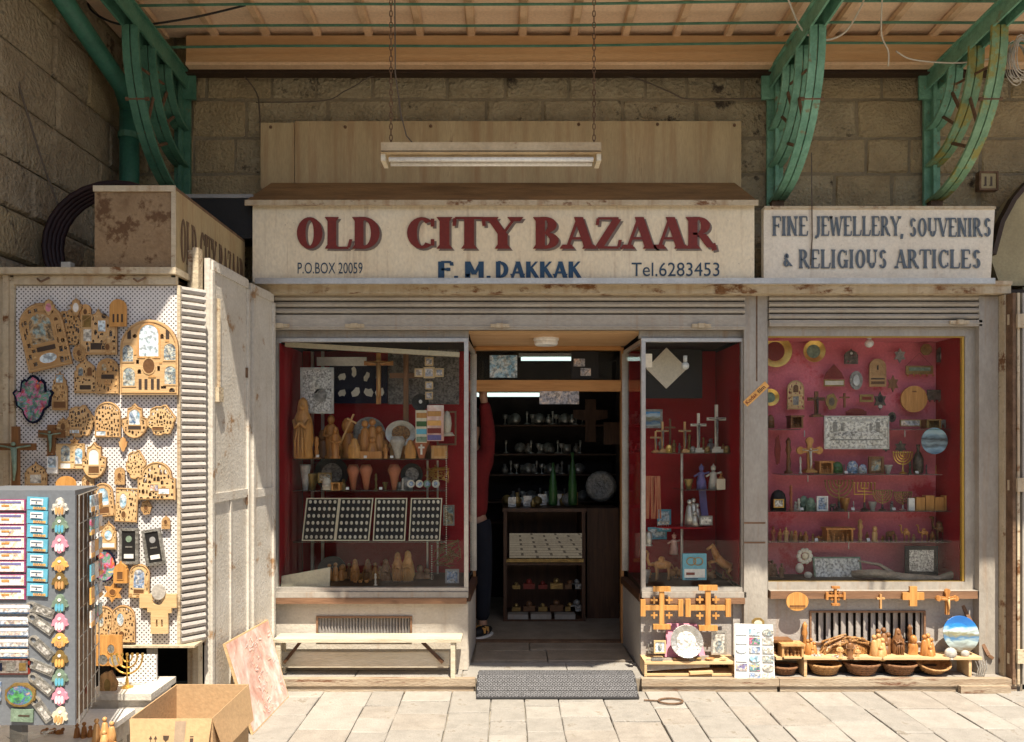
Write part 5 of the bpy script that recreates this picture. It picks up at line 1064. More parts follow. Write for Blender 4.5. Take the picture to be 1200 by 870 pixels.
def fig(kind, px, py, h, Y, mat, label, w=1.0, cat='figurine', group=None, face=1, name=None):
    """carved figure standing with its base at pixel (px,py), h pixels high"""
    H = h*K(Y); r = random.Random(int(px*3+py*11+h)); m = MB(); loc = W(px, py, Y); nm = name
    if kind == 'madonna':
        m.lathe([(.22*w*H,0),(.25*w*H,.03*H),(.24*w*H,.16*H),(.28*w*H,.3*H),(.25*w*H,.5*H),(.23*w*H,.64*H),(.15*w*H,.76*H),(.14*w*H,.84*H),(.11*w*H,.94*H),(.03*w*H,.995*H)], (0,0,0), 14, 1, .75, wob=.09)
        m.tube([(-.2*w*H,-.08*H,.62*H),(-.12*w*H,-.17*H,.5*H),(0,-.2*H,.58*H)], .035*H, 6); m.tube([(.2*w*H,-.08*H,.62*H),(.12*w*H,-.17*H,.5*H),(0,-.2*H,.58*H)], .035*H, 6)
        for x_ in (-.14, -.05, .06, .15): m.tube([(x_*w*H,-.19*H*.9,.03*H),(x_*.9*w*H,-.2*H*.95,.3*H),(x_*.5*w*H,-.17*H*.9,.5*H)], .018*H, 5)
        m.ball((0,-.07*H,.83*H), .05*H); m.box(-.05*w*H,.05*w*H,-.15*H,-.1*H,.5*H,.62*H); nm = nm or 'madonna_figure'
    elif kind == 'saint':
        m.lathe([(.16*w*H,0),(.17*w*H,.04*H),(.11*w*H,.1*H),(.13*w*H,.35*H),(.12*w*H,.6*H),(.13*w*H,.72*H),(.05*w*H,.79*H)], (0,0,0), 10, 1, .7, wob=.07); m.ball((0,-.01*H,.88*H), .085*H, .085*H, .11*H)
        m.tube([(-.12*w*H,0,.7*H),(-.16*w*H,-.05*H,.52*H),(-.03*w*H,-.13*H,.5*H)], .035*H, 6); m.tube([(.12*w*H,0,.7*H),(.17*w*H,-.05*H,.52*H),(.03*w*H,-.13*H,.48*H)], .035*H, 6); nm = nm or 'carved_figure'
    elif kind == 'bust':
        m.lathe([(.28*w*H,0),(.3*w*H,.06*H),(.22*w*H,.12*H),(.24*w*H,.45*H),(.2*w*H,.6*H),(.08*w*H,.68*H)], (0,0,0), 10, 1, .7, wob=.08); m.ball((0,-.02*H,.8*H), .16*H, .15*H, .2*H); nm = nm or 'carved_bust'
    elif kind == 'camel':
        s = face; m.ball((0,0,.5*H), .3*w*H, .13*H, .15*H); m.ball((.02*s*H,0,.66*H), .12*H, .09*H, .12*H)
        for x in (-.2, -.14, .16, .22): m.tube([(x*w*H,(-.06 if x in (-.2,.16) else .06)*H,.45*H),(x*w*H+.02*H,(-.06 if x in (-.2,.16) else .06)*H,.22*H),(x*w*H,(-.06 if x in (-.2,.16) else .06)*H,0)], [.05*H,.028*H,.03*H], 6)
        m.tube([(s*.26*w*H,0,.52*H),(s*.38*w*H,0,.5*H),(s*.44*w*H,0,.7*H),(s*.42*w*H,0,.9*H)], [.075*H,.06*H,.045*H,.045*H], 7); m.ball((s*.5*w*H,0,.93*H), .11*H, .05*H, .05*H)
        m.tube([(-s*.3*w*H,0,.5*H),(-s*.35*w*H,0,.3*H)], .015*H, 4); nm = nm or 'carved_camel'; cat = 'camel'
    elif kind == 'horse':
        s = face; m.tube([(-s*.25*H,0,.3*H),(-s*.05*H,0,.42*H),(s*.12*H,0,.58*H)], [.13*H,.12*H,.12*H], 8)
        m.tube([(s*.1*H,0,.55*H),(s*.2*H,0,.78*H),(s*.24*H,0,.9*H)], [.11*H,.085*H,.06*H], 7); m.tube([(s*.2*H,0,.93*H),(s*.34*H,0,.84*H),(s*.4*H,0,.8*H)], [.06*H,.045*H,.035*H], 7)
        for y in (-.06, .06):
            m.tube([(-s*.25*H,y*H,.3*H),(-s*.18*H,y*H,.15*H),(-s*.3*H,y*H,0)], [.08*H,.035*H,.03*H], 6); m.tube([(s*.14*H,y*H,.5*H),(s*.34*H,y*H,.44*H),(s*.3*H,y*H,.3*H)], [.05*H,.032*H,.025*H], 6)
        m.tube([(-s*.34*H,0,.36*H),(-s*.46*H,0,.2*H),(-s*.42*H,0,.03*H)], [.04*H,.05*H,.02*H], 6)
        for i in range(5): m.ball((s*(.08+.03*i)*H,0,(.7+.05*i)*H), .035*H)
        nm = nm or 'carved_horse'; cat = 'horse'
    elif kind == 'elephant':
        s = face; m.ball((0,0,.6*H), .34*w*H, .22*H, .26*H); m.ball((s*.34*w*H,0,.72*H), .17*H, .16*H, .19*H)
        m.tube([(s*.46*w*H,0,.7*H),(s*.56*w*H,0,.45*H),(s*.54*w*H,0,.15*H)], [.08*H,.055*H,.035*H], 7)
        for x in (-.2, .2):
            for y in (-.1, .1): m.tube([(x*w*H,y*H,.5*H),(x*w*H,y*H,0)], .075*H, 7)
        m.ball((s*.26*w*H,-.16*H,.72*H), .12*H, .02*H, .15*H); nm = nm or 'carved_elephant'; cat = 'elephant'
    elif kind == 'lambs':
        for i, x in enumerate((-.5, -.1, .35)): m.ball((x*w*H,r.uniform(-.1,.1)*H,.45*H), .25*H, .15*H, .2*H); m.ball((x*w*H+.22*H,-.05*H,.66*H), .11*H); [m.tube([(x*w*H+q*H,0,.4*H),(x*w*H+q*H,0,0)], .04*H, 5) for q in (-.14,.14)]
        nm = nm or 'carved_flock'
    elif kind == 'nativity':
        a = w*H/2; m.box(-a, a, -.0, .03, 0, H*.06); m.box(-a, a, .02, .035, H*.06, H*.8); m.box(-a, -a+.012, -.05, .02, H*.061, H*.8); m.box(a-.012, a, -.05, .02, H*.061, H*.8)
        m.box(-a*1.1, a*1.1, -.06, .04, H*.8, H*.92); m.box(-a, a, -.05, -.001, 0, H*.06)
        for i in range(5): x = -a*.7+i*a*.35; hh = H*(.45 if i != 2 else .28)*r.uniform(.85,1.1); m.lathe([(.1*H,H*.06),(.09*H,hh*.6),(.04*H,hh*.8)], (x,-.02,0), 7); m.ball((x,-.02,hh), .07*H)
        nm = nm or 'nativity_scene'; cat = 'nativity scene'
    elif kind == 'family':
        for i, (x, hh) in enumerate(((-.25,.95),(.0,1.0),(.22,.8),(.04,.5))):
            m.lathe([(.18*H,0),(.15*H,hh*H*.4),(.1*H,hh*H*.72),(.05*H,hh*H*.8)], (x*w*H,(-.08 if i == 3 else .04*i)*H,0), 8, wob=.08); m.ball((x*w*H,(-.08 if i == 3 else .04*i)*H,hh*H*.89), .09*H)
        m.lathe([(.4*w*H,0),(.42*w*H,.05*H),(.36*w*H,.08*H)], (0,0,0), 10, 1, .6); nm = nm or 'family_carving'
    elif kind == 'tall':
        m.lathe([(.14*w*H,0),(.12*w*H,.05*H),(.06*w*H,.1*H),(.08*w*H,.3*H),(.05*w*H,.5*H),(.09*w*H,.65*H),(.06*w*H,.8*H),(.08*w*H,.9*H),(.02*w*H,H)], (0,0,0), 9, wob=.12); nm = nm or 'carved_statuette'
    elif kind == 'bottle':
        m.lathe([(.13*H,0),(.16*H,.04*H),(.17*H,.5*H),(.1*H,.68*H),(.05*H,.76*H),(.05*H,.93*H),(.065*H,.94*H),(.065*H,H)], (0,0,0), 12); nm = nm or 'bottle'; cat = 'bottle'
    elif kind == 'vase':
        m.lathe([(.16*w*H,0),(.2*w*H,.05*H),(.3*w*H,.45*H),(.42*w*H,.9*H),(.44*w*H,H),(.4*w*H,H)], (0,0,0), 14); nm = nm or 'vase'; cat = 'vase'
    elif kind == 'funnel':
        m.lathe([(.12*w*H,0),(.14*w*H,.02*H),(.3*w*H,.55*H),(.42*w*H,.75*H),(.42*w*H,.82*H),(.28*w*H,H),(0,H)], (0,0,0), 12); nm = nm or 'ceramic_vase'; cat = 'vase'
    elif kind == 'dome':
        m.lathe([(.4*w*H,0),(.42*w*H,.08*H),(.4*w*H,.55*H),(.34*w*H,.78*H),(.2*w*H,.94*H),(.02*w*H,H)], (0,0,0), 12, 1, .45); m.box(-.3*w*H,.3*w*H,-.2*w*H,-.17*w*H,.12*H,.5*H); nm = nm or 'dome_model'
    elif kind == 'shell':
        m.ball((0,0,.5*H), .5*w*H, .3*H, .5*H); m.lathe([(.1*H,0),(.3*H,.02*H),(.2*H,.15*H)], (0,0,0), 8); nm = nm or 'shell'
    elif kind == 'clown':   # draped doll
        m.lathe([(.2*H,0),(.18*H,.3*H),(.12*H,.55*H),(.16*H,.62*H),(.05*H,.7*H)], (0,0,0), 9, wob=.1); m.ball((0,0,.8*H), .1*H); m.lathe([(.12*H,.86*H),(.04*H,.93*H),(.01*H,H)], (0,0,0), 8)
        m.tube([(-.1*H,0,.6*H),(-.3*H,-.05*H,.5*H)], .04*H, 5); m.tube([(.1*H,0,.6*H),(.3*H,-.05*H,.66*H)], .04*H, 5); nm = nm or 'doll'; cat = 'doll'
    return simple(nm, m, mat, label, cat, loc, group, smooth=kind not in ('nativity',))
def plate(px, py, d, Y, rim, centre, label, tilt=0, dz=None, name='decor_plate', well=.62):
    r = d*K(Y)/2; t = thing(name, label, 'plate', W(px, py, Y))
    rz = r if dz is None else dz*K(Y)/2
    m = MB(); m.lathe([(0,.0),(r*well,.0),(r*(well+.05),.006),(r,.02),(r*1.0,.024),(r*.98,.024),(r*.6,.004),(0,.003)], (0,0,0), 32, 1, rz/r, axis='y'); m.build('rim', rim, t, smooth=True)
    m = MB(); m.plate(ell(0,0,r*well*.98,rz*well*.98,24), -.006, -.0035); m.build('centre', centre, t)
    t.rotation_euler = (tilt, 0, 0); return t
def frame(px, py, w, h, Y, fm, pm, label, tilt=0, lean=0, bw=.12, name='framed_picture', cat='frame', group=None, inner=None):
    """framed picture, centre at pixel"""
    k = K(Y); w *= k; h *= k; b = min(w, h)*bw; t = thing(name, label, cat, W(px, py, Y), group); t.rotation_euler = (lean, tilt, 0)
    m = MB(); m.plate(rec(0,0,w,h), -.014, 0, [rec(0,0,w-2*b,h-2*b)]); m.build('frame_border', fm, t)
    m = MB(); m.box(-w/2+b,w/2-b,-.009,-.001,-h/2+b,h/2-b); m.build('picture', pm, t)
    if inner:
        for (s, x, z, a, c, mm) in inner:
            m = MB(); m.plate(ell(x*w,z*h,a*w/2,c*h/2,16) if s == 'oval' else (arch(x*w,z*h,a*w,c*h,6) if s == 'arch' else rec(x*w,z*h,a*w,c*h)), -.0115, -.0095); m.build('picture_detail', mm, t)
    return t
def menorah(px, py, w, h, Y, mat, label, arms=4, straight=False, base='bronze', n2=False):
    k = K(Y); w *= k; h *= k; t = thing('menorah', label, 'menorah', W(px, py, Y), None); r = .0035+.0006*h*10
    m = MB(); m.lathe([(.2*w,0),(.2*w,.02*h),(.06*w,.1*h),(.04*w,.3*h)], (0,0,0), 10); m.build('foot', base, t)
    m = MB(); m.tube([(0,0,.28*h),(0,0,h)], r, 6); m.build('stem', mat, t)
    for i in range(arms):
        a = w/2*(i+1)/arms
        if straight: pts = [(-a,0,h*.97),(-a,0,h-a*.9-.05*h),(a,0,h-a*.9-.05*h),(a,0,h*.97)]
        else: pts = [(-a*math.cos(u),0,h*.97-a*1.15*math.sin(u)) for u in [PI*j/12 for j in range(13)]]
        m = MB(); m.tube(pts, r, 5); m.build('branch', mat, t)
    m = MB(); [m.lathe([(.003,0),(.008,.006),(.006,.014)], (x*w/2/arms,0,h*.975), 6) for x in range(-arms, arms+1)]; o = m.build('candle_cups', mat, t, kind='stuff')
    return t
# ================================================================== PEGBOARD STALL (left)
PY = -1.12; pk = K(PY)
px0, px1 = X(19,PY), X(208,PY); pz0, pz1 = Z(755,PY), Z(335,PY)
t = thing('pegboard_cabinet', 'tall open cabinet with a white pegboard front and ribbed metal side, at left', 'cabinet', (px0, PY, pz0)); pw, ph = px1-px0, pz1-pz0
m = MB(); m.box(X(88,PY)-px0+.001, pw, 0, .012, 0, ph); m.build('pegboard', 'pegboard', t)
m = MB(); m.box(0, X(88,PY)-px0-.001, 0, .012, 0, ph); m.build('pegboard', 'pegboard', t)
m = MB(); m.box(-.05, -.025, -.03, .25, -.4, ph+.05); m.box(-.024, -.002, -.015, .02, -.4, ph+.04); m.box(-.1, -.052, -.0, .25, -.4, ph+.05); m.build('side_frame', 'rusty_cream', t)
m = MB(); m.box(-.101, pw+.012, -.05, .25, ph+.052, ph+.085); m.box(-.001, pw+.0, -.02, .01, ph+.003, ph+.049); m.build('top_frame', 'rusty_cream', t)
m = MB(); m.box(pw+.002, pw+.018, -.01, .03, -.003, ph); m.build('edge_strip', 'rusty_cream', t)
sl = None; n = 49; p = ph/n; ex = X(208,PY)
for i in range(n):
    if sl is None:
        m = MB(); pr = [(.0,0),(.009,p*.12),(.014,p*.45),(.008,p*.8),(.0,p*.9),(-.012,p*.9),(-.012,0)]; nn_ = Vector((.1,-.085,0)).normalized(); dd = Vector((.085,.1,0))
        m.add([Vector((.02,-.005,q[1]))+nn_*q[0] for q in pr]+[Vector((.02,-.005,q[1]))+nn_*q[0]+dd for q in pr], [(k,(k+1)%7,7+(k+1)%7,7+k) for k in range(7)]+[tuple(range(7))[::-1],tuple(range(7,14))])
        sl = m.build('ribbed_slat', 'base_paint_grey', t); sl.location = (pw, 0, 0)
    else: inst(sl, t, (pw, 0, i*p))
m = MB(); m.box(-.0, pw+.03, .25, .262, -.02, ph); m.build('back_panel', 'dark_interior', t)
m = MB(); m.box(-.0, pw+.1, -.03, .14, -.012, -.0005); m.build('bottom_ledge', 'rusty_cream', t)
m = MB(); m.box(X(172,PY)-px0, X(180,PY)-px0, .0, .05, -.5, -.013); m.build('leg', 'grey_post', t)
o = ph+.0
for px in (48, 160): m = MB(); m.tube([(X(px,PY)-px0,-.03,ph+.03),(X(px,PY)-px0+.03,-.05,ph+.01),(X(px+14,PY)-px0,-.03,ph+.035)], .006, 5); m.build('hook', 'rusty_iron', t)
# dark volume behind the stall (inside of the closed-off alcove)
m = MB(); m.box(-2.64, X(232,-.05), .12, .16, 0, 2.9); m.box(-2.64,-2.3,-.64,-.62,0,2.46); simple('back_panel', m, 'dark_interior', 'dark board closing the alcove behind the pegboard cabinet', 'panel', (0,0,0))
# narrow second rack at far left edge
x = X(6,-.85); t = thing('side_rack', 'narrow dark rack of hanging goods at the far left edge', 'rack', (x, -.85, .3))
m = MB(); m.box(-.2,.02,.02,.05,0,2.1); m.build('rack_back', 'dark_interior', t); m = MB(); m.box(.015,.035,-.02,.019,0,2.1); m.build('rack_post', 'rusty_cream', t)
m = MB(); m.box(-.1,.01,-.005,.019,.75,1.1); m.build('pegboard', 'pegboard', t)
HP = PY-.012
IC, PP, DK = 'print_icon', 'print_pale', 'dark_inlay'
P = plaque
P(52,394,52,78,HP-.01,'arch','ply','tall arched plywood plaque with green nativity picture, tilted, upper left of the pegboard','plaque',[('arch',-.02,.12,.5,.44,'print_saint'),('rect',.0,-.19,.42,.07,DK),('oval',0,-.34,.4,.15,'print_pale')],22,tilt=-.22)
P(58,361,14,20,HP-.012,'hamsa','ply_pale','small pink and white hanging piece above the tilted arched plaque','ornament',[('oval',0,0,.5,.5,'pink_cloth')],0,name='wall_ornament')
P(90,361,14,22,HP-.012,'hamsa','ply_pale','small pale hanging piece topmost beside the tree-shaped fretwork','ornament',[('oval',0,0,.5,.5,'white')],0,name='wall_ornament')
P(80,385,36,46,HP,'scroll','ply','tree-shaped plywood fretwork right of the tilted arched plaque','plaque',[],30)
P(116,389,44,54,HP-.003,'house','ply','plywood church plaque with small pale pictures, shaded, upper middle of the pegboard','plaque',[('rect',-.3,.22,.24,.26,'brass_dull'),('rect',-.28,-.08,.22,.26,'print_relief_fine'),('rect',.1,.12,.2,.24,PP),('rect',0,-.32,.4,.14,DK),('oval',.16,.34,.14,.12,DK)],10)
P(139,367,20,32,HP-.014,'arch','orange_wood','small orange-brown domed wooden piece at the top of the pegboard','plaque',[('rect',-.25,-.2,.1,.3,DK),('rect',.0,-.2,.1,.3,DK),('rect',.25,-.2,.1,.3,DK)],0)
P(176,419,68,88,HP-.008,'arch','ply_pale','largest arched plywood plaque with a pale mirror and four saints, sunlit, upper right','plaque',
  [('arch',0,.22,.33,.42,PP),('arch',-.36,.05,.18,.22,IC),('arch',.36,.07,.2,.22,IC),('arch',-.34,-.26,.2,.24,IC),('arch',.37,-.24,.2,.24,IC),('oval',0,-.12,.2,.2,'walnut'),
   ('rect',-.15,-.36,.05,.14,DK),('rect',-.05,-.36,.05,.14,DK),('rect',.06,-.36,.05,.14,DK),('rect',.16,-.36,.05,.14,DK),('rect',-.34,.3,.06,.12,DK),('rect',.32,.3,.06,.12,DK)],12,th=.014)
P(101,440,26,42,HP,'house','ply','plywood temple plaque with little arches left of its taller twin, mid height','plaque',[('rect',0,-.34,.5,.12,DK),('arch',-.2,.1,.22,.24,IC),('arch',.2,.1,.22,.24,'walnut')],12)
P(127,441,26,42,HP-.002,'arch','ply','plywood temple plaque touching the big sunlit arched plaque on its left','plaque',[('rect',0,-.02,.56,.12,DK),('arch',-.15,.25,.22,.2,'print_saint')],10)
P(71,458,18,46,HP-.002,'house','ply','narrow plywood plaque right of the blue hand-shaped picture','plaque',[('rect',0,.3,.45,.2,'print_blue'),('rect',0,-.36,.8,.16,'walnut')],8)
P(40,469,44,56,HP-.012,'hamsa','print_city','dark blue edged hand-shaped picture of a colourful city, at left of the pegboard','plaque',[],0,edge='navy_velvet',name='hamsa_plaque',th=.01)
P(95,494,34,40,HP,'scroll','ply_pale','round plywood city plaque half in shade, left of the rectangular city plaque','plaque',[('rect',-.2,-.3,.34,.1,PP)],20)
P(127,492,30,42,HP-.004,'arch','ply_pale','rectangular arched plywood city plaque below the largest plaque','plaque',[('rect',-.25,-.38,.36,.12,PP)],30)
P(159,494,30,42,HP-.004,'cup','ply_pale','cup-shaped plywood plaque with a small blue window picture','plaque',[('arch',0,.12,.42,.42,'print_blue'),('rect',0,-.18,.5,.08,DK)],6,th=.012)
P(190,493,34,38,HP-.006,'scroll','ply_pale','round plywood city plaque at the right edge, upper one','plaque',[('rect',-.1,-.25,.4,.1,'walnut')],26,th=.012)
P(112,540,28,44,HP-.01,'cup','ply_pale','cup-shaped plywood plaque with a white dove centre, middle of the pegboard','plaque',[('rect',0,-.24,.44,.18,'walnut'),('arch',0,.1,.4,.4,'white')],4,th=.016)
P(78,535,44,30,HP-.01,'rect','ply_pale','wooden triptych with three small blue icons left of the cup-shaped plaque','icon',[('arch',-.35,-.05,.2,.6,'print_blue'),('arch',0,.12,.24,.62,IC),('arch',.35,.02,.2,.62,'print_blue'),('rect',0,-.36,.26,.2,'white')],0,name='triptych')
P(145,521,10,18,HP,'hamsa','olive_light','tiny carved piece hanging below the blue-window plaque','ornament',[],0,name='wall_ornament')
P(160,545,24,36,HP,'scroll','ply_pale','small scrolled plywood plaque overlapped by the big round city plaque','plaque',[],16)
P(185,560,44,52,HP-.014,'dome','ply_pale','large round domed plywood city plaque at the right edge, lower one','plaque',[('rect',.2,-.3,.28,.12,PP),('rect',-.12,-.22,.09,.14,'stained'),('rect',.0,-.22,.09,.14,'stained')],36,th=.016)
P(122,586,24,40,HP-.008,'arch','ply_pale','arched wooden frame with blue icon, left of the pair below the round plaque','icon',[('arch',0,.1,.52,.5,'print_blue'),('rect',0,-.3,.5,.18,'walnut')],6,tilt=-.1)
P(149,592,26,40,HP-.006,'rect','ply_pale','square wooden frame with oval blue icon, right of the pair below the round plaque','icon',[('oval',-.15,.12,.32,.44,'print_blue'),('oval',-.1,-.28,.2,.2,'walnut')],16,tilt=.05)
P(128,627,18,34,HP-.004,'house','ply_pale','small pink-topped icon plaque left of the two dark framed pictures','icon',[('oval',0,0,.5,.34,'print_blue'),('rect',0,-.34,.8,.16,'white')],2)
frame(152,640,22,42,HP-.006,'pewter','black','dark framed long picture hanging straight, left of its tilted twin',0,0,.14,inner=[('oval',0,.2,.32,.18,'verdigris'),('rect',0,-.02,.36,.04,'pewter'),('rect',0,-.28,.5,.12,'white')])
frame(181,641,22,42,HP-.006,'pewter','black','dark framed long picture hanging tilted near the ribbed edge',-.16,0,.14,inner=[('oval',0,.2,.32,.18,'grey'),('rect',0,-.02,.36,.04,'pewter'),('rect',0,-.28,.5,.12,'white')])
P(123,663,26,36,HP-.004,'round','print_city','round city souvenir with dark blue rim behind the wire rack','plaque',[],0,edge='navy_velvet')
P(143,670,16,26,HP-.012,'house','orange_wood','orange wooden house-shaped piece between the blue round and the arched icon','plaque',[('rect',0,-.15,.4,.34,'walnut')],0,th=.02)
P(164,681,24,40,HP-.006,'arch','ply_pale','arched wooden frame with violet icon below the dark framed pictures','icon',[('arch',0,.08,.52,.56,'print_ceramic'),('rect',0,-.3,.5,.12,'walnut')],6,tilt=.03)
P(133,694,24,24,HP-.01,'star','orange_wood','orange wooden six-pointed star','star',[('oval',0,0,.3,.3,'olive_dark')],0,tilt=.1,name='wooden_star')
P(186,716,42,42,HP-.01,'rect','ply_pale','x',nh=0) if False else None
t = thing('wooden_cross', 'pale cut-out wooden cross with round centre near the bottom right of the pegboard', 'cross', W(186,716,HP-.01)); k = pk
m = MB(); m.plate([(x*k,z*k) for x,z in ((-8,-26),(12,-26),(12,-2),(16,-2),(16,4),(22,4),(22,20),(6,20),(6,24),(-6,24),(-6,20),(-21,20),(-21,4),(-12,4),(-12,-1),(-8,-1))], -.014, 0, [ell(0,12*k,6*k,5*k,12), rec(-1*k,-14*k,2*k,9*k), rec(5*k,-14*k,2*k,9*k)]); m.build('board', 'ply_pale', t)
m = MB(); m.plate(ell(2*k,22*k+.004,8*k,9*k,18), -.024, -.0145); m.build('medallion', 'stone_fig', t)
P(122,732,26,44,HP-.002,'arch','ply','arched wooden plaque with icons at the bottom, left of its twin','plaque',[('oval',-.1,.1,.26,.3,IC),('oval',-.05,-.3,.2,.16,'walnut')],20)
P(145,731,28,44,HP-.004,'arch','ply','arched wooden plaque with pale oval icon, right twin at the pegboard bottom','plaque',[('oval',-.1,.12,.28,.34,'print_blue'),('oval',-.05,-.28,.22,.18,'walnut')],20)
P(78,568,24,20,HP-.01,'round','orange_wood','round orange wooden piece peeking above the magnet rack','plaque',[],0)
P(43,558,26,34,HP-.01,'house','ply','brown plywood house plaque just above the magnet rack','plaque',[('rect',0,-.1,.5,.3,'print_relief_fine')],10)
cross(62,534,30,36,HP-.01,'olive_dark','dark wooden crucifix with pale grey figure under the blue hand-shaped picture',corpus='verdigris',bar=.3)
cross(20,572,46,72,HP-.06,'olive_dark','large dark wooden crucifix with greenish figure at the left frame of the pegboard',corpus='verdigris',bar=.18,at=.33)
P(62,545,12,20,HP-.02,'rect','white','small blue and white card under the grey crucifix','card',[('rect',0,.15,.8,.6,'print_blue')],0,name='picture_card')
for q in ((67,376,15,24,'scroll','ply','small scrolled fretwork piece squeezed between the tilted arched plaque and the tree shape'),(101,366,13,18,'arch','olive_light','small arched piece right of the topmost pale hanging piece'),
          (94,414,16,20,'round','ply_brown','small round brown fretwork below the tree-shaped plaque'),(127,407,15,20,'scroll','ply','small scrolled piece just below the shaded church plaque'),(75,500,15,22,'house','ply_brown','small brown house-shaped piece below the narrow plaque, in shade'),
          (88,519,13,14,'star','olive_light','small star-shaped piece between the round city plaque and the triptych'),(141,558,12,20,'arch','ply','small arched fretwork right of the dove cup plaque'),(104,566,14,20,'arch','ply_pale','small arched piece just above the arched blue icon frame'),
          (172,595,13,18,'scroll','ply','small scrolled piece hanging under the large domed city plaque'),(195,612,10,16,'house','ply_brown','small brown house shape hanging alone near the ribbed side'),(110,650,14,26,'rect','print_dark','small dark framed card left of the orange house-shaped piece'),
          (170,706,12,18,'hamsa','brass_dull','small brass hand-shaped piece left of the pale cut-out cross')):
    P(q[0],q[1],q[2],q[3],HP-.004,q[4],q[5],q[6],'plaque',[('oval',0,0,.36,.36,'walnut')] if q[4] != 'star' else [],5)
# goods beneath the pegboard
z = .42
t = thing('display_stand', 'low stand below the pegboard with a small white pegboard back', 'stand', (X(150,-1.38), -1.38, 0)); xo = t.location.x
m = MB(); m.box(X(112,-1.38)-xo, X(188,-1.38)-xo, -.1, .18, z-.03, z); m.build('shelf', 'door_paint', t)
m = MB(); m.box(X(112,-1.38)-xo, X(184,-1.38)-xo, -.08, .16, 0, z-.031); m.build('body', 'door_paint', t)
m = MB(); m.box(X(150,-1.3)-xo, X(181,-1.3)-xo, .1, .112, z+.001, Z(769,-1.3)); m.build('pegboard', 'pegboard', t)
menorah(149,806,36,38,-1.38,'brass','small brass menorah on the low stand below the pegboard',3,base='brass')
P(128,803,22,36,-1.42,'scroll','olive_light','upright slice of pale olive wood with a carved medallion on the low stand','plaque',[('oval',0,.02,.36,.44,'brass_dull')],0,hook=False,th=.016)
P(128,762,32,36,-1.25,'rect','orange_wood','orange wooden key holder with dangling metal pieces beside the wire rack','key holder',[('oval',-.2,-.3,.36,.34,'pewter'),('oval',.22,-.32,.4,.36,'silver'),('oval',.1,.05,.26,.3,'pewter')],0,name='key_holder')
# white table with carvings
t = thing('white_table', 'low white table in the lower left corner', 'table', (-2.1, -1.68, 0))
m = MB(); m.box(-.5,.345,-.42,.2,.325,.35); m.build('table_top', 'white', t)
m = MB(); m.box(-.48,.325,-.4,.18,.24,.3245); m.build('apron', 'door_paint', t)
lg = None
for x, y in ((-.47,-.39),(.28,-.39),(-.47,.13),(.28,.13)):
    m = MB(); m.box(x, x+.04, y, y+.04, 0, .2395); m.build('leg', 'door_paint', t)
fig('family',122,872,32,-1.88,'olive_light','cluster of carved yellow olive-wood figures on the white table',1.1)
fig('family',98,872,26,-1.84,'olive_wood','smaller darker carved group left of the yellow cluster on the white table',1.2)
fig('lambs',62,868,20,-1.8,'olive_wood','carved wooden animals behind the magnet rack at the lower left',1.1)
# ---------------------------------------------------------------- magnet rack
RYf = -2.2; rk = K(RYf); rx1 = X(88,RYf); rx0 = X(-60,RYf); rz0, rz1 = Z(850,RYf), Z(581,RYf)
t = thing('magnet_rack', 'grey metal stand covered with fridge magnets in the lower left corner', 'rack', (rx0, RYf, rz0)); w_, h_ = rx1-rx0, rz1-rz0
bx = X(114,-1.86)-rx0; by = -1.86-RYf
m = MB(); m.box(0, w_, 0, .01, 0, h_); m.build('front_panel', 'rack_grey', t)
q = [(w_,.011,0),(bx,by,0),(bx,by,h_),(w_,.011,h_)]
m = MB(); m.add([Vector(p)-Vector((.02,0,0)) for p in q]+[Vector(p)-Vector((.012,0,0)) for p in q], [(0,1,2,3),(7,6,5,4),(0,4,5,1),(1,5,6,2),(2,6,7,3),(3,7,4,0)]); m.build('side_panel', 'walnut', t)
m = MB(); m.add([(0,0,h_),(w_,0,h_),(bx,by,h_),(0,by,h_),(0,0,h_+.02),(w_,0,h_+.02),(bx,by,h_+.02),(0,by,h_+.02)], [(0,3,2,1),(4,5,6,7),(0,1,5,4),(1,2,6,5),(2,3,7,6),(3,0,4,7)]); m.build('top', 'rack_grey', t)
m = MB()
sd = Vector((bx-w_, by-.011, 0)); sn = Vector((-sd.y, sd.x, 0)).normalized()*-1
for i in range(9): zz = h_*i/8; a = Vector((w_,.011,zz))+sn*.008; m.tube([a, a+sd*.98+Vector((0,0,.012))], .0025, 4)
for i in range(6): a = Vector((w_,.011,0))+sd*(i/5)*.98+sn*.008; m.tube([a, a+Vector((0,0,h_))], .0025, 4)
m.build('wire_mesh', 'silver', t, kind='stuff')
m = MB(); m.box(w_*.35, w_*.45, .1, .14, -.5, -.001); m.box(w_*.1, w_*.8, .05, .2, -.53, -.501); m.build('foot', 'rack_grey', t)
def mag(px, py, w, h, mat, label, cat='magnet', border=None, tilt=0, grp=None, extra=None, proto=None, name='fridge_magnet'):
    k = rk; t = thing(name, label, cat, W(px, py, RYf-.001), grp); t.rotation_euler = (0, tilt, 0); w *= k; h *= k
    if border: m = MB(); m.box(-w/2, w/2, -.006, -.001, -h/2, h/2); m.build('border', border, t); w *= .9; h *= .84
    m = MB(); m.box(-w/2, w/2, -.0078, -.001 if not border else -.0061, -h/2, h/2); m.build('picture', mat, t)
    for e in extra or ():
        m = MB(); x, z, a, b, mm = e[:5]
        m.box(x*w-a*w/2, x*w+a*w/2, -.0092, -.0079, z*h-b*h/2, z*h+b*h/2); m.build('picture_detail', mm, t)
    return t
G = 'picture magnets on the grey rack'
xm = 14; base_m = None
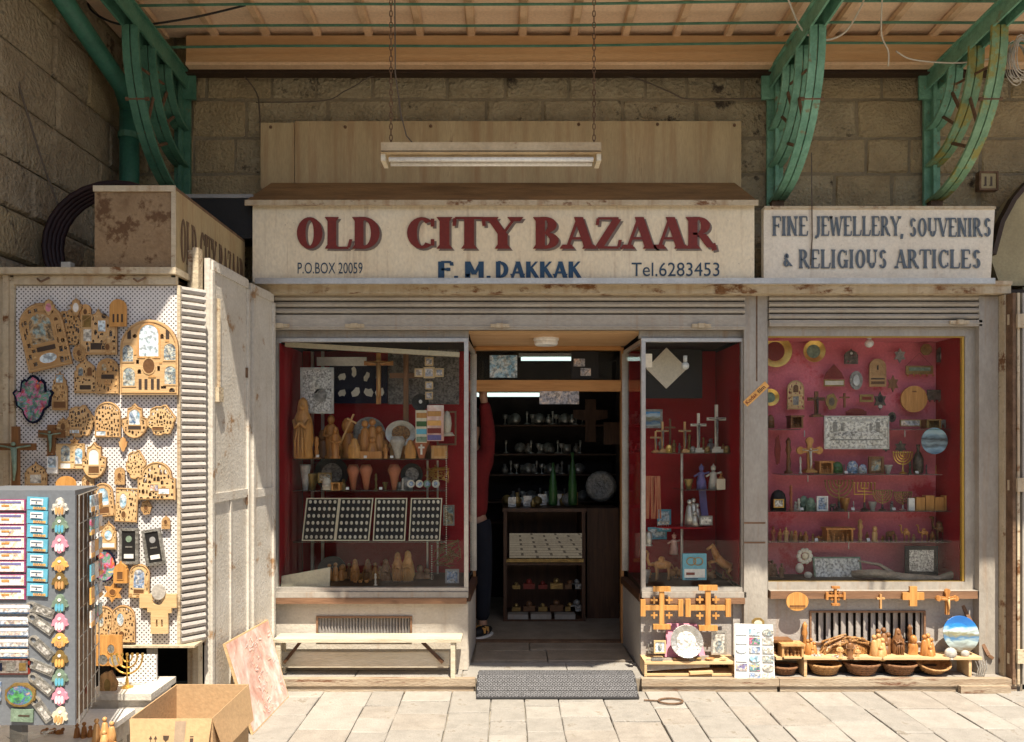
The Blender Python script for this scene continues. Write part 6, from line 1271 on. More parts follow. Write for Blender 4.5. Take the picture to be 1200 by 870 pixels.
for i, py in enumerate((592, 608, 622, 636, 650, 664, 680, 696)):
    lb = f'{ORD[i]} of the purple-edged landscape magnets in the left column'
    if not base_m: base_m = mag(xm, py, 34, 13.5, 'print_jerusalem', lb, border='magenta_edge', grp=G, extra=((0,.3,.8,.2,'purple_cloth'),(-.2,-.05,.3,.2,'orange_wood')))
    else: copy_tree(base_m, W(xm, py, RYf-.001), lb)
base_m = None
for i, py in enumerate((590, 606, 622, 639, 656, 674, 691)):
    lb = f'{ORD[i]} of the turquoise flag magnets in the second column'
    if not base_m:
        base_m = mag(45, py, 24, 15, 'blue_glass', lb, grp=G, tilt=.05, extra=((-.02,.12,.62,.5,'white'),(.12,-.36,.6,.18,'kodak_yellow')))
        sans(base_m, 'lettering', 'ISRAEL', .0-.01, -.0205, -.0095, .008, .038, 'blue_letter')
        m = MB(); m.box(-.022,.018,-.0105,-.0093,.010,.0125); m.box(-.022,.018,-.0105,-.0093,-.0065,-.004); m.plate([(.0045*math.sin(a)-.002,.0033+.0045*math.cos(a)) for a in (0,2.094,4.189)], -.0105, -.0093); m.build('flag_print', 'blue_letter', base_m)
    else: copy_tree(base_m, W(45, py, RYf-.001), lb)
hm = [('print_relief_fine','olive_light'), ('verdigris','blue_glass'), ('pink_cloth','white'), ('kodak_yellow','olive_light'), ('brass_dull','olive_light'), ('verdigris','blue_glass'), ('pink_cloth','white'), ('kodak_yellow','olive_light'), ('brass_dull','kodak_yellow'), ('verdigris','blue_glass'), ('pink_cloth','white'), ('cream','olive_light')]
cn_ = ['cream', 'turquoise', 'pale pink', 'yellow', 'gold', 'turquoise', 'pink', 'yellow', 'olive gold', 'turquoise', 'rose', 'tilted cream']
words = ['topmost', 'second', 'third', 'fourth', 'fifth', 'sixth', 'seventh', 'eighth', 'ninth', 'tenth', 'eleventh', 'lowest']
for i, py in enumerate((594, 615, 637, 661, 681, 707, 729, 750, 772, 794, 815, 838)):
    u = thing('hamsa_magnet', f'{words[i]} hand-shaped magnet in the column, {cn_[i]} coloured', 'magnet', W(71, py, RYf), 'hand-shaped magnets on the grey rack'); u.rotation_euler = (0, .2 if i == 11 else 0, 0)
    w2, h2 = 19*rk, 23*rk*(.8 if i in (3, 7) else 1)
    m = MB(); m.plate([(p[0], -p[1]) for p in outline('hamsa', w2, h2)][::-1], -.008, 0); m.build('palm', hm[i][0], u)
    for x in (-.18, 0, .18): m = MB(); m.plate(ell(x*w2, -h2*.2, w2*.085, h2*.2, 10), -.0105, -.0082); m.build('finger', hm[i][1], u)
    m = MB(); m.plate(ell(0, h2*.18, w2*.1, h2*.08, 10), -.0105, -.0082); m.build('eye', 'white', u)
for i, py in enumerate((714, 728, 741, 754, 766)):
    mag(14 if i else 16, py, 40, 10.5, 'print_skyline', f'{ORD[i]} of the wide white skyline magnets at the lower left', grp=G, extra=((0,-.38,1,.14,'blue_letter'),(0,.3,.96,.3,'white')))
mag(14, 781, 44, 18, 'print_dark', 'red-framed dark blue magnet below the skyline magnets', border='red_letter', grp=G, extra=((0,0,.26,.6,'pewter'),(.35,0,.2,.6,'brass_dull'),(-.35,0,.2,.6,'navy_velvet')))
for i, (py, tl) in enumerate(((716, .35), (733, .62), (761, .75), (783, .4), (804, .7), (834, .95))):
    u = thing('bottle_opener', f'{ORD[i]} of the tilted metal bottle openers on the rack', 'bottle opener', W(52, py, RYf), 'metal bottle openers on the rack'); u.rotation_euler = (0, tl, 0)
    m = MB(); m.plate(rec(0,0,26*rk,11*rk), -.008, 0); m.c = 0; m.build('plate', 'pewter', u)
    m = MB(); m.plate(ell(-15*rk,0,7*rk,6*rk,14), -.007, -.001, [ell(-16*rk,0,4*rk,3*rk,10)]); m.build('opener_ring', 'silver', u)
    m = MB(); m.box(-8*rk, 10*rk, -.0095, -.0082, -3*rk, 3*rk); m.build('picture', 'print_relief', u)
u = plaque(25, 814, 38, 30, RYf-.002, 'oct', 'brass_dull', 'eight-sided brass framed magnet with a green valley picture', 'magnet', [('oval',0,0,.8,.76,'print_valley')], 0, hook=False, name='fridge_magnet')
mag(27, 838, 26, 15, 'verdigris', 'pale green stone-look magnet at the bottom of the rack', tilt=.04, grp=G, extra=((.1,.0,.5,.12,'ink'),))
mag(-2, 810, 8, 22, 'print_ceramic', 'white round-cornered magnet cut by the left edge of the picture', grp=G)
# magnets on the side face
cols = ['print_blue', 'print_city', 'print_skyline', 'blue_glass', 'kodak_yellow', 'print_jerusalem']
for r in range(6):
    for c in range(3):
        f = .42+c*.2; a = Vector((w_,.011,0))+sd*f+sn*.02; zz = h_*(.955-.105*r)
        u = thing('fridge_magnet', f'{["left","middle","right"][c]} magnet of the {ORD[r]} row on the side of the rack', 'magnet', t.location+a+Vector((0,0,zz)), 'magnets on the side of the rack', rz=math.atan2(sd.y, sd.x))
        m = MB(); m.box(-.03,.03,-.006,.0,-.035,.03); m.build('picture', cols[(r+c*2) % 6], u)
        m = MB(); m.box(-.028,.028,-.008,-.0062,-.034,-.016); m.build('picture_detail', 'kodak_yellow' if c != 1 else 'white', u)
u = P(99,808,7,14,-2.0,'round','red_letter','small red oval trinket hanging in the lower side of the rack','ornament',[],0,name='red_ornament')
# clear wrap hanging under the rack and strips on the side
m = MB(); rr = random.Random(4); vs = []; n = 9
for i in range(n):
    for j in range(4): vs.append((w_*.05+i*w_*.09, -.01+rr.uniform(-.02,.05)+.02*j, -.02-j*.03*(1-abs(i-4)/6)+rr.uniform(-.008,.008)))
m.add(vs, [(i*4+j, (i+1)*4+j, (i+1)*4+j+1, i*4+j+1) for i in range(n-1) for j in range(3)]); m.build('plastic_wrap', 'net_wrap', t, smooth=True)
# ================================================================== GROUND-LEVEL THINGS
# cardboard box
x0, x1, y0, y1, H = -1.555, -1.215, -1.95, -1.5, .472
t = thing('cardboard_box', 'open brown cardboard box with printed handling symbols on the ground', 'box', ((x0+x1)/2, (y0+y1)/2, 0)); hx, hy = (x1-x0)/2, (y1-y0)/2
m = MB(); m.box(-hx,hx,-hy,-hy+.005,0,H-.006); m.box(-hx,hx,hy-.005,hy,0,H); m.box(-hx,-hx+.005,-hy+.0055,hy-.0055,0,H-.002); m.box(hx-.005,hx,-hy+.0055,hy-.0055,0,H-.004); m.box(-hx+.006,hx-.006,-hy+.006,hy-.006,.0,.01); m.build('walls', 'cardboard', t, kind=None)
m = MB(); m.add([(hx-.004,-hy,H-.004),(hx-.004,hy,H-.004),(hx+.03,hy-.03,H-.16),(hx+.035,-hy+.03,H-.15),(hx+.001,-hy,H-.001),(hx+.001,hy,H-.001),(hx+.034,hy-.03,H-.157),(hx+.039,-hy+.03,H-.147)], [(0,3,2,1),(4,5,6,7),(0,1,5,4),(1,2,6,5),(2,3,7,6),(3,0,4,7)]); m.build('flap', 'cardboard', t)
m = MB(); m.add([(-hx,-hy-.001,H-.006),(hx,-hy-.001,H-.006),(hx-.01,-hy-.03,H-.13),(-hx+.02,-hy-.028,H-.135),(-hx,-hy-.006,H-.004),(hx,-hy-.006,H-.004),(hx-.01,-hy-.035,H-.13),(-hx+.02,-hy-.033,H-.135)], [(0,1,2,3),(7,6,5,4),(0,4,5,1),(1,5,6,2),(2,6,7,3),(3,7,4,0)]); fl = m.build('flap', 'cardboard', t)
m = MB(); yy = lambda z: -hy-.0065-(H-z)*.22
def pq(x, z): return (x, -hy-.0075-(H-.005-z)*.216, z)
def poly3(pts): m.add([pq(*p) for p in pts], [tuple(range(len(pts)))])
zc = H-.085
for a in (-.075,-.055): poly3([(a-.0015,zc-.018),(a+.0015,zc-.018),(a+.0015,zc+.006),(a-.0015,zc+.006)]); poly3([(a-.007,zc+.005),(a+.007,zc+.005),(a,zc+.018)])
poly3([(-.085,zc-.023),(-.045,zc-.023),(-.045,zc-.0205),(-.085,zc-.0205)])
poly3([(-.025,zc+.018),(.0,zc+.018),(-.002,zc+.004),(-.0125,zc-.004),(-.023,zc+.004)]); poly3([(-.014,zc-.004),(-.011,zc-.004),(-.011,zc-.018),(-.014,zc-.018)]); poly3([(-.021,zc-.021),(-.004,zc-.021),(-.004,zc-.018),(-.021,zc-.018)])
poly3([(.085,zc+.012),(.1,zc+.012),(.1,zc+.016),(.085,zc+.016)]); poly3([(.086,zc-.018),(.1,zc-.018),(.1,zc+.008),(.086,zc+.008)]); m.build('printed_symbols', 'ink', t)
m = MB(); m.add([pq(.02,H-.012),pq(.065,H-.012),pq(.063,H-.125),pq(.022,H-.125)], [(0,3,2,1)]); m.M = None; m.build('tape', 'tape', t)
# leaning poster board
t = thing('leaning_board', 'faded pink and white picture board leaning against the folding door', 'poster', (-1.4, -.55, 0))
q = [Vector((-.0,-.31,0)),Vector((.02,.33,.0)),Vector((-.14,.42,.47)),Vector((-.15,-.33,.505))]
n = (q[1]-q[0]).cross(q[3]-q[0]).normalized()
if n.x < 0: n = -n
def onb(u, v, d): return (q[0]*(1-u)+q[1]*u)*(1-v)+(q[3]*(1-u)+q[2]*u)*v+n*d
m = MB(); m.add([onb(0,0,0),onb(1,0,0),onb(1,1,0),onb(0,1,0),onb(0,0,-.012),onb(1,0,-.012),onb(1,1,-.012),onb(0,1,-.012)], [(0,1,2,3),(7,6,5,4),(0,4,5,1),(1,5,6,2),(2,6,7,3),(3,7,4,0)]); m.build('board', 'pine', t)
m = MB(); m.add([onb(.015,.015,.001),onb(.985,.015,.001),onb(.985,.985,.001),onb(.015,.985,.001)], [(0,1,2,3)]); m.build('picture', 'print_poster', t)
m = MB()
rr = random.Random(9)
for i in range(110):
    u, v = min(max(rr.gauss(.5,.11), .1), .9), rr.uniform(.05,.93); a = rr.uniform(0, 3.1); la, wa = rr.uniform(.01,.035), rr.uniform(.002,.006); ca, sa = math.cos(a), math.sin(a); m.c = 0 if i % 3 else 1
    if i > 90: u, v = rr.choice(((.12,.2),(.12,.85),(.88,.2),(.88,.82),(.1,.5),(.9,.5))); u += rr.uniform(-.05,.05); v += rr.uniform(-.05,.05)
    m.add([onb(u+(p*la*ca-q_*wa*sa), v+(p*la*sa+q_*wa*ca)*.9, .002+.00004*i) for p, q_ in ((-1,-1),(1,-1),(1,1),(-1,1))], [(0,1,2,3)])
m.build('picture_detail', ('white', 'cream'), t, kind='stuff')
# bench
Yb_ = -.09; k = K(Yb_); z1, z0 = Z(748,Yb_), .083
t = thing('bench', 'low cream wooden bench standing below the left display case', 'bench', (X(431,Yb_), Yb_, z0)); xo = t.location.x; hh = z1-z0
m = MB(); m.box(X(322,Yb_)-xo, X(541,Yb_)-xo, -.03, .13, hh-.022, hh); m.build('seat', 'cream_bench', t)
for px in (327, 531):
    m = MB(); m.box(X(px-2.6,Yb_)-xo, X(px+2.6,Yb_)-xo, -.02, .005, 0, hh-.023); m.build('leg', 'cream_bench', t)
    m = MB(); m.box(X(px-2.6,Yb_)-xo, X(px+2.6,Yb_)-xo, .09, .115, 0, hh-.023); m.build('leg', 'cream_bench', t)
m = MB(); m.box(X(331,.0)-xo, X(527,.0)-xo, .06, .08, .05, .15); m.build('stretcher', 'cream_bench', t)
for a, b in ((352,333),(495,519)): m = MB(); m.bar((X(a,-.05)-xo,.04,hh-.035),(X(b,-.05)-xo,.045,hh-.17), .02, .02); m.build('brace', 'dark_wood', t)
# door mat
Ya, Yc = -.26, .13; x0, x1 = X(558,Ya), X(749,Ya)
def mz(y): return .088 if y > -.1 else (.088 if y > -.118 else .01+max(0, (y+.26))/.142*.07)
t = thing('door_mat', 'grey woven rubber mat draped over the doorstep', 'mat', ((x0+x1)/2, -.1, .0)); xo = t.location.x; hw = (x1-x0)/2
prof = [(-.33+.1,.006),(-.2,.012),(-.13,.035),(-.06+.03,.088),(.0+.1,.098),(.23,.1)]
prof = [(-.17,.005),(-.12,.02),(-.035,.075),(.0,.094),(.08,.095),(.12,.094)]
m = MB(); vs = [(x, y, z) for y, z in prof for x in (-hw+.01*(y > 0), hw-.0)]+[(x, y, z+.008) for y, z in prof for x in (-hw+.01*(y > 0), hw)]
n = len(prof); fs = [(2*i,2*i+1,2*i+3,2*i+2) for i in range(n-1)]+[(2*n+2*i,2*n+2*i+1,2*n+2*i+3,2*n+2*i+2) for i in range(n-1)]+[(2*i,2*i+2,2*n+2*i+2,2*n+2*i) for i in range(n-1)]+[(2*i+1,2*i+3,2*n+2*i+3,2*n+2*i+1) for i in range(n-1)]+[(0,1,2*n+1,2*n),(2*n-2,2*n-1,4*n-1,4*n-2)]
m.add(vs, fs); m.build('backing', 'rubber', t)
def pz(y):
    for (a, za), (b, zb_) in zip(prof, prof[1:]):
        if y <= b: return za+(zb_-za)*(y-a)/(b-a)
    return prof[-1][1]
m = MB(); nx, ny = 46, 10
for j in range(ny):
    for i in range(nx):
        x = -hw+.012+(2*hw-.024)*(i+.5*(j % 2))/(nx-.5); y = -.163+.275*(j+.5)/ny; r = .0105
        sl = (pz(y+.01)-pz(y-.01))/.02
        ring = [(x+r*math.cos(a), y+.0135*math.sin(a), pz(y)+.011+sl*.0135*math.sin(a)) for a in [2*PI*q/6+.5 for q in range(6)]]
        inn_ = [(x+r*.5*math.cos(a), y+.0068*math.sin(a), pz(y)+.011+sl*.0068*math.sin(a)) for a in [2*PI*q/6+.5 for q in range(6)]]
        m.add(ring+inn_+[(p[0],p[1],p[2]-.006) for p in ring], [(q,(q+1)%6,6+(q+1)%6,6+q) for q in range(6)]+[(q,(q+1)%6,12+(q+1)%6,12+q) for q in range(6)])
m.build('woven_cells', 'mat_fibre', t, kind='stuff')
# iron ring in the paving
t = thing('iron_ring', 'dark iron ring lying on the paving right of the mat', 'ring', (X(787,-.36), -.33, .0))
m = MB(); m.tube([(.075*math.cos(a), .04*math.sin(a)*1.3, .012) for a in [2*PI*i/20 for i in range(20)]], .006, 6, close=True); m.build('ring', 'rusty_iron', t); m = MB(); m.tube([(-.16,.03,.008),(-.078,.01,.01)], .005, 5); m.build('pin', 'rusty_iron', t)

# ---------------------------------------------------------------- centre: crosses, shelf box, card rack
jcross(775,712,44,.0,'orange_wood','orange wooden Jerusalem cross, left of the pair below the centre case')
jcross(829,712,47,.0,'orange_wood','orange wooden Jerusalem cross, right and larger of the pair below the centre case')
YB2 = -.05; xa, xb = X(755,YB2), X(864,YB2); zt_ = Z(775,YB2); z0 = .083
t = thing('shelf_box', 'low open pine box shelf standing right of the doorway', 'shelf', ((xa+xb)/2, YB2, z0)); hw = (xb-xa)/2; hh = zt_-z0
m = MB(); m.box(-hw,hw,-.01,.17,hh-.018,hh); m.build('top', 'pine', t)
for s_ in (-1, 1): m = MB(); m.box(s_*hw-.016*(s_>0), s_*hw+.016*(s_<0), -.008, .165, .0, hh-.0185); m.build('side', 'pine', t)
m = MB(); m.box(-hw+.017,hw-.017,-.0,.165,0,.012); m.build('bottom', 'pine', t); m = MB(); m.box(-hw+.017,hw-.017,.15,.165,.0125,hh-.019); m.build('back', 'dark_brown', t)
m = MB(); m.box(0,.41,0,.012,0,.075); simple('loose_board', m, 'grey_post', 'loose grey board lying across the inside of the pine box shelf', 'board', (xa+.02, YB2+.012, z0+.03), rot=(0,-.06,0))
m = MB(); m.box(0,.15,-.02,.03,0,.014); simple('wood_offcut', m, 'pine', 'short wooden offcut lying at the bottom of the pine box shelf', 'offcut', (X(808,YB2), YB2-.0, z0+.014), rot=(0,-.05,0))
frame(773,758,14,15,.0,'ply_pale','print_pale','small gold framed portrait at the left end of the pine shelf',inner=[('oval',0,0,.4,.6,'print_icon')])
frame(763,760,8,11,.05,'pewter','print_dark','tiny dark frame partly behind the small gold framed portrait')
frame(842,753,18,28,.02,'silver','print_relief_fine','upright grey framed icon at the right end of the pine shelf',inner=[('oval',0,-.15,.5,.5,'print_icon')])
m = MB(); m.add([(-.13,0,0),(.14,-.005,0),(.1,.08,.2),(-.1,.08,.2),(-.13,.01,0),(.14,.01,0),(.1,.09,.2),(-.1,.09,.2)], [(0,1,2,3),(7,6,5,4),(0,4,5,1),(1,5,6,2),(2,6,7,3),(3,7,4,0)])
simple('pink_cloth', m, 'pink_cloth', 'pink cloth draped behind the silver plate on the pine shelf', 'cloth', W(802,770,.0))
plate(804,752,38,-.03,'silver','print_relief_fine','large silver embossed plate propped on pink cloth on the pine shelf',tilt=-.25)
fig('saint',803,771,10,-.045,'olive_light','tiny pale figure in front of the silver plate',1.4)
for i, (px, w_, mt, lb) in enumerate(((770,13,'pewter','small dark flat box lying at the left front of the pine shelf'),(798,18,'walnut','dark wooden stand lying under the silver plate'),(832,12,'olive_wood','little olive-wood piece lying right of the silver plate'),(818,9,'brass_dull','little brass trinket lying on the pine shelf'),(848,10,'ply_pale','tiny pale trinket lying before the grey framed icon'))):
    m = MB(); a = w_*K(-.04)/2; m.ball((0,0,.008), a, .014, .009, 8, 4) if i > 1 else m.box(-a,a,-.012,.012,0,.014); simple('trinket', m, mt, lb, 'trinket', W(px,774-i*.3,-.045))
# leaning souvenir card rack
k = K(-.06); bx_ = W(884,797,-.08)
t = thing('magnet_board', 'white leaning board of postcards and magnets beside the grey post', 'rack', bx_); t.rotation_euler = (-.12, .03, 0)
w2, h2 = 47*k, 64*k; m = MB(); m.plate([(-w2/2,0),(w2/2,0),(w2/2-.01,h2),(-w2/2,h2)], -.01, 0); m.build('board', 'white', t)
rows = 6
for r in range(rows):
    for c in range(3):
        x = (-.33+.33*c)*w2; z = h2*(.07+.158*r); o = MB(); mm = ['postcard','print_blue','print_relief_fine','print_ceramic','print_icon','print_city'][(r*2+c*3) % 6] if c else ('pale_print' if r > 1 else ('stained' if r else 'pale_print'))
        if (r+c) % 4 == 3: o.plate(ell(x, z, w2*.14, h2*.06, 12), -.02, -.0105)
        else: o.plate(rec(x, z, w2*.27, h2*.115), -.018, -.0105)
        o.build('magnet', mm, t)
u = plaque(888,730,16,13,-.02,'oct','brass_dull','small brass eight-sided magnet above the leaning magnet board','magnet',[('oval',0,0,.6,.6,'cream')],0,hook=False)

# ---------------------------------------------------------------- right: long shelf, baskets, figures, crosses
YL = -.06; xa, xb = X(909,YL), X(1150,YL); zt_ = Z(770,YL)
t = thing('long_shelf', 'long low pine shelf standing below the right display window', 'shelf', ((xa+xb)/2, YL, z0)); hw = (xb-xa)/2; hh = zt_-z0
m = MB(); m.box(-hw,hw,-.01,.15,hh-.017,hh); m.build('top', 'pine', t)
for px in (944, 1137): m = MB(); x = X(px,YL)-t.location.x; m.box(x-.009,x+.009,.0,.14,0,hh-.0175); m.build('support', 'pine', t)
m = MB(); m.box(-hw+.01,hw-.2,.1,.14,.0,.05); m.build('back_strip', 'dark_brown', t)
bk = [(921,30,'wicker_dark','shallow dark wicker bowl at the left end under the long shelf'),(968,38,'wicker','light wicker basket, first right of the shelf support'),(1012,42,'wicker_dark','stack-rimmed darker wicker basket, middle of the row'),(1056,40,'wicker_dark','dark open-weave basket, second from the right'),(1096,38,'wicker','wide tilted light wicker basket at the right end of the row')]
for i, (px, d, mt, lb) in enumerate(bk):
    r = d*K(-.02)/2; hb = r*.62; u = thing('wicker_basket', lb, 'basket', W(px,797,-.03), 'baskets under the long shelf'); u.location.z = z0+.001+(.02 if i == 4 else 0); u.location.y = .0
    if i == 4: u.rotation_euler = (.45, 0, 0); u.location.y = .02
    m = MB(); m.lathe([(r*.55,0),(r*.62,.004),(r*.8,hb*.5),(r*.97,hb*.95),(r*.92,hb*.95),(r*.75,hb*.5),(r*.5,.008),(0,.008)], (0,0,0), 20, 1, .8); m.build('bowl', mt, u)
    m = MB(); n = 40
    for q in range(4): z = hb*(.2+.24*q); rr_ = r*(.64+.3*(.2+.24*q)); m.tube([((rr_+.004*(-1)**j)*math.cos(2*PI*j/n), .8*(rr_+.004*(-1)**j)*math.sin(2*PI*j/n), z) for j in range(n)], .004, 4, close=True)
    m.build('weave', mt, u, kind='stuff')
    m = MB(); m.tube([(r*math.cos(2*PI*j/24), .8*r*math.sin(2*PI*j/24), hb) for j in range(24)], .007, 6, close=True); m.build('rim', mt, u)
m = MB(); [m.tube([(-.03+i*.012,0,.0),(-.02+i*.014,0,.05+.01*(i%2)),(-.035+i*.018,.01,.1)], .004, 5) for i in range(5)]
simple('wire_bundle', m, 'silver', 'small bundle of white wires standing right of the baskets', 'wire', (X(1150,-.05),-.05,z0))
F = fig; YS_ = -.02
F('nativity',926,771,20,YS_,'olive_light','small box-shaped nativity carving at the left of the long shelf',1.25)
F('nativity',911,770,24,.04,'olive_dark','darker nativity stable behind the small box-shaped carving',1.1)
F('tall',943,767,38,.06,'olive_wood','thin tall carved post figure left of the wicker nest',1)
F('family',951,770,22,.0,'olive_wood','carved kneeling family at the left of the wicker nest',.8)
F('lambs',957,773,9,-.05,'stone_fig','little grey stone sheep in front of the kneeling family',1)
m = MB(); rr = random.Random(3)
R0 = .17
for i in range(44):
    a = PI*rr.uniform(.02,.98); r = R0*rr.uniform(.72,1.0); dy = rr.uniform(-.03,.05); L_ = rr.uniform(.02,.045)
    p = Vector((r*math.cos(a)*1.05, dy, r*math.sin(a)*.72)); d = Vector((-math.sin(a)*1.3, rr.uniform(-.3,.3), math.cos(a)*.7))*L_*1.6; m.tube([p-d, p+Vector((0,-.006,.004)), p+d], .007, 5)
m.lathe([(R0*.95,0),(R0*.9,.05),(R0*.55,.1),(R0*.1,.118)], (0,.03,0), 14, 1, .35, wob=.1)
simple('wicker_nest', m, 'wicker_nest', 'rough arched stable of bark and twigs in the middle of the long shelf', 'stable', W(996,768,.02))
for i, (px, h, mt, lb) in enumerate(((984,18,'olive_light','pale tiny figure inside the bark stable, left'),(996,24,'olive_dark','dark standing figure inside the bark stable'),(1005,14,'olive_light','small yellow figure inside the bark stable, right'))): F('saint',px,772,h,-.06,mt,lb,1.3)
F('lambs',982,773,7,-.065,'stone_fig','tiny grey animals in front of the bark stable',1.6)
F('family',1030,773,31,-.03,'olive_light','pale carved praying family right of the bark stable',.75)
F('family',1036,769,34,.04,'olive_dark','dark carved group behind the praying family',.8)
F('madonna',1052,770,34,.02,'olive_dark','slim dark carved figure in front of the right grille',.8)
F('bust',1070,771,27,.0,'olive_wood','stout carved head group in front of the right grille',.9)
F('tall',1066,768,36,.05,'olive_dark','thin dark figure rising behind the stout carved group',1)
F('family',1088,772,30,-.02,'olive_wood','rounded carved group left of the blue plate',.65)
plate(1124,743,42,.0,'print_sea','print_sea','round blue landscape plate propped at the right end of the long shelf',tilt=-.18)
F('shell',1114,773,14,-.055,'stone_fig','white shell standing in front of the blue plate',1.1,cat='shell'); F('shell',1131,771,9,-.05,'stone_fig','smaller white shell right of the other shell',1.2,cat='shell')
m = MB(); m.bar((0,0,0),(-.12,.09,.31),.022,.02); m.bar((.0,.0,.0),(.03,.0,-.02),.02,.02); simple('wooden_stick', m, 'brown_rail', 'brown wooden stick leaning against the jamb behind the blue plate', 'stick', (X(1158,-.0),-.0,Z(768,0)))
YC = .0
cross(1069,710,25,23,YC,'orange_wood','square light wooden cross on the brown rail, above the right grille',bar=.34,at=.5)
jcross(978,698,20,YC,'olive_wood','small wooden Jerusalem cross on the rail below the right window')
cross(1031,713,9,17,YC,'olive_light','tiny pale cross on the rail below the right window',bar=.22)
cross(1109,720,20,27,YC,'olive_wood','wooden cross with rounded ends hanging at the right of the rail',tips=True,bar=.2,corpus='olive_light')
P(934,705,26,22,YC,'round','orange_wood','round orange wooden disc with a boat shape at the left of the rail','plaque',[('rect',0,-.25,.7,.12,'olive_dark')],0,hook=False)

# ================================================================== LEFT DISPLAY CASE GOODS
plate_Y = .3
frame(372,458,39,54,.42,'silver','print_relief','embossed silver icon plaque standing in the upper left of the left case',bw=.07,inner=[('oval',-.08,.12,.3,.36,'print_relief_fine'),('oval',.1,-.1,.4,.3,'pewter')])
t = thing('velvet_board', 'dark navy velvet board with small metal figures pinned on it, left case', 'board', W(421,448,.62)); k = K(.62); m = MB(); m.box(-35*k,33*k,0,.02,-25*k,23*k); m.build('board', 'navy_velvet', t)
for x, z, s_ in ((-20,6,5),(-6,12,5),(9,6,5),(-20,-13,5),(-4,-12,6),(11,-12,6),(24,-12,6),(22,8,4)):
    m = MB(); m.plate([(x*k+s_*k*(.35+.6*abs(math.sin(i*2.3+x)))*math.cos(PI*i/4), z*k+s_*k*(.5+.8*abs(math.sin(i*2.3+x)))*math.sin(PI*i/4)) for i in range(8)], -.008, -.001); m.build('pin', 'bone', t)
cross(444,474,34,60,.5,'olive_wood','wooden crucifix hanging in front of the navy velvet board',corpus='olive_light',at=.2,bar=.15)
cross(476,505,38,92,.56,'olive_dark','large dark wooden cross behind the four-square cross, left case',at=.3,bar=.16)
t = thing('hanging_cross', 'pale cross made of square wooden picture tiles hanging in the left case', 'cross', W(503,437,.35)); k = K(.35); f = None
for x, z, s_ in ((0,0,13),(-12,0,10),(12,0,10),(0,13,10),(0,-15,9),(0,-27,9)):
    m = MB(); m.box((x-s_/2)*k,(x+s_/2)*k,-.012,0,(z-s_/2)*k,(z+s_/2)*k); o = m.build('tile', 'ply_pale', t); m = MB(); m.box((x-s_*.34)*k,(x+s_*.34)*k,-.014,-.0125,(z-s_*.34)*k,(z+s_*.34)*k); m.build('picture', 'print_signs', o)
m = MB(); m.box(-.004,.004,-.008,-.003,18*k,30*k); m.build('hanger', 'walnut', t)
F = fig; L1 = 537.5
F('madonna',355,L1,72,.34,'orange_wood','tall draped madonna figure, tallest at the left of the top shelf in the left case',.62)
F('saint',388,L1,52,.5,'olive_wood','carved figure with raised arms behind, left case top shelf',1)
F('tall',371,L1,26,.36,'olive_wood','small slim carved figure right of the draped madonna',1.3)
F('saint',393,L1,38,.36,'olive_wood','carved walking saint between the slim figure and the crossbearer',1)
F('bust',408,L1,48,.48,'olive_wood','carved head of a figure carrying a long slanted cross',.6)
m = MB(); m.bar((0,0,0),(.1,.0,.22),.012,.012); m.bar((.055,-.006,.19),(.12,-.006,.155),.012,.01); simple('carried_cross', m, 'olive_light', 'long slanted pale cross carried by the carved figure on the top shelf', 'cross', W(398,522,.4))
F('madonna',415,L1,24,.34,'orange_wood','short glossy orange hooded figure on the top shelf, left case',1.2)
plate(433,508,38,.55,'pewter','print_relief','round dark metal plate behind the eagle-winged carving, left case')
F('family',436,L1,48,.42,'olive_wood','large winged carving group on a block, centre of the top shelf',.7)
m = MB(); m.box(-.075,.075,-.05,.04,0,.05); simple('wood_block', m, 'olive_wood', 'carved wooden block under the winged carving on the top shelf', 'block', W(436,L1,.38))
F('saint',452,L1,18,.34,'olive_wood','small carved figure right of the winged carving',1)
plate(470,508,36,.52,'silver','wicker_nest','round plate with a brown centre standing behind the first white vase',dz=30)
F('funnel',466,L1,26,.36,'stone_fig','white tapered ceramic vase left of the small orange figure, top shelf',.85)
F('madonna',481,L1,22,.34,'orange_wood','small bright orange figure between the two tapered vases',1.2)
F('funnel',494,L1,24,.34,'clay','terracotta tapered vase with a white cross, top shelf',.95)
cross(494,533,7,12,.30,'white','tiny white cross painted on the terracotta vase',bar=.3,name='white_cross')
t = thing('carved_box', 'square olive-wood box at the right end of the top shelf', 'box', W(515,L1,.34)); k = K(.34)
m = MB(); m.box(-9*k,9*k,-.03,.06,0,15*k); m.build('body', 'olive_light', t); m = MB(); m.box(-6*k,6*k,-.033,-.0305,3*k,12*k); m.build('carved_panel', 'orange_wood', t)
t = thing('name_tag_card', 'card display with rows of coloured name stickers in the left case', 'card display', W(504,499,.2)); k = K(.2)
m = MB(); m.box(-17*k,-4*k,0,.004,-20*k,18*k); m.build('card', 'cream', t); m = MB(); m.box(-3.5*k,16*k,0,.004,-18*k,24*k); m.build('card', 'print_poster', t)
for i, (x, z, cc) in enumerate(((-10,12,'orange_wood'),(-10,2,'leaf_green'),(-10,-7,'blue_glass'),(-10,-16,'verdigris'),(5,14,'orange_wood'),(5,3,'kodak_yellow'),(5,-6,'red_letter'),(5,-14,'purple_cloth'))):
    m = MB(); a = 6 if x < 0 else 8; m.box((x-a)*k,(x+a)*k,-.003,-.0005,(z-3)*k,(z+3)*k); m.build('name_sticker', cc, t)
plate(493,472,20,.4,'black','black','black round clock-like disc above the name sticker card'); m = MB(); m.plate(ell(0,0,.012,.014,12),-.012,-.006); simple('disc_centre', m, 'white', 'white centre dot on the black round disc', 'disc', W(493,471,.39))
F('shell',524,L1-26,30,.4,'bone','white hanging oval shell right of the name sticker card',.35,cat='shell')
L2 = 574.5
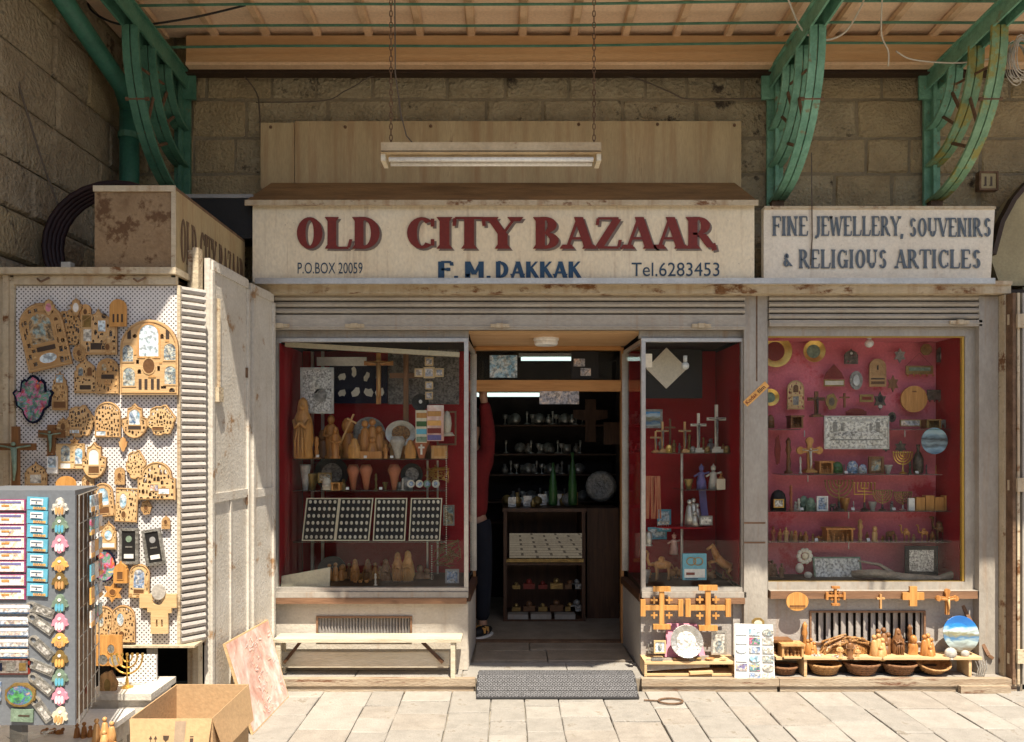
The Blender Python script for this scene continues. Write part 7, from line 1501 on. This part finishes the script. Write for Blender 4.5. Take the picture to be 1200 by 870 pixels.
plate(389,555,40,.55,'black','print_dark','large dark round plate leaning behind the left of the middle shelf')
F('vase',358,L2,30,.45,'stone_fig','grey tapered vase at the left end of the middle shelf',.5)
frame(381,560,16,12,.42,'brass_dull','print_saint','small gilt icon with two figures on the middle shelf')
F('dome',383,L2,15,.34,'bone','small white oval stone piece on the middle shelf',.9)
F('nativity',395,L2,10,.34,'orange_wood','little gold box-like nativity on the middle shelf',1)
for px, lb in ((414,'terracotta vase, left of the three, on the middle shelf'),(429,'terracotta vase, middle of the three, on the middle shelf'),(462,'terracotta vase, right of the three, on the middle shelf')): F('funnel',px,L2,30,.42,'clay',lb,.6,group='terracotta vases')
F('tall',472,L2,14,.33,'stone_fig','tiny pale statuette beside the right terracotta vase',1.2)
plate(483,556,26,.5,'black','print_dark','black round necklace plate behind the small medallions')
for i, px in enumerate((482,492,501,511)): plate(px,567,9,.32,'bone' if i != 2 else 'verdigris','print_ceramic',f'{["grey medallion, first","white medallion, second","greenish medallion, third","pale medallion, last"][i]} of the four at the right of the middle shelf')
m = MB(); rr = random.Random(8)
for i in range(26): m.tube([(rr.uniform(-.09,.09),rr.uniform(-.03,.03),rr.uniform(-.07,.07)) for _ in range(3)], .002, 4)
simple('gold_chains', m, 'brass', 'tangle of hanging gold chains at the right of the middle shelf', 'chains', W(512,556,.5))
for px, y0_, y1_, lb in ((523,530,652,'long string of beads hanging at the right of the trays'),(506,640,680,'short bead string hanging below the rightmost tray')):
    m = MB(); y = y0_
    while y < y1_: m.ball((0,0,-(y-y0_)*K(.3)), .0045, n=6, m=4); y += 2.6
    simple('bead_string', m, 'bone', lb, 'beads', W(px,y0_,.3))
for i, (a, b) in enumerate(((355,396),(394,436),(437,477),(479,518))):
    Yt = .28; k = K(Yt); w2, h2 = (b-a)*k*.94, 50*k; u = thing('badge_tray', f'{["leftmost","second from the left","third from the left","rightmost"][i]} of the four black trays of oval medals', 'tray', W((a+b)/2, 634, Yt), 'medal trays in the left case'); u.rotation_euler = (-.12, 0, 0)
    sh = .012 if i < 2 else .006
    m = MB(); m.plate([(-w2/2-sh,0),(w2/2-sh,0),(w2/2+sh,h2),(-w2/2+sh,h2)], -.014, 0, [[(-w2/2-sh+.007,.007),(w2/2-sh-.007,.007),(w2/2+sh-.007,h2-.007),(-w2/2+sh+.007,h2-.007)]]); m.build('tray_rim', 'cream', u)
    m = MB(); m.plate([(-w2/2-sh+.004,.004),(w2/2-sh-.004,.004),(w2/2+sh-.004,h2-.004),(-w2/2+sh+.004,h2-.004)], -.006, -.001); m.build('tray_board', 'black', u)
    f = None
    for r in range(6):
        for c in range(6):
            x = (c-2.5)*w2*.15+sh*2*((r+.5)/6-.5); z = h2*(r+.55)/6.1
            if f is None: m = MB(); m.lathe([(.0,.0),(.0122,.0),(.0122,.003),(.009,.006),(0,.0065)], (0,0,0), 8, .85, 1.1, axis='y'); f = m.build('medal', 'bone', u, smooth=True); f.location = (x,-.007,z)
            else: inst(f, u, (x,-.007,z))
L3 = 686
for px, h, mt, lb, wd in ((393,26,'olive_wood','carved squatting figure at the left of the case floor',1.1),(416,30,'olive_wood','slim carved figure, second from left on the case floor',.7),(431,30,'olive_dark','dark slim carved figure, third on the case floor',.7),(452,30,'olive_dark','dark carved figure right of the small white figure, case floor',.8),(466,38,'olive_wood','tall carved pair of praying hands on the case floor',.7),(478,40,'orange_wood','tallest bright carved praying hands on the case floor',.7)):
    F('madonna' if wd < 1 else 'family',px,L3-1,h,.4,mt,lb,wd)
F('lambs',424,L3,10,.3,'olive_wood','low carved animal lying in front on the case floor',1.6)
F('tall',440,L3,14,.2,'bone','small white figure standing near the glass of the left case',1.3)
plate(390,668,34,.5,'black','black','black round stand ring behind the squatting carving',well=.8)
m = MB(); m.add([(0,0,0),(.33,0,0),(.33,.02,.16),(0,.02,.1),(0,.01,0),(.33,.01,0),(.33,.03,.16),(0,.03,.1)], [(0,1,2,3),(7,6,5,4),(0,4,5,1),(1,5,6,2),(2,6,7,3),(3,7,4,0)]); simple('white_card', m, 'cream', 'plain pale card leaning inside the glass at the lower left of the left case', 'card', (X(329,.14), .14, .6))
frame(526,604,13,24,.6,'pewter','print_saint','small dark framed picture on the red wall at right of the trays')
frame(530,676,16,18,.3,'grey','print_ceramic','small grey box with a blue picture at the right of the case floor')
m = MB(); rr = random.Random(5)
for i in range(22): m.tube([(rr.uniform(-.1,.1),rr.uniform(-.03,.03),rr.uniform(-.1,.1)) for _ in range(3)], .003, 4)
simple('necklace_bunch', m, 'brass_dull', 'bunch of brown necklaces hanging below the trays at right', 'necklaces', W(524,648,.5))

# ================================================================== CENTRE DISPLAY CASE GOODS
LC = 530.5
for px, h, w2, mt, lb in ((768,25,12,'olive_light','smallest pale standing cross at the left of the centre case shelf'),(776,36,14,'olive_light','second pale standing cross in the centre case'),(802,36,14,'olive_light','middle pale standing cross in the centre case'),(818,46,18,'bone','fourth standing cross, tall and white, centre case'),(839,56,22,'bone','tallest white standing cross at the right of the centre case')):
    cross(px,LC,w2,h,.4,mt,lb,corpus='pewter',stand=True,name='standing_cross')
cross(785,525,12,34,.6,'olive_dark','dark wooden cross on the red wall behind the standing crosses',name='standing_cross')
frame(765,491,22,22,.6,'pewter','print_sea','small blue and orange picture at the left wall of the centre case')
for py, lb in ((456,'topmost'),(483,'middle'),(513,'lowest')): P(857,py,18,24,.55,'rect','brass_dull',f'{lb} of the three gilt relief tablets at the right of the centre case','relief tablet',[('rect',0,0,.7,.7,'olive_dark')],0,hook=False,th=.02,name='relief_tablet',group='relief tablets')
for px, py, h, mt, lb in ((784,531,10,'brass','small brass bell near the second standing cross'),(812,531,8,'pewter','tiny dark trinket beside the fourth cross'),(829,531,8,'brass_dull','tiny brass trinket between the two tallest crosses'),(852,531,9,'brass_dull','tiny brass trinket at the right end of the cross shelf')): F('dome',px,py,h,.36,mt,lb,1,cat='trinket',name='trinket')
F('clown',822,573.5,30,.4,'purple_cloth','violet dressed doll on the small glass shelf, centre case'); F('clown',836,573.5,30,.42,'bone','pale dressed doll right of the violet doll'); F('vase',807,573.5,12,.4,'brass_dull','little brass cup left of the violet doll',1.1)
F('saint',845,573.5,20,.42,'olive_wood','small brown figure at the right end of the glass shelf',1)
m = MB(); m.box(-.03,.03,0,.004,0,.075); simple('price_card', m, 'cream', 'small white price card hanging at the right of the doll shelf', 'card', W(845,574,.3))
m = MB(); rr = random.Random(2)
for i in range(9): x = -.06+i*.014; m.strip([(x,rr.uniform(-.01,.01),0),(x*1.1,rr.uniform(-.02,.02),-.12),(x*1.15+rr.uniform(-.01,.01),0,-.3)], .012, .003)
simple('hanging_belts', m, 'clay', 'bunch of reddish tassels hanging at the left of the centre case', 'tassels', W(764,558,.35))
m = MB(); m.strip([(0,0,0),(.01,0,-.12),(.03,.0,-.27)], .05, .01); simple('violet_scarf', m, 'purple_cloth', 'violet scarf hanging from the doll shelf in the centre case', 'scarf', W(823,575,.45))
F('lambs',778,617,9,.36,'silver','tiny silver trinkets at the left of the round red shelf',1.3)
F('family',813,617,34,.38,'silver','cluster of silver figures on the round red shelf',.6)
frame(827,610,15,11,.32,'pewter','print_relief_fine','small grey box at the right of the round red shelf')
F('vase',757,684,16,.3,'silver','small silver cup at the lower left of the centre case',.8); F('shell',760,640,18,.25,'silver','silver ornament by the left glass edge of the centre case',.5,cat='ornament')
frame(778,610,16,26,.6,'blue_glass','print_blue','blue picture card behind the round red shelf'); frame(770,625,22,14,.62,'blue_glass','print_blue','lower blue picture card behind the round red shelf')
F('clown',790,650,26,.45,'print_poster','white and red dressed doll below the round red shelf')
F('horse',845,678,42,.3,'olive_wood','large carved rearing horse at the lower right of the centre case',face=-1)
F('camel',776,680,36,.32,'olive_wood','large carved camel at the lower left of the centre case',1.1,face=-1)
t = thing('blue_sign', 'light blue upright box with two linked rings printed on it, centre case', 'box', W(814,680,.16)); k = K(.16)
m = MB(); m.box(-14*k,14*k,0,.03,0,31*k); m.build('body', 'blue_glass', t); m = MB(); m.box(-12*k,12*k,-.002,-.0003,3*k,13*k); m.build('paper_strip', 'white', t)
m = MB(); [m.plate(ell(x*k,22*k,6*k,5*k,18), -.004, -.0005, [ell(x*k,22*k,4.8*k,3.9*k,18)]) for x in (-4,)]; m.build('ring_print', 'brass_dull', t); m = MB(); m.plate(ell(4*k,22*k,6*k,5*k,18), -.0062, -.0045, [ell(4*k,22*k,4.8*k,3.9*k,18)]); m.build('ring_print', 'brass_dull', t)
m = MB(); m.box(-10*k,0*k,-.004,-.0022,6*k,9*k); m.build('print', 'red_letter', t); m = MB(); m.box(-11*k,4*k,-.004,-.0005,1*k,2.2*k); m.build('print', 'blue_letter', t)
t = thing('brass_candlestick', 'tall dull brass floor candlestick at the right of the centre case', 'candlestick', W(863,672,.45)); H_ = 105*K(.45)
m = MB(); m.lathe([(.04,0),(.042,.01),(.01,.03),(.008,.2),(.025,.22),(.008,.24),(.008,.42),(.018,.44),(.007,.46),(.006,H_*.93),(.016,H_)], n=10); m.build('stem', 'brass_dull', t, smooth=True)

# ================================================================== RIGHT WINDOW GOODS
RW = .34; RF = .37
plate(908,412,38,RW,'brass','red_letter','large brass plate with dark red centre at the upper left of the right window',well=.6)
plate(953,412,26,RW,'brass','verdigris','brass plate with green centre right of the large one')
plate(902,466,20,RW,'brass','verdigris','small brass and green plate half behind the post')
def P2(*a, **kw): kw.setdefault('hook', False); return plaque(*a, **kw)
P2(997,418,16,18,RW,'house','bronze','small dark bronze chandelier-shaped plaque','plaque',[('oval',0,.2,.2,.2,'silver')],4)
P2(1054,417,15,18,RW,'star','pewter','grey filigree star-shaped ornament at the top right','ornament',[],0,name='filigree_ornament')
P2(1085,410,14,14,RW,'oct','brass_dull','brass eight-sided ornament hanging at the top right','ornament',[],0,name='brass_ornament')
P2(1103,416,12,18,RW,'arch','bronze','dark oval icon with a white figure at the top right corner','icon',[('oval',0,-.1,.3,.6,'bone')],0)
t = P2(1077,434,32,10,RW,'rect','brass_dull','long brass key rail hanging on two cords','key rail',[('rect',0,.1,.8,.4,'verdigris')],0,name='key_rail')
for i in range(5): m = MB(); m.tube([((i-2)*.045,-.01,-.025),((i-2)*.045,-.02,-.045),((i-2)*.045,-.03,-.035)], .003, 4); m.build('hook', 'brass', t)
m = MB(); m.tube([(-.09,-.003,.03),(0,-.003,.12),(.09,-.003,.03)], .0015, 4); m.build('cord', 'red_letter', t)
P2(932,463,20,34,RW,'arch','ply_pale','tall arched ivory relief of a church at the left of the right window','relief',[('rect',-.0,-.2,.34,.3,'pewter'),('arch',0,.22,.3,.26,'walnut')],10)
t = P2(977,449,24,8,RW,'rect','brass_dull','red pointed sign with a narrow carved name board','sign',[('rect',0,0,.9,.6,'bone')],0,name='name_board')
m = MB(); k = K(RW); m.plate([(-12*k,5*k),(12*k,5*k),(9*k,12*k),(0,22*k),(-9*k,12*k)], -.006, 0); m.build('red_arch', 'red_letter', t)
P2(1003,446,15,22,RW,'round','pewter','oval silver-grey relief medallion left of the arched wood plaque','medallion',[('oval',0,0,.5,.6,'silver')],0)
P2(1028,437,20,33,RW,'arch','ply','arched plain plywood plaque with a tiny lamp and lettering band','plaque',[('rect',0,-.22,.8,.05,DK),('rect',0,-.36,.8,.1,'walnut'),('rect',0,.18,.1,.16,DK)],0)
P2(1046,450,14,20,RW,'star','olive_dark','dark red and brown cross ornament right of the arched plaque','ornament',[],0,name='cross_ornament')
cross(956,489,20,30,RW,'olive_dark','dark crucifix on stepped base left of the oval icon, right window',corpus='bronze',stand=True,bar=.2)
P2(974,471,14,20,RW,'scroll','brass_dull','oval filigree icon with dark centre right of the dark crucifix','icon',[('oval',0,0,.5,.5,'bronze')],0)
cross(989,478,11,17,RW,'olive_dark','small dark wooden cross right of the oval filigree icon')
P2(1015,467,16,9,RW,'rect','brass_dull','short brass rail left of the black filigree ornament','ornament',[('rect',0,0,.7,.4,'red_letter')],0,name='brass_ornament')
P2(1031,470,16,22,RW,'star','bronze','black filigree ornament with pale stones, centre of the right window','ornament',[('oval',0,.1,.4,.4,'black'),('oval',0,-.3,.3,.2,'silver')],0,name='filigree_ornament')
P2(1070,468,31,31,RW,'round','orange_wood','round honey-coloured wooden disc in the upper right','plaque',[('rect',0,.28,.16,.04,'olive_dark')],0,th=.016)
t = P2(1096,463,20,12,RW,'rect','bronze','dark bronze key rail right of the round wooden disc','key rail',[],0,name='key_rail')
for i in range(4): m = MB(); m.tube([((i-1.5)*.033,-.01,-.03),((i-1.5)*.033,-.02,-.05),((i-1.5)*.033,-.03,-.04)], .003, 4); m.build('hook', 'bronze', t)
P2(1045,489,9,12,RW,'round','bronze','small dark oval pendant right of the silver relief','medallion',[('oval',0,0,.5,.5,'black')],0)
P2(1003,482,24,9,RW,'dome','red_letter','dark red wooden tag above the silver relief','tag',[],0,name='red_tag')
frame(1003,507,76,39,RW-.05,'silver','print_relief_fine','large rectangular silver relief of a long table scene under a ceiling',bw=.04,name='silver_relief',cat='relief',inner=[('rect',0,.36,.5,.06,'silver'),('rect',0,-.04,.7,.14,'print_relief'),('rect',-.33,.16,.06,.3,'pewter'),('rect',.33,.16,.06,.3,'pewter'),('rect',-.22,.16,.04,.22,'pewter'),('rect',.22,.16,.04,.22,'pewter'),('rect',0,-.22,.8,.04,'pewter')])
P2(1055,524,15,15,RW,'star','bronze','bronze filigree star right of the silver relief','ornament',[],0,name='filigree_ornament'); P2(1038,526,10,8,RW,'star','bronze','tiny bronze cross piece left of the filigree star','ornament',[],0,name='filigree_ornament')
plate(1093,517,31,.23,'print_harbour','print_harbour','blue round landscape plate on the right wall of the right window')
F('dome',903,502,16,.28,'olive_dark','small dark wooden dome at the left of the upper short shelf',.7); F('nativity',931,502,16,.28,'olive_dark','dark square carving on the upper left short shelf',.9)
frame(1066,496,24,8,.28,'brass_dull','print_signs','long gilt carved strip on the upper right short shelf'); F('nativity',1090,502,11,.28,'brass_dull','small gilt camel scene on the upper right short shelf',1.5); F('elephant',1105,502,12,.28,'pewter','small dark grey elephant on the upper right short shelf',1)
P2(911,528,7,36,.3,'scroll','red_letter','slim dark red carved stick hanging under the upper left shelf','ornament',[],0,name='carved_stick')
F('tall',924,555,42,.3,'olive_dark','tall slim dark totem at the left of the second shelf',.9)
cross(948,554,22,37,.3,'orange_wood','orange wooden standing crucifix on the second shelf, right window',corpus='bone',tips=True,stand=True,bar=.25)
F('tall',938,555,20,.28,'bone','small white-headed figure left of the orange crucifix',.8)
F('nativity',965,555,16,.3,'olive_wood','carved square village block on the second shelf',1.0); F('dome',981,555,14,.3,'leaf_green','green round-topped candle on the second shelf',1.2,cat='candle'); F('dome',999,555,15,.3,'print_ceramic','larger blue and white dome model on the second shelf',1.1); F('dome',1011,555,11,.28,'print_ceramic','smaller blue and white dome model on the second shelf',1.1)
frame(1026,545,18,20,.3,'olive_dark','print_saint','arched dark wooden icon stand on the second shelf',bw=.18)
menorah(1058,555,22,24,.3,'brass','small brass menorah with pale candles on the second shelf',4,base='brass')
F('bottle',1076,555,34,.3,'bronze','dark bottle with a white cap right of the small menorah')
F('dome',912,598,24,.28,'black','black and gold dome model at the left of the third shelf',.95); frame(912,590,12,10,.235,'brass','print_relief','gold picture fixed to the front of the black dome model')
F('tall',927,598,30,.3,'clay','reddish carved twisted statuette on the third shelf',.8)
F('tall',936,598,14,.28,'bone','small white pawn-like figure on the third shelf',1.6)
F('dome',942,598,17,.32,'verdigris','grey-green stone tablet, left of the pair',.8); F('dome',950,598,15,.28,'verdigris','grey-green stone tablet, right of the pair',.9)
frame(963,590,13,17,.26,'white','print_ceramic','white and blue ceramic square box on the third shelf')
menorah(983,598,32,34,.3,'brass_dull','large round-armed dull brass menorah, widest on the third shelf',4)
menorah(1013,598,24,31,.3,'brass','square-armed brass menorah in the middle of the third shelf',3,straight=True); menorah(1034,598,22,22,.26,'brass_dull','low dull brass menorah right of the square-armed one',4); menorah(1058,598,20,20,.3,'brass_dull','small thin-armed menorah left of the wrapped carvings',4,base='silver')
F('elephant',975,598,9,.26,'bronze','tiny dark elephant at the foot of the large menorah',1)
t = thing('wrapped_carvings', 'row of wrapped yellow wood carvings at the right of the third shelf', 'box', W(1094,598,.26)); k = K(.26)
for i in range(4): m = MB(); m.box((-20+i*11)*k,(-10+i*11)*k,0,.05,0,(15+(i%2)*2)*k); m.build('package', 'orange_wood', t)
m = MB(); m.box(-29*k,-22*k,0,.02,0,14*k); m.build('white_package', 'white', t)
LD = 634.5
for px, h, kind, mt, lb, w2 in ((906,18,'saint','clay','small reddish carved figure at the left of the lowest shelf',.9),(914,15,'saint','olive_wood','second carved figure on the lowest shelf',1),(921,17,'saint','olive_light','third, palest carved figure on the lowest shelf',1.2),(932,13,'bust','olive_wood','small carved bust, fourth on the lowest shelf',.9),(944,12,'bust','olive_wood','carved bust with dark patch left of the long nativity',1.1),(961,9,'lambs','olive_wood','tiny carved sheep left of the long nativity',.9)):
    F(kind,px,LD,h,.3,mt,lb,w2)
F('nativity',981,LD,18,.28,'olive_wood','long low stable-shaped nativity on the lowest shelf',1.7)
F('tall',1008,LD,26,.32,'olive_light','pale tall slender carving right of the long nativity',1.3); F('bust',1025,LD,18,.28,'olive_light','pale block-like carved figure on the lowest shelf',.8)
F('elephant',1042,LD,14,.3,'olive_dark','dark walking donkey carving on the lowest shelf',.9,name='carved_donkey')
F('camel',1062,LD,20,.28,'olive_wood','upright yellow camel, left of the three camels on the lowest shelf',.7,face=-1); F('camel',1083,LD,20,.28,'olive_wood','walking yellow camel, middle of the three camels',.8,face=-1); F('camel',1101,LD,30,.32,'olive_dark','tall dark camel, right of the three camels',.6,face=-1)
# bottom of window
frame(1079,657,38,34,.25,'black','print_relief','black framed silver relief at the bottom right of the window',bw=.13)
frame(981,668,56,30,.3,'verdigris','print_relief_fine','long pale greenish stone relief lying at the bottom of the window',bw=.06,lean=-.25,name='stone_relief',cat='relief')
m = MB(); rr = random.Random(6)
m.tube([(-.3,0,.04),(-.15,-.02,.05),(.05,-.02,.02),(.28,.0,.01),(.4,.0,.04),(.46,.0,.15),(.5,.01,.3)], [.025,.03,.03,.02,.03,.025,.012], 8)
m.tube([(.42,0,.08),(.4,.0,.2)], [.012,.006], 6); m.tube([(.0,0,.03),(-.1,.03,.1),(-.25,.02,.13)], [.02,.012,.006], 6)
simple('driftwood', m, 'driftwood', 'twisted grey driftwood branch along the bottom of the right window', 'driftwood', W(1050,680,.2), smooth=True)
t = thing('flower_figure', 'white cloth flower with pale doll beneath at the lower left of the right window', 'flower', W(943,652,.24)); k = K(.24)
for i in range(10): a = 2*PI*i/10; m = MB(); m.ball((7*k*math.cos(a),0,7*k*math.sin(a)), 3*k, .008, 3*k, 6, 4); m.build('petal', 'bone', t, smooth=True)
m = MB(); m.ball((0,-.006,0), 4*k, .012, 4*k); m.build('flower_centre', 'cream', t, smooth=True)
m = MB(); m.ball((-6*k,0,-14*k), 5*k, .02, 6*k); m.ball((4*k,0,-22*k), 5*k, .02, 4*k); m.build('doll', 'bone', t, smooth=True)
F('saint',916,680,20,.25,'olive_dark','dim dark figure at the lower left corner of the right window',1.1); F('family',905,680,24,.3,'olive_dark','dark carved group partly behind the grey post, lowest left',.7)

# extra stock crowding the shelves -----------------------------------
rr = random.Random(21)
OW = ('first','second','third','fourth','fifth','sixth','seventh','eighth','ninth','tenth','eleventh','twelfth','thirteenth','fourteenth','fifteenth')
def crowd(pxs, py, Y, kinds, hmin, hmax, mats, label, grp, cat='figurine'):
    for i, px in enumerate(pxs):
        h = rr.uniform(hmin, hmax); k = rr.choice(kinds); fig(k, px+rr.uniform(-.8, .8), py, h, Y, rr.choice(mats), f'{OW[i]} from the left, {label}', rr.uniform(.8, 1.2), group=grp, cat=cat, name='carved_figure')
ow = ('olive_wood', 'olive_dark', 'olive_light', 'orange_wood')
crowd((362,378,401,423,446,459,474,488,503), L1, .52, ('saint','madonna','family','bust'), 16, 34, ow, 'carving in the back row, top shelf of the left case', 'back row of carvings')
crowd((366,402,441,452,468,476), L2, .48, ('vase','dome','bust','tall'), 9, 20, ('bone','olive_wood','pewter','brass_dull'), 'ornament in the back row, middle shelf, left case', 'back row of ornaments')
crowd((384,402,409,424,440,447,459,486,493,501), L3, .48, ('saint','family','lambs','bust'), 12, 28, ow, 'carving in the back row of the left case floor', 'back row on the case floor')
crowd((912,928,938,952,967,974,988,995,1016,1034,1050,1071,1092,1108), LD, .345, ('saint','bust','lambs','madonna'), 7, 13, ow, 'carving in the back row of the lowest glass shelf', 'back row of the lowest glass shelf')
crowd((918,932,956,990,1001,1022,1045,1066), 598, .35, ('dome','tall','bust','vase'), 8, 15, ('pewter','verdigris','brass_dull','bone','olive_wood'), 'trinket in the back row of the third glass shelf', 'back row of the third glass shelf')
crowd((958,972,990,1040,1066,1086,1096), 555, .35, ('dome','tall','bust','vase'), 8, 15, ('pewter','verdigris','brass_dull','bone','olive_wood'), 'trinket in the back row of the second glass shelf', 'back row of the second glass shelf')
crowd((774,790,796,808,825,833,848), LC, .52, ('tall','saint','bust'), 9, 22, ('pewter','olive_wood','brass_dull'), 'figure behind the standing crosses, centre case', 'figures behind the standing crosses')
crowd((760,788,799,806,826,836,852,858), 682, .5, ('family','saint','bust','lambs'), 12, 26, ow, 'carving in the back row, centre case floor', 'back row of the centre case floor')
for i, (px, py, Y) in enumerate(((372,533,.31),(428,534,.31),(459,534,.31),(508,534,.31),(407,571,.31),(446,571,.31),(940,595,.24),(1000,595,.24),(1048,595,.24),(1018,631,.24),(957,631,.24),(1075,552,.24),(992,552,.24))):
    m = MB(); m.add([(-.011,0,0),(.011,0,0),(.011,.008,.017),(-.011,.008,.017)], [(0,1,2,3)]); m.add([(-.011,.0015,0),(.011,.0015,0),(.011,.0095,.017),(-.011,.0095,.017)], [(3,2,1,0)])
    simple('price_tag', m, 'white', f'{OW[i if i < 6 else i-6]} of the small white price tags on the {"left" if i < 6 else "right"} window shelves', 'price tag', W(px,py+3,Y), 'price tags on the glass shelves')
# cluttered goods in the shop behind the counter
for i in range(14):
    m = MB(); s_ = rr.uniform(.03, .06)
    if i % 3 == 0: m.lathe([(0,0),(s_,.002),(s_*1.05,.008),(0,.006)], (0,0,s_), 14, axis='y')
    elif i % 3 == 1: m.box(-s_*.8,s_*.8,-.01,.005,0,s_*2); m.box(-s_*.6,s_*.6,-.015,-.0105,s_*.3,s_*1.7)
    else: m.lathe([(s_*.5,0),(s_*.7,s_),(s_*.2,s_*1.6),(s_*.3,s_*2.1)], n=9)
    simple('counter_ware', m, rr.choice(('silver','pewter','brass_dull')), f'{OW[i]} from the left of the metal wares on top of the dark counter', 'ware', (X(594,1.7)+.045*i, rr.uniform(1.6,1.9), 1.052), 'metal ware on the counter', smooth=i % 3 != 1)
for i, px in enumerate((605,620,636,652,668,676)):
    for py, tg in ((690,'upper'),(716,'lower')):
        m = MB(); s_ = rr.uniform(.025,.045); m.box(-s_*1.3,s_*1.3,-.02,.02,0,s_*1.2); m.ball((0,0,s_*1.6), s_*.7)
        simple('counter_ware', m, rr.choice(('pewter','walnut','brass_dull','red_letter')), f'{OW[i]} from the left of the items inside the open counter, {tg} row', 'ware', W(px,py,1.6), f'items inside the counter, {tg} row')
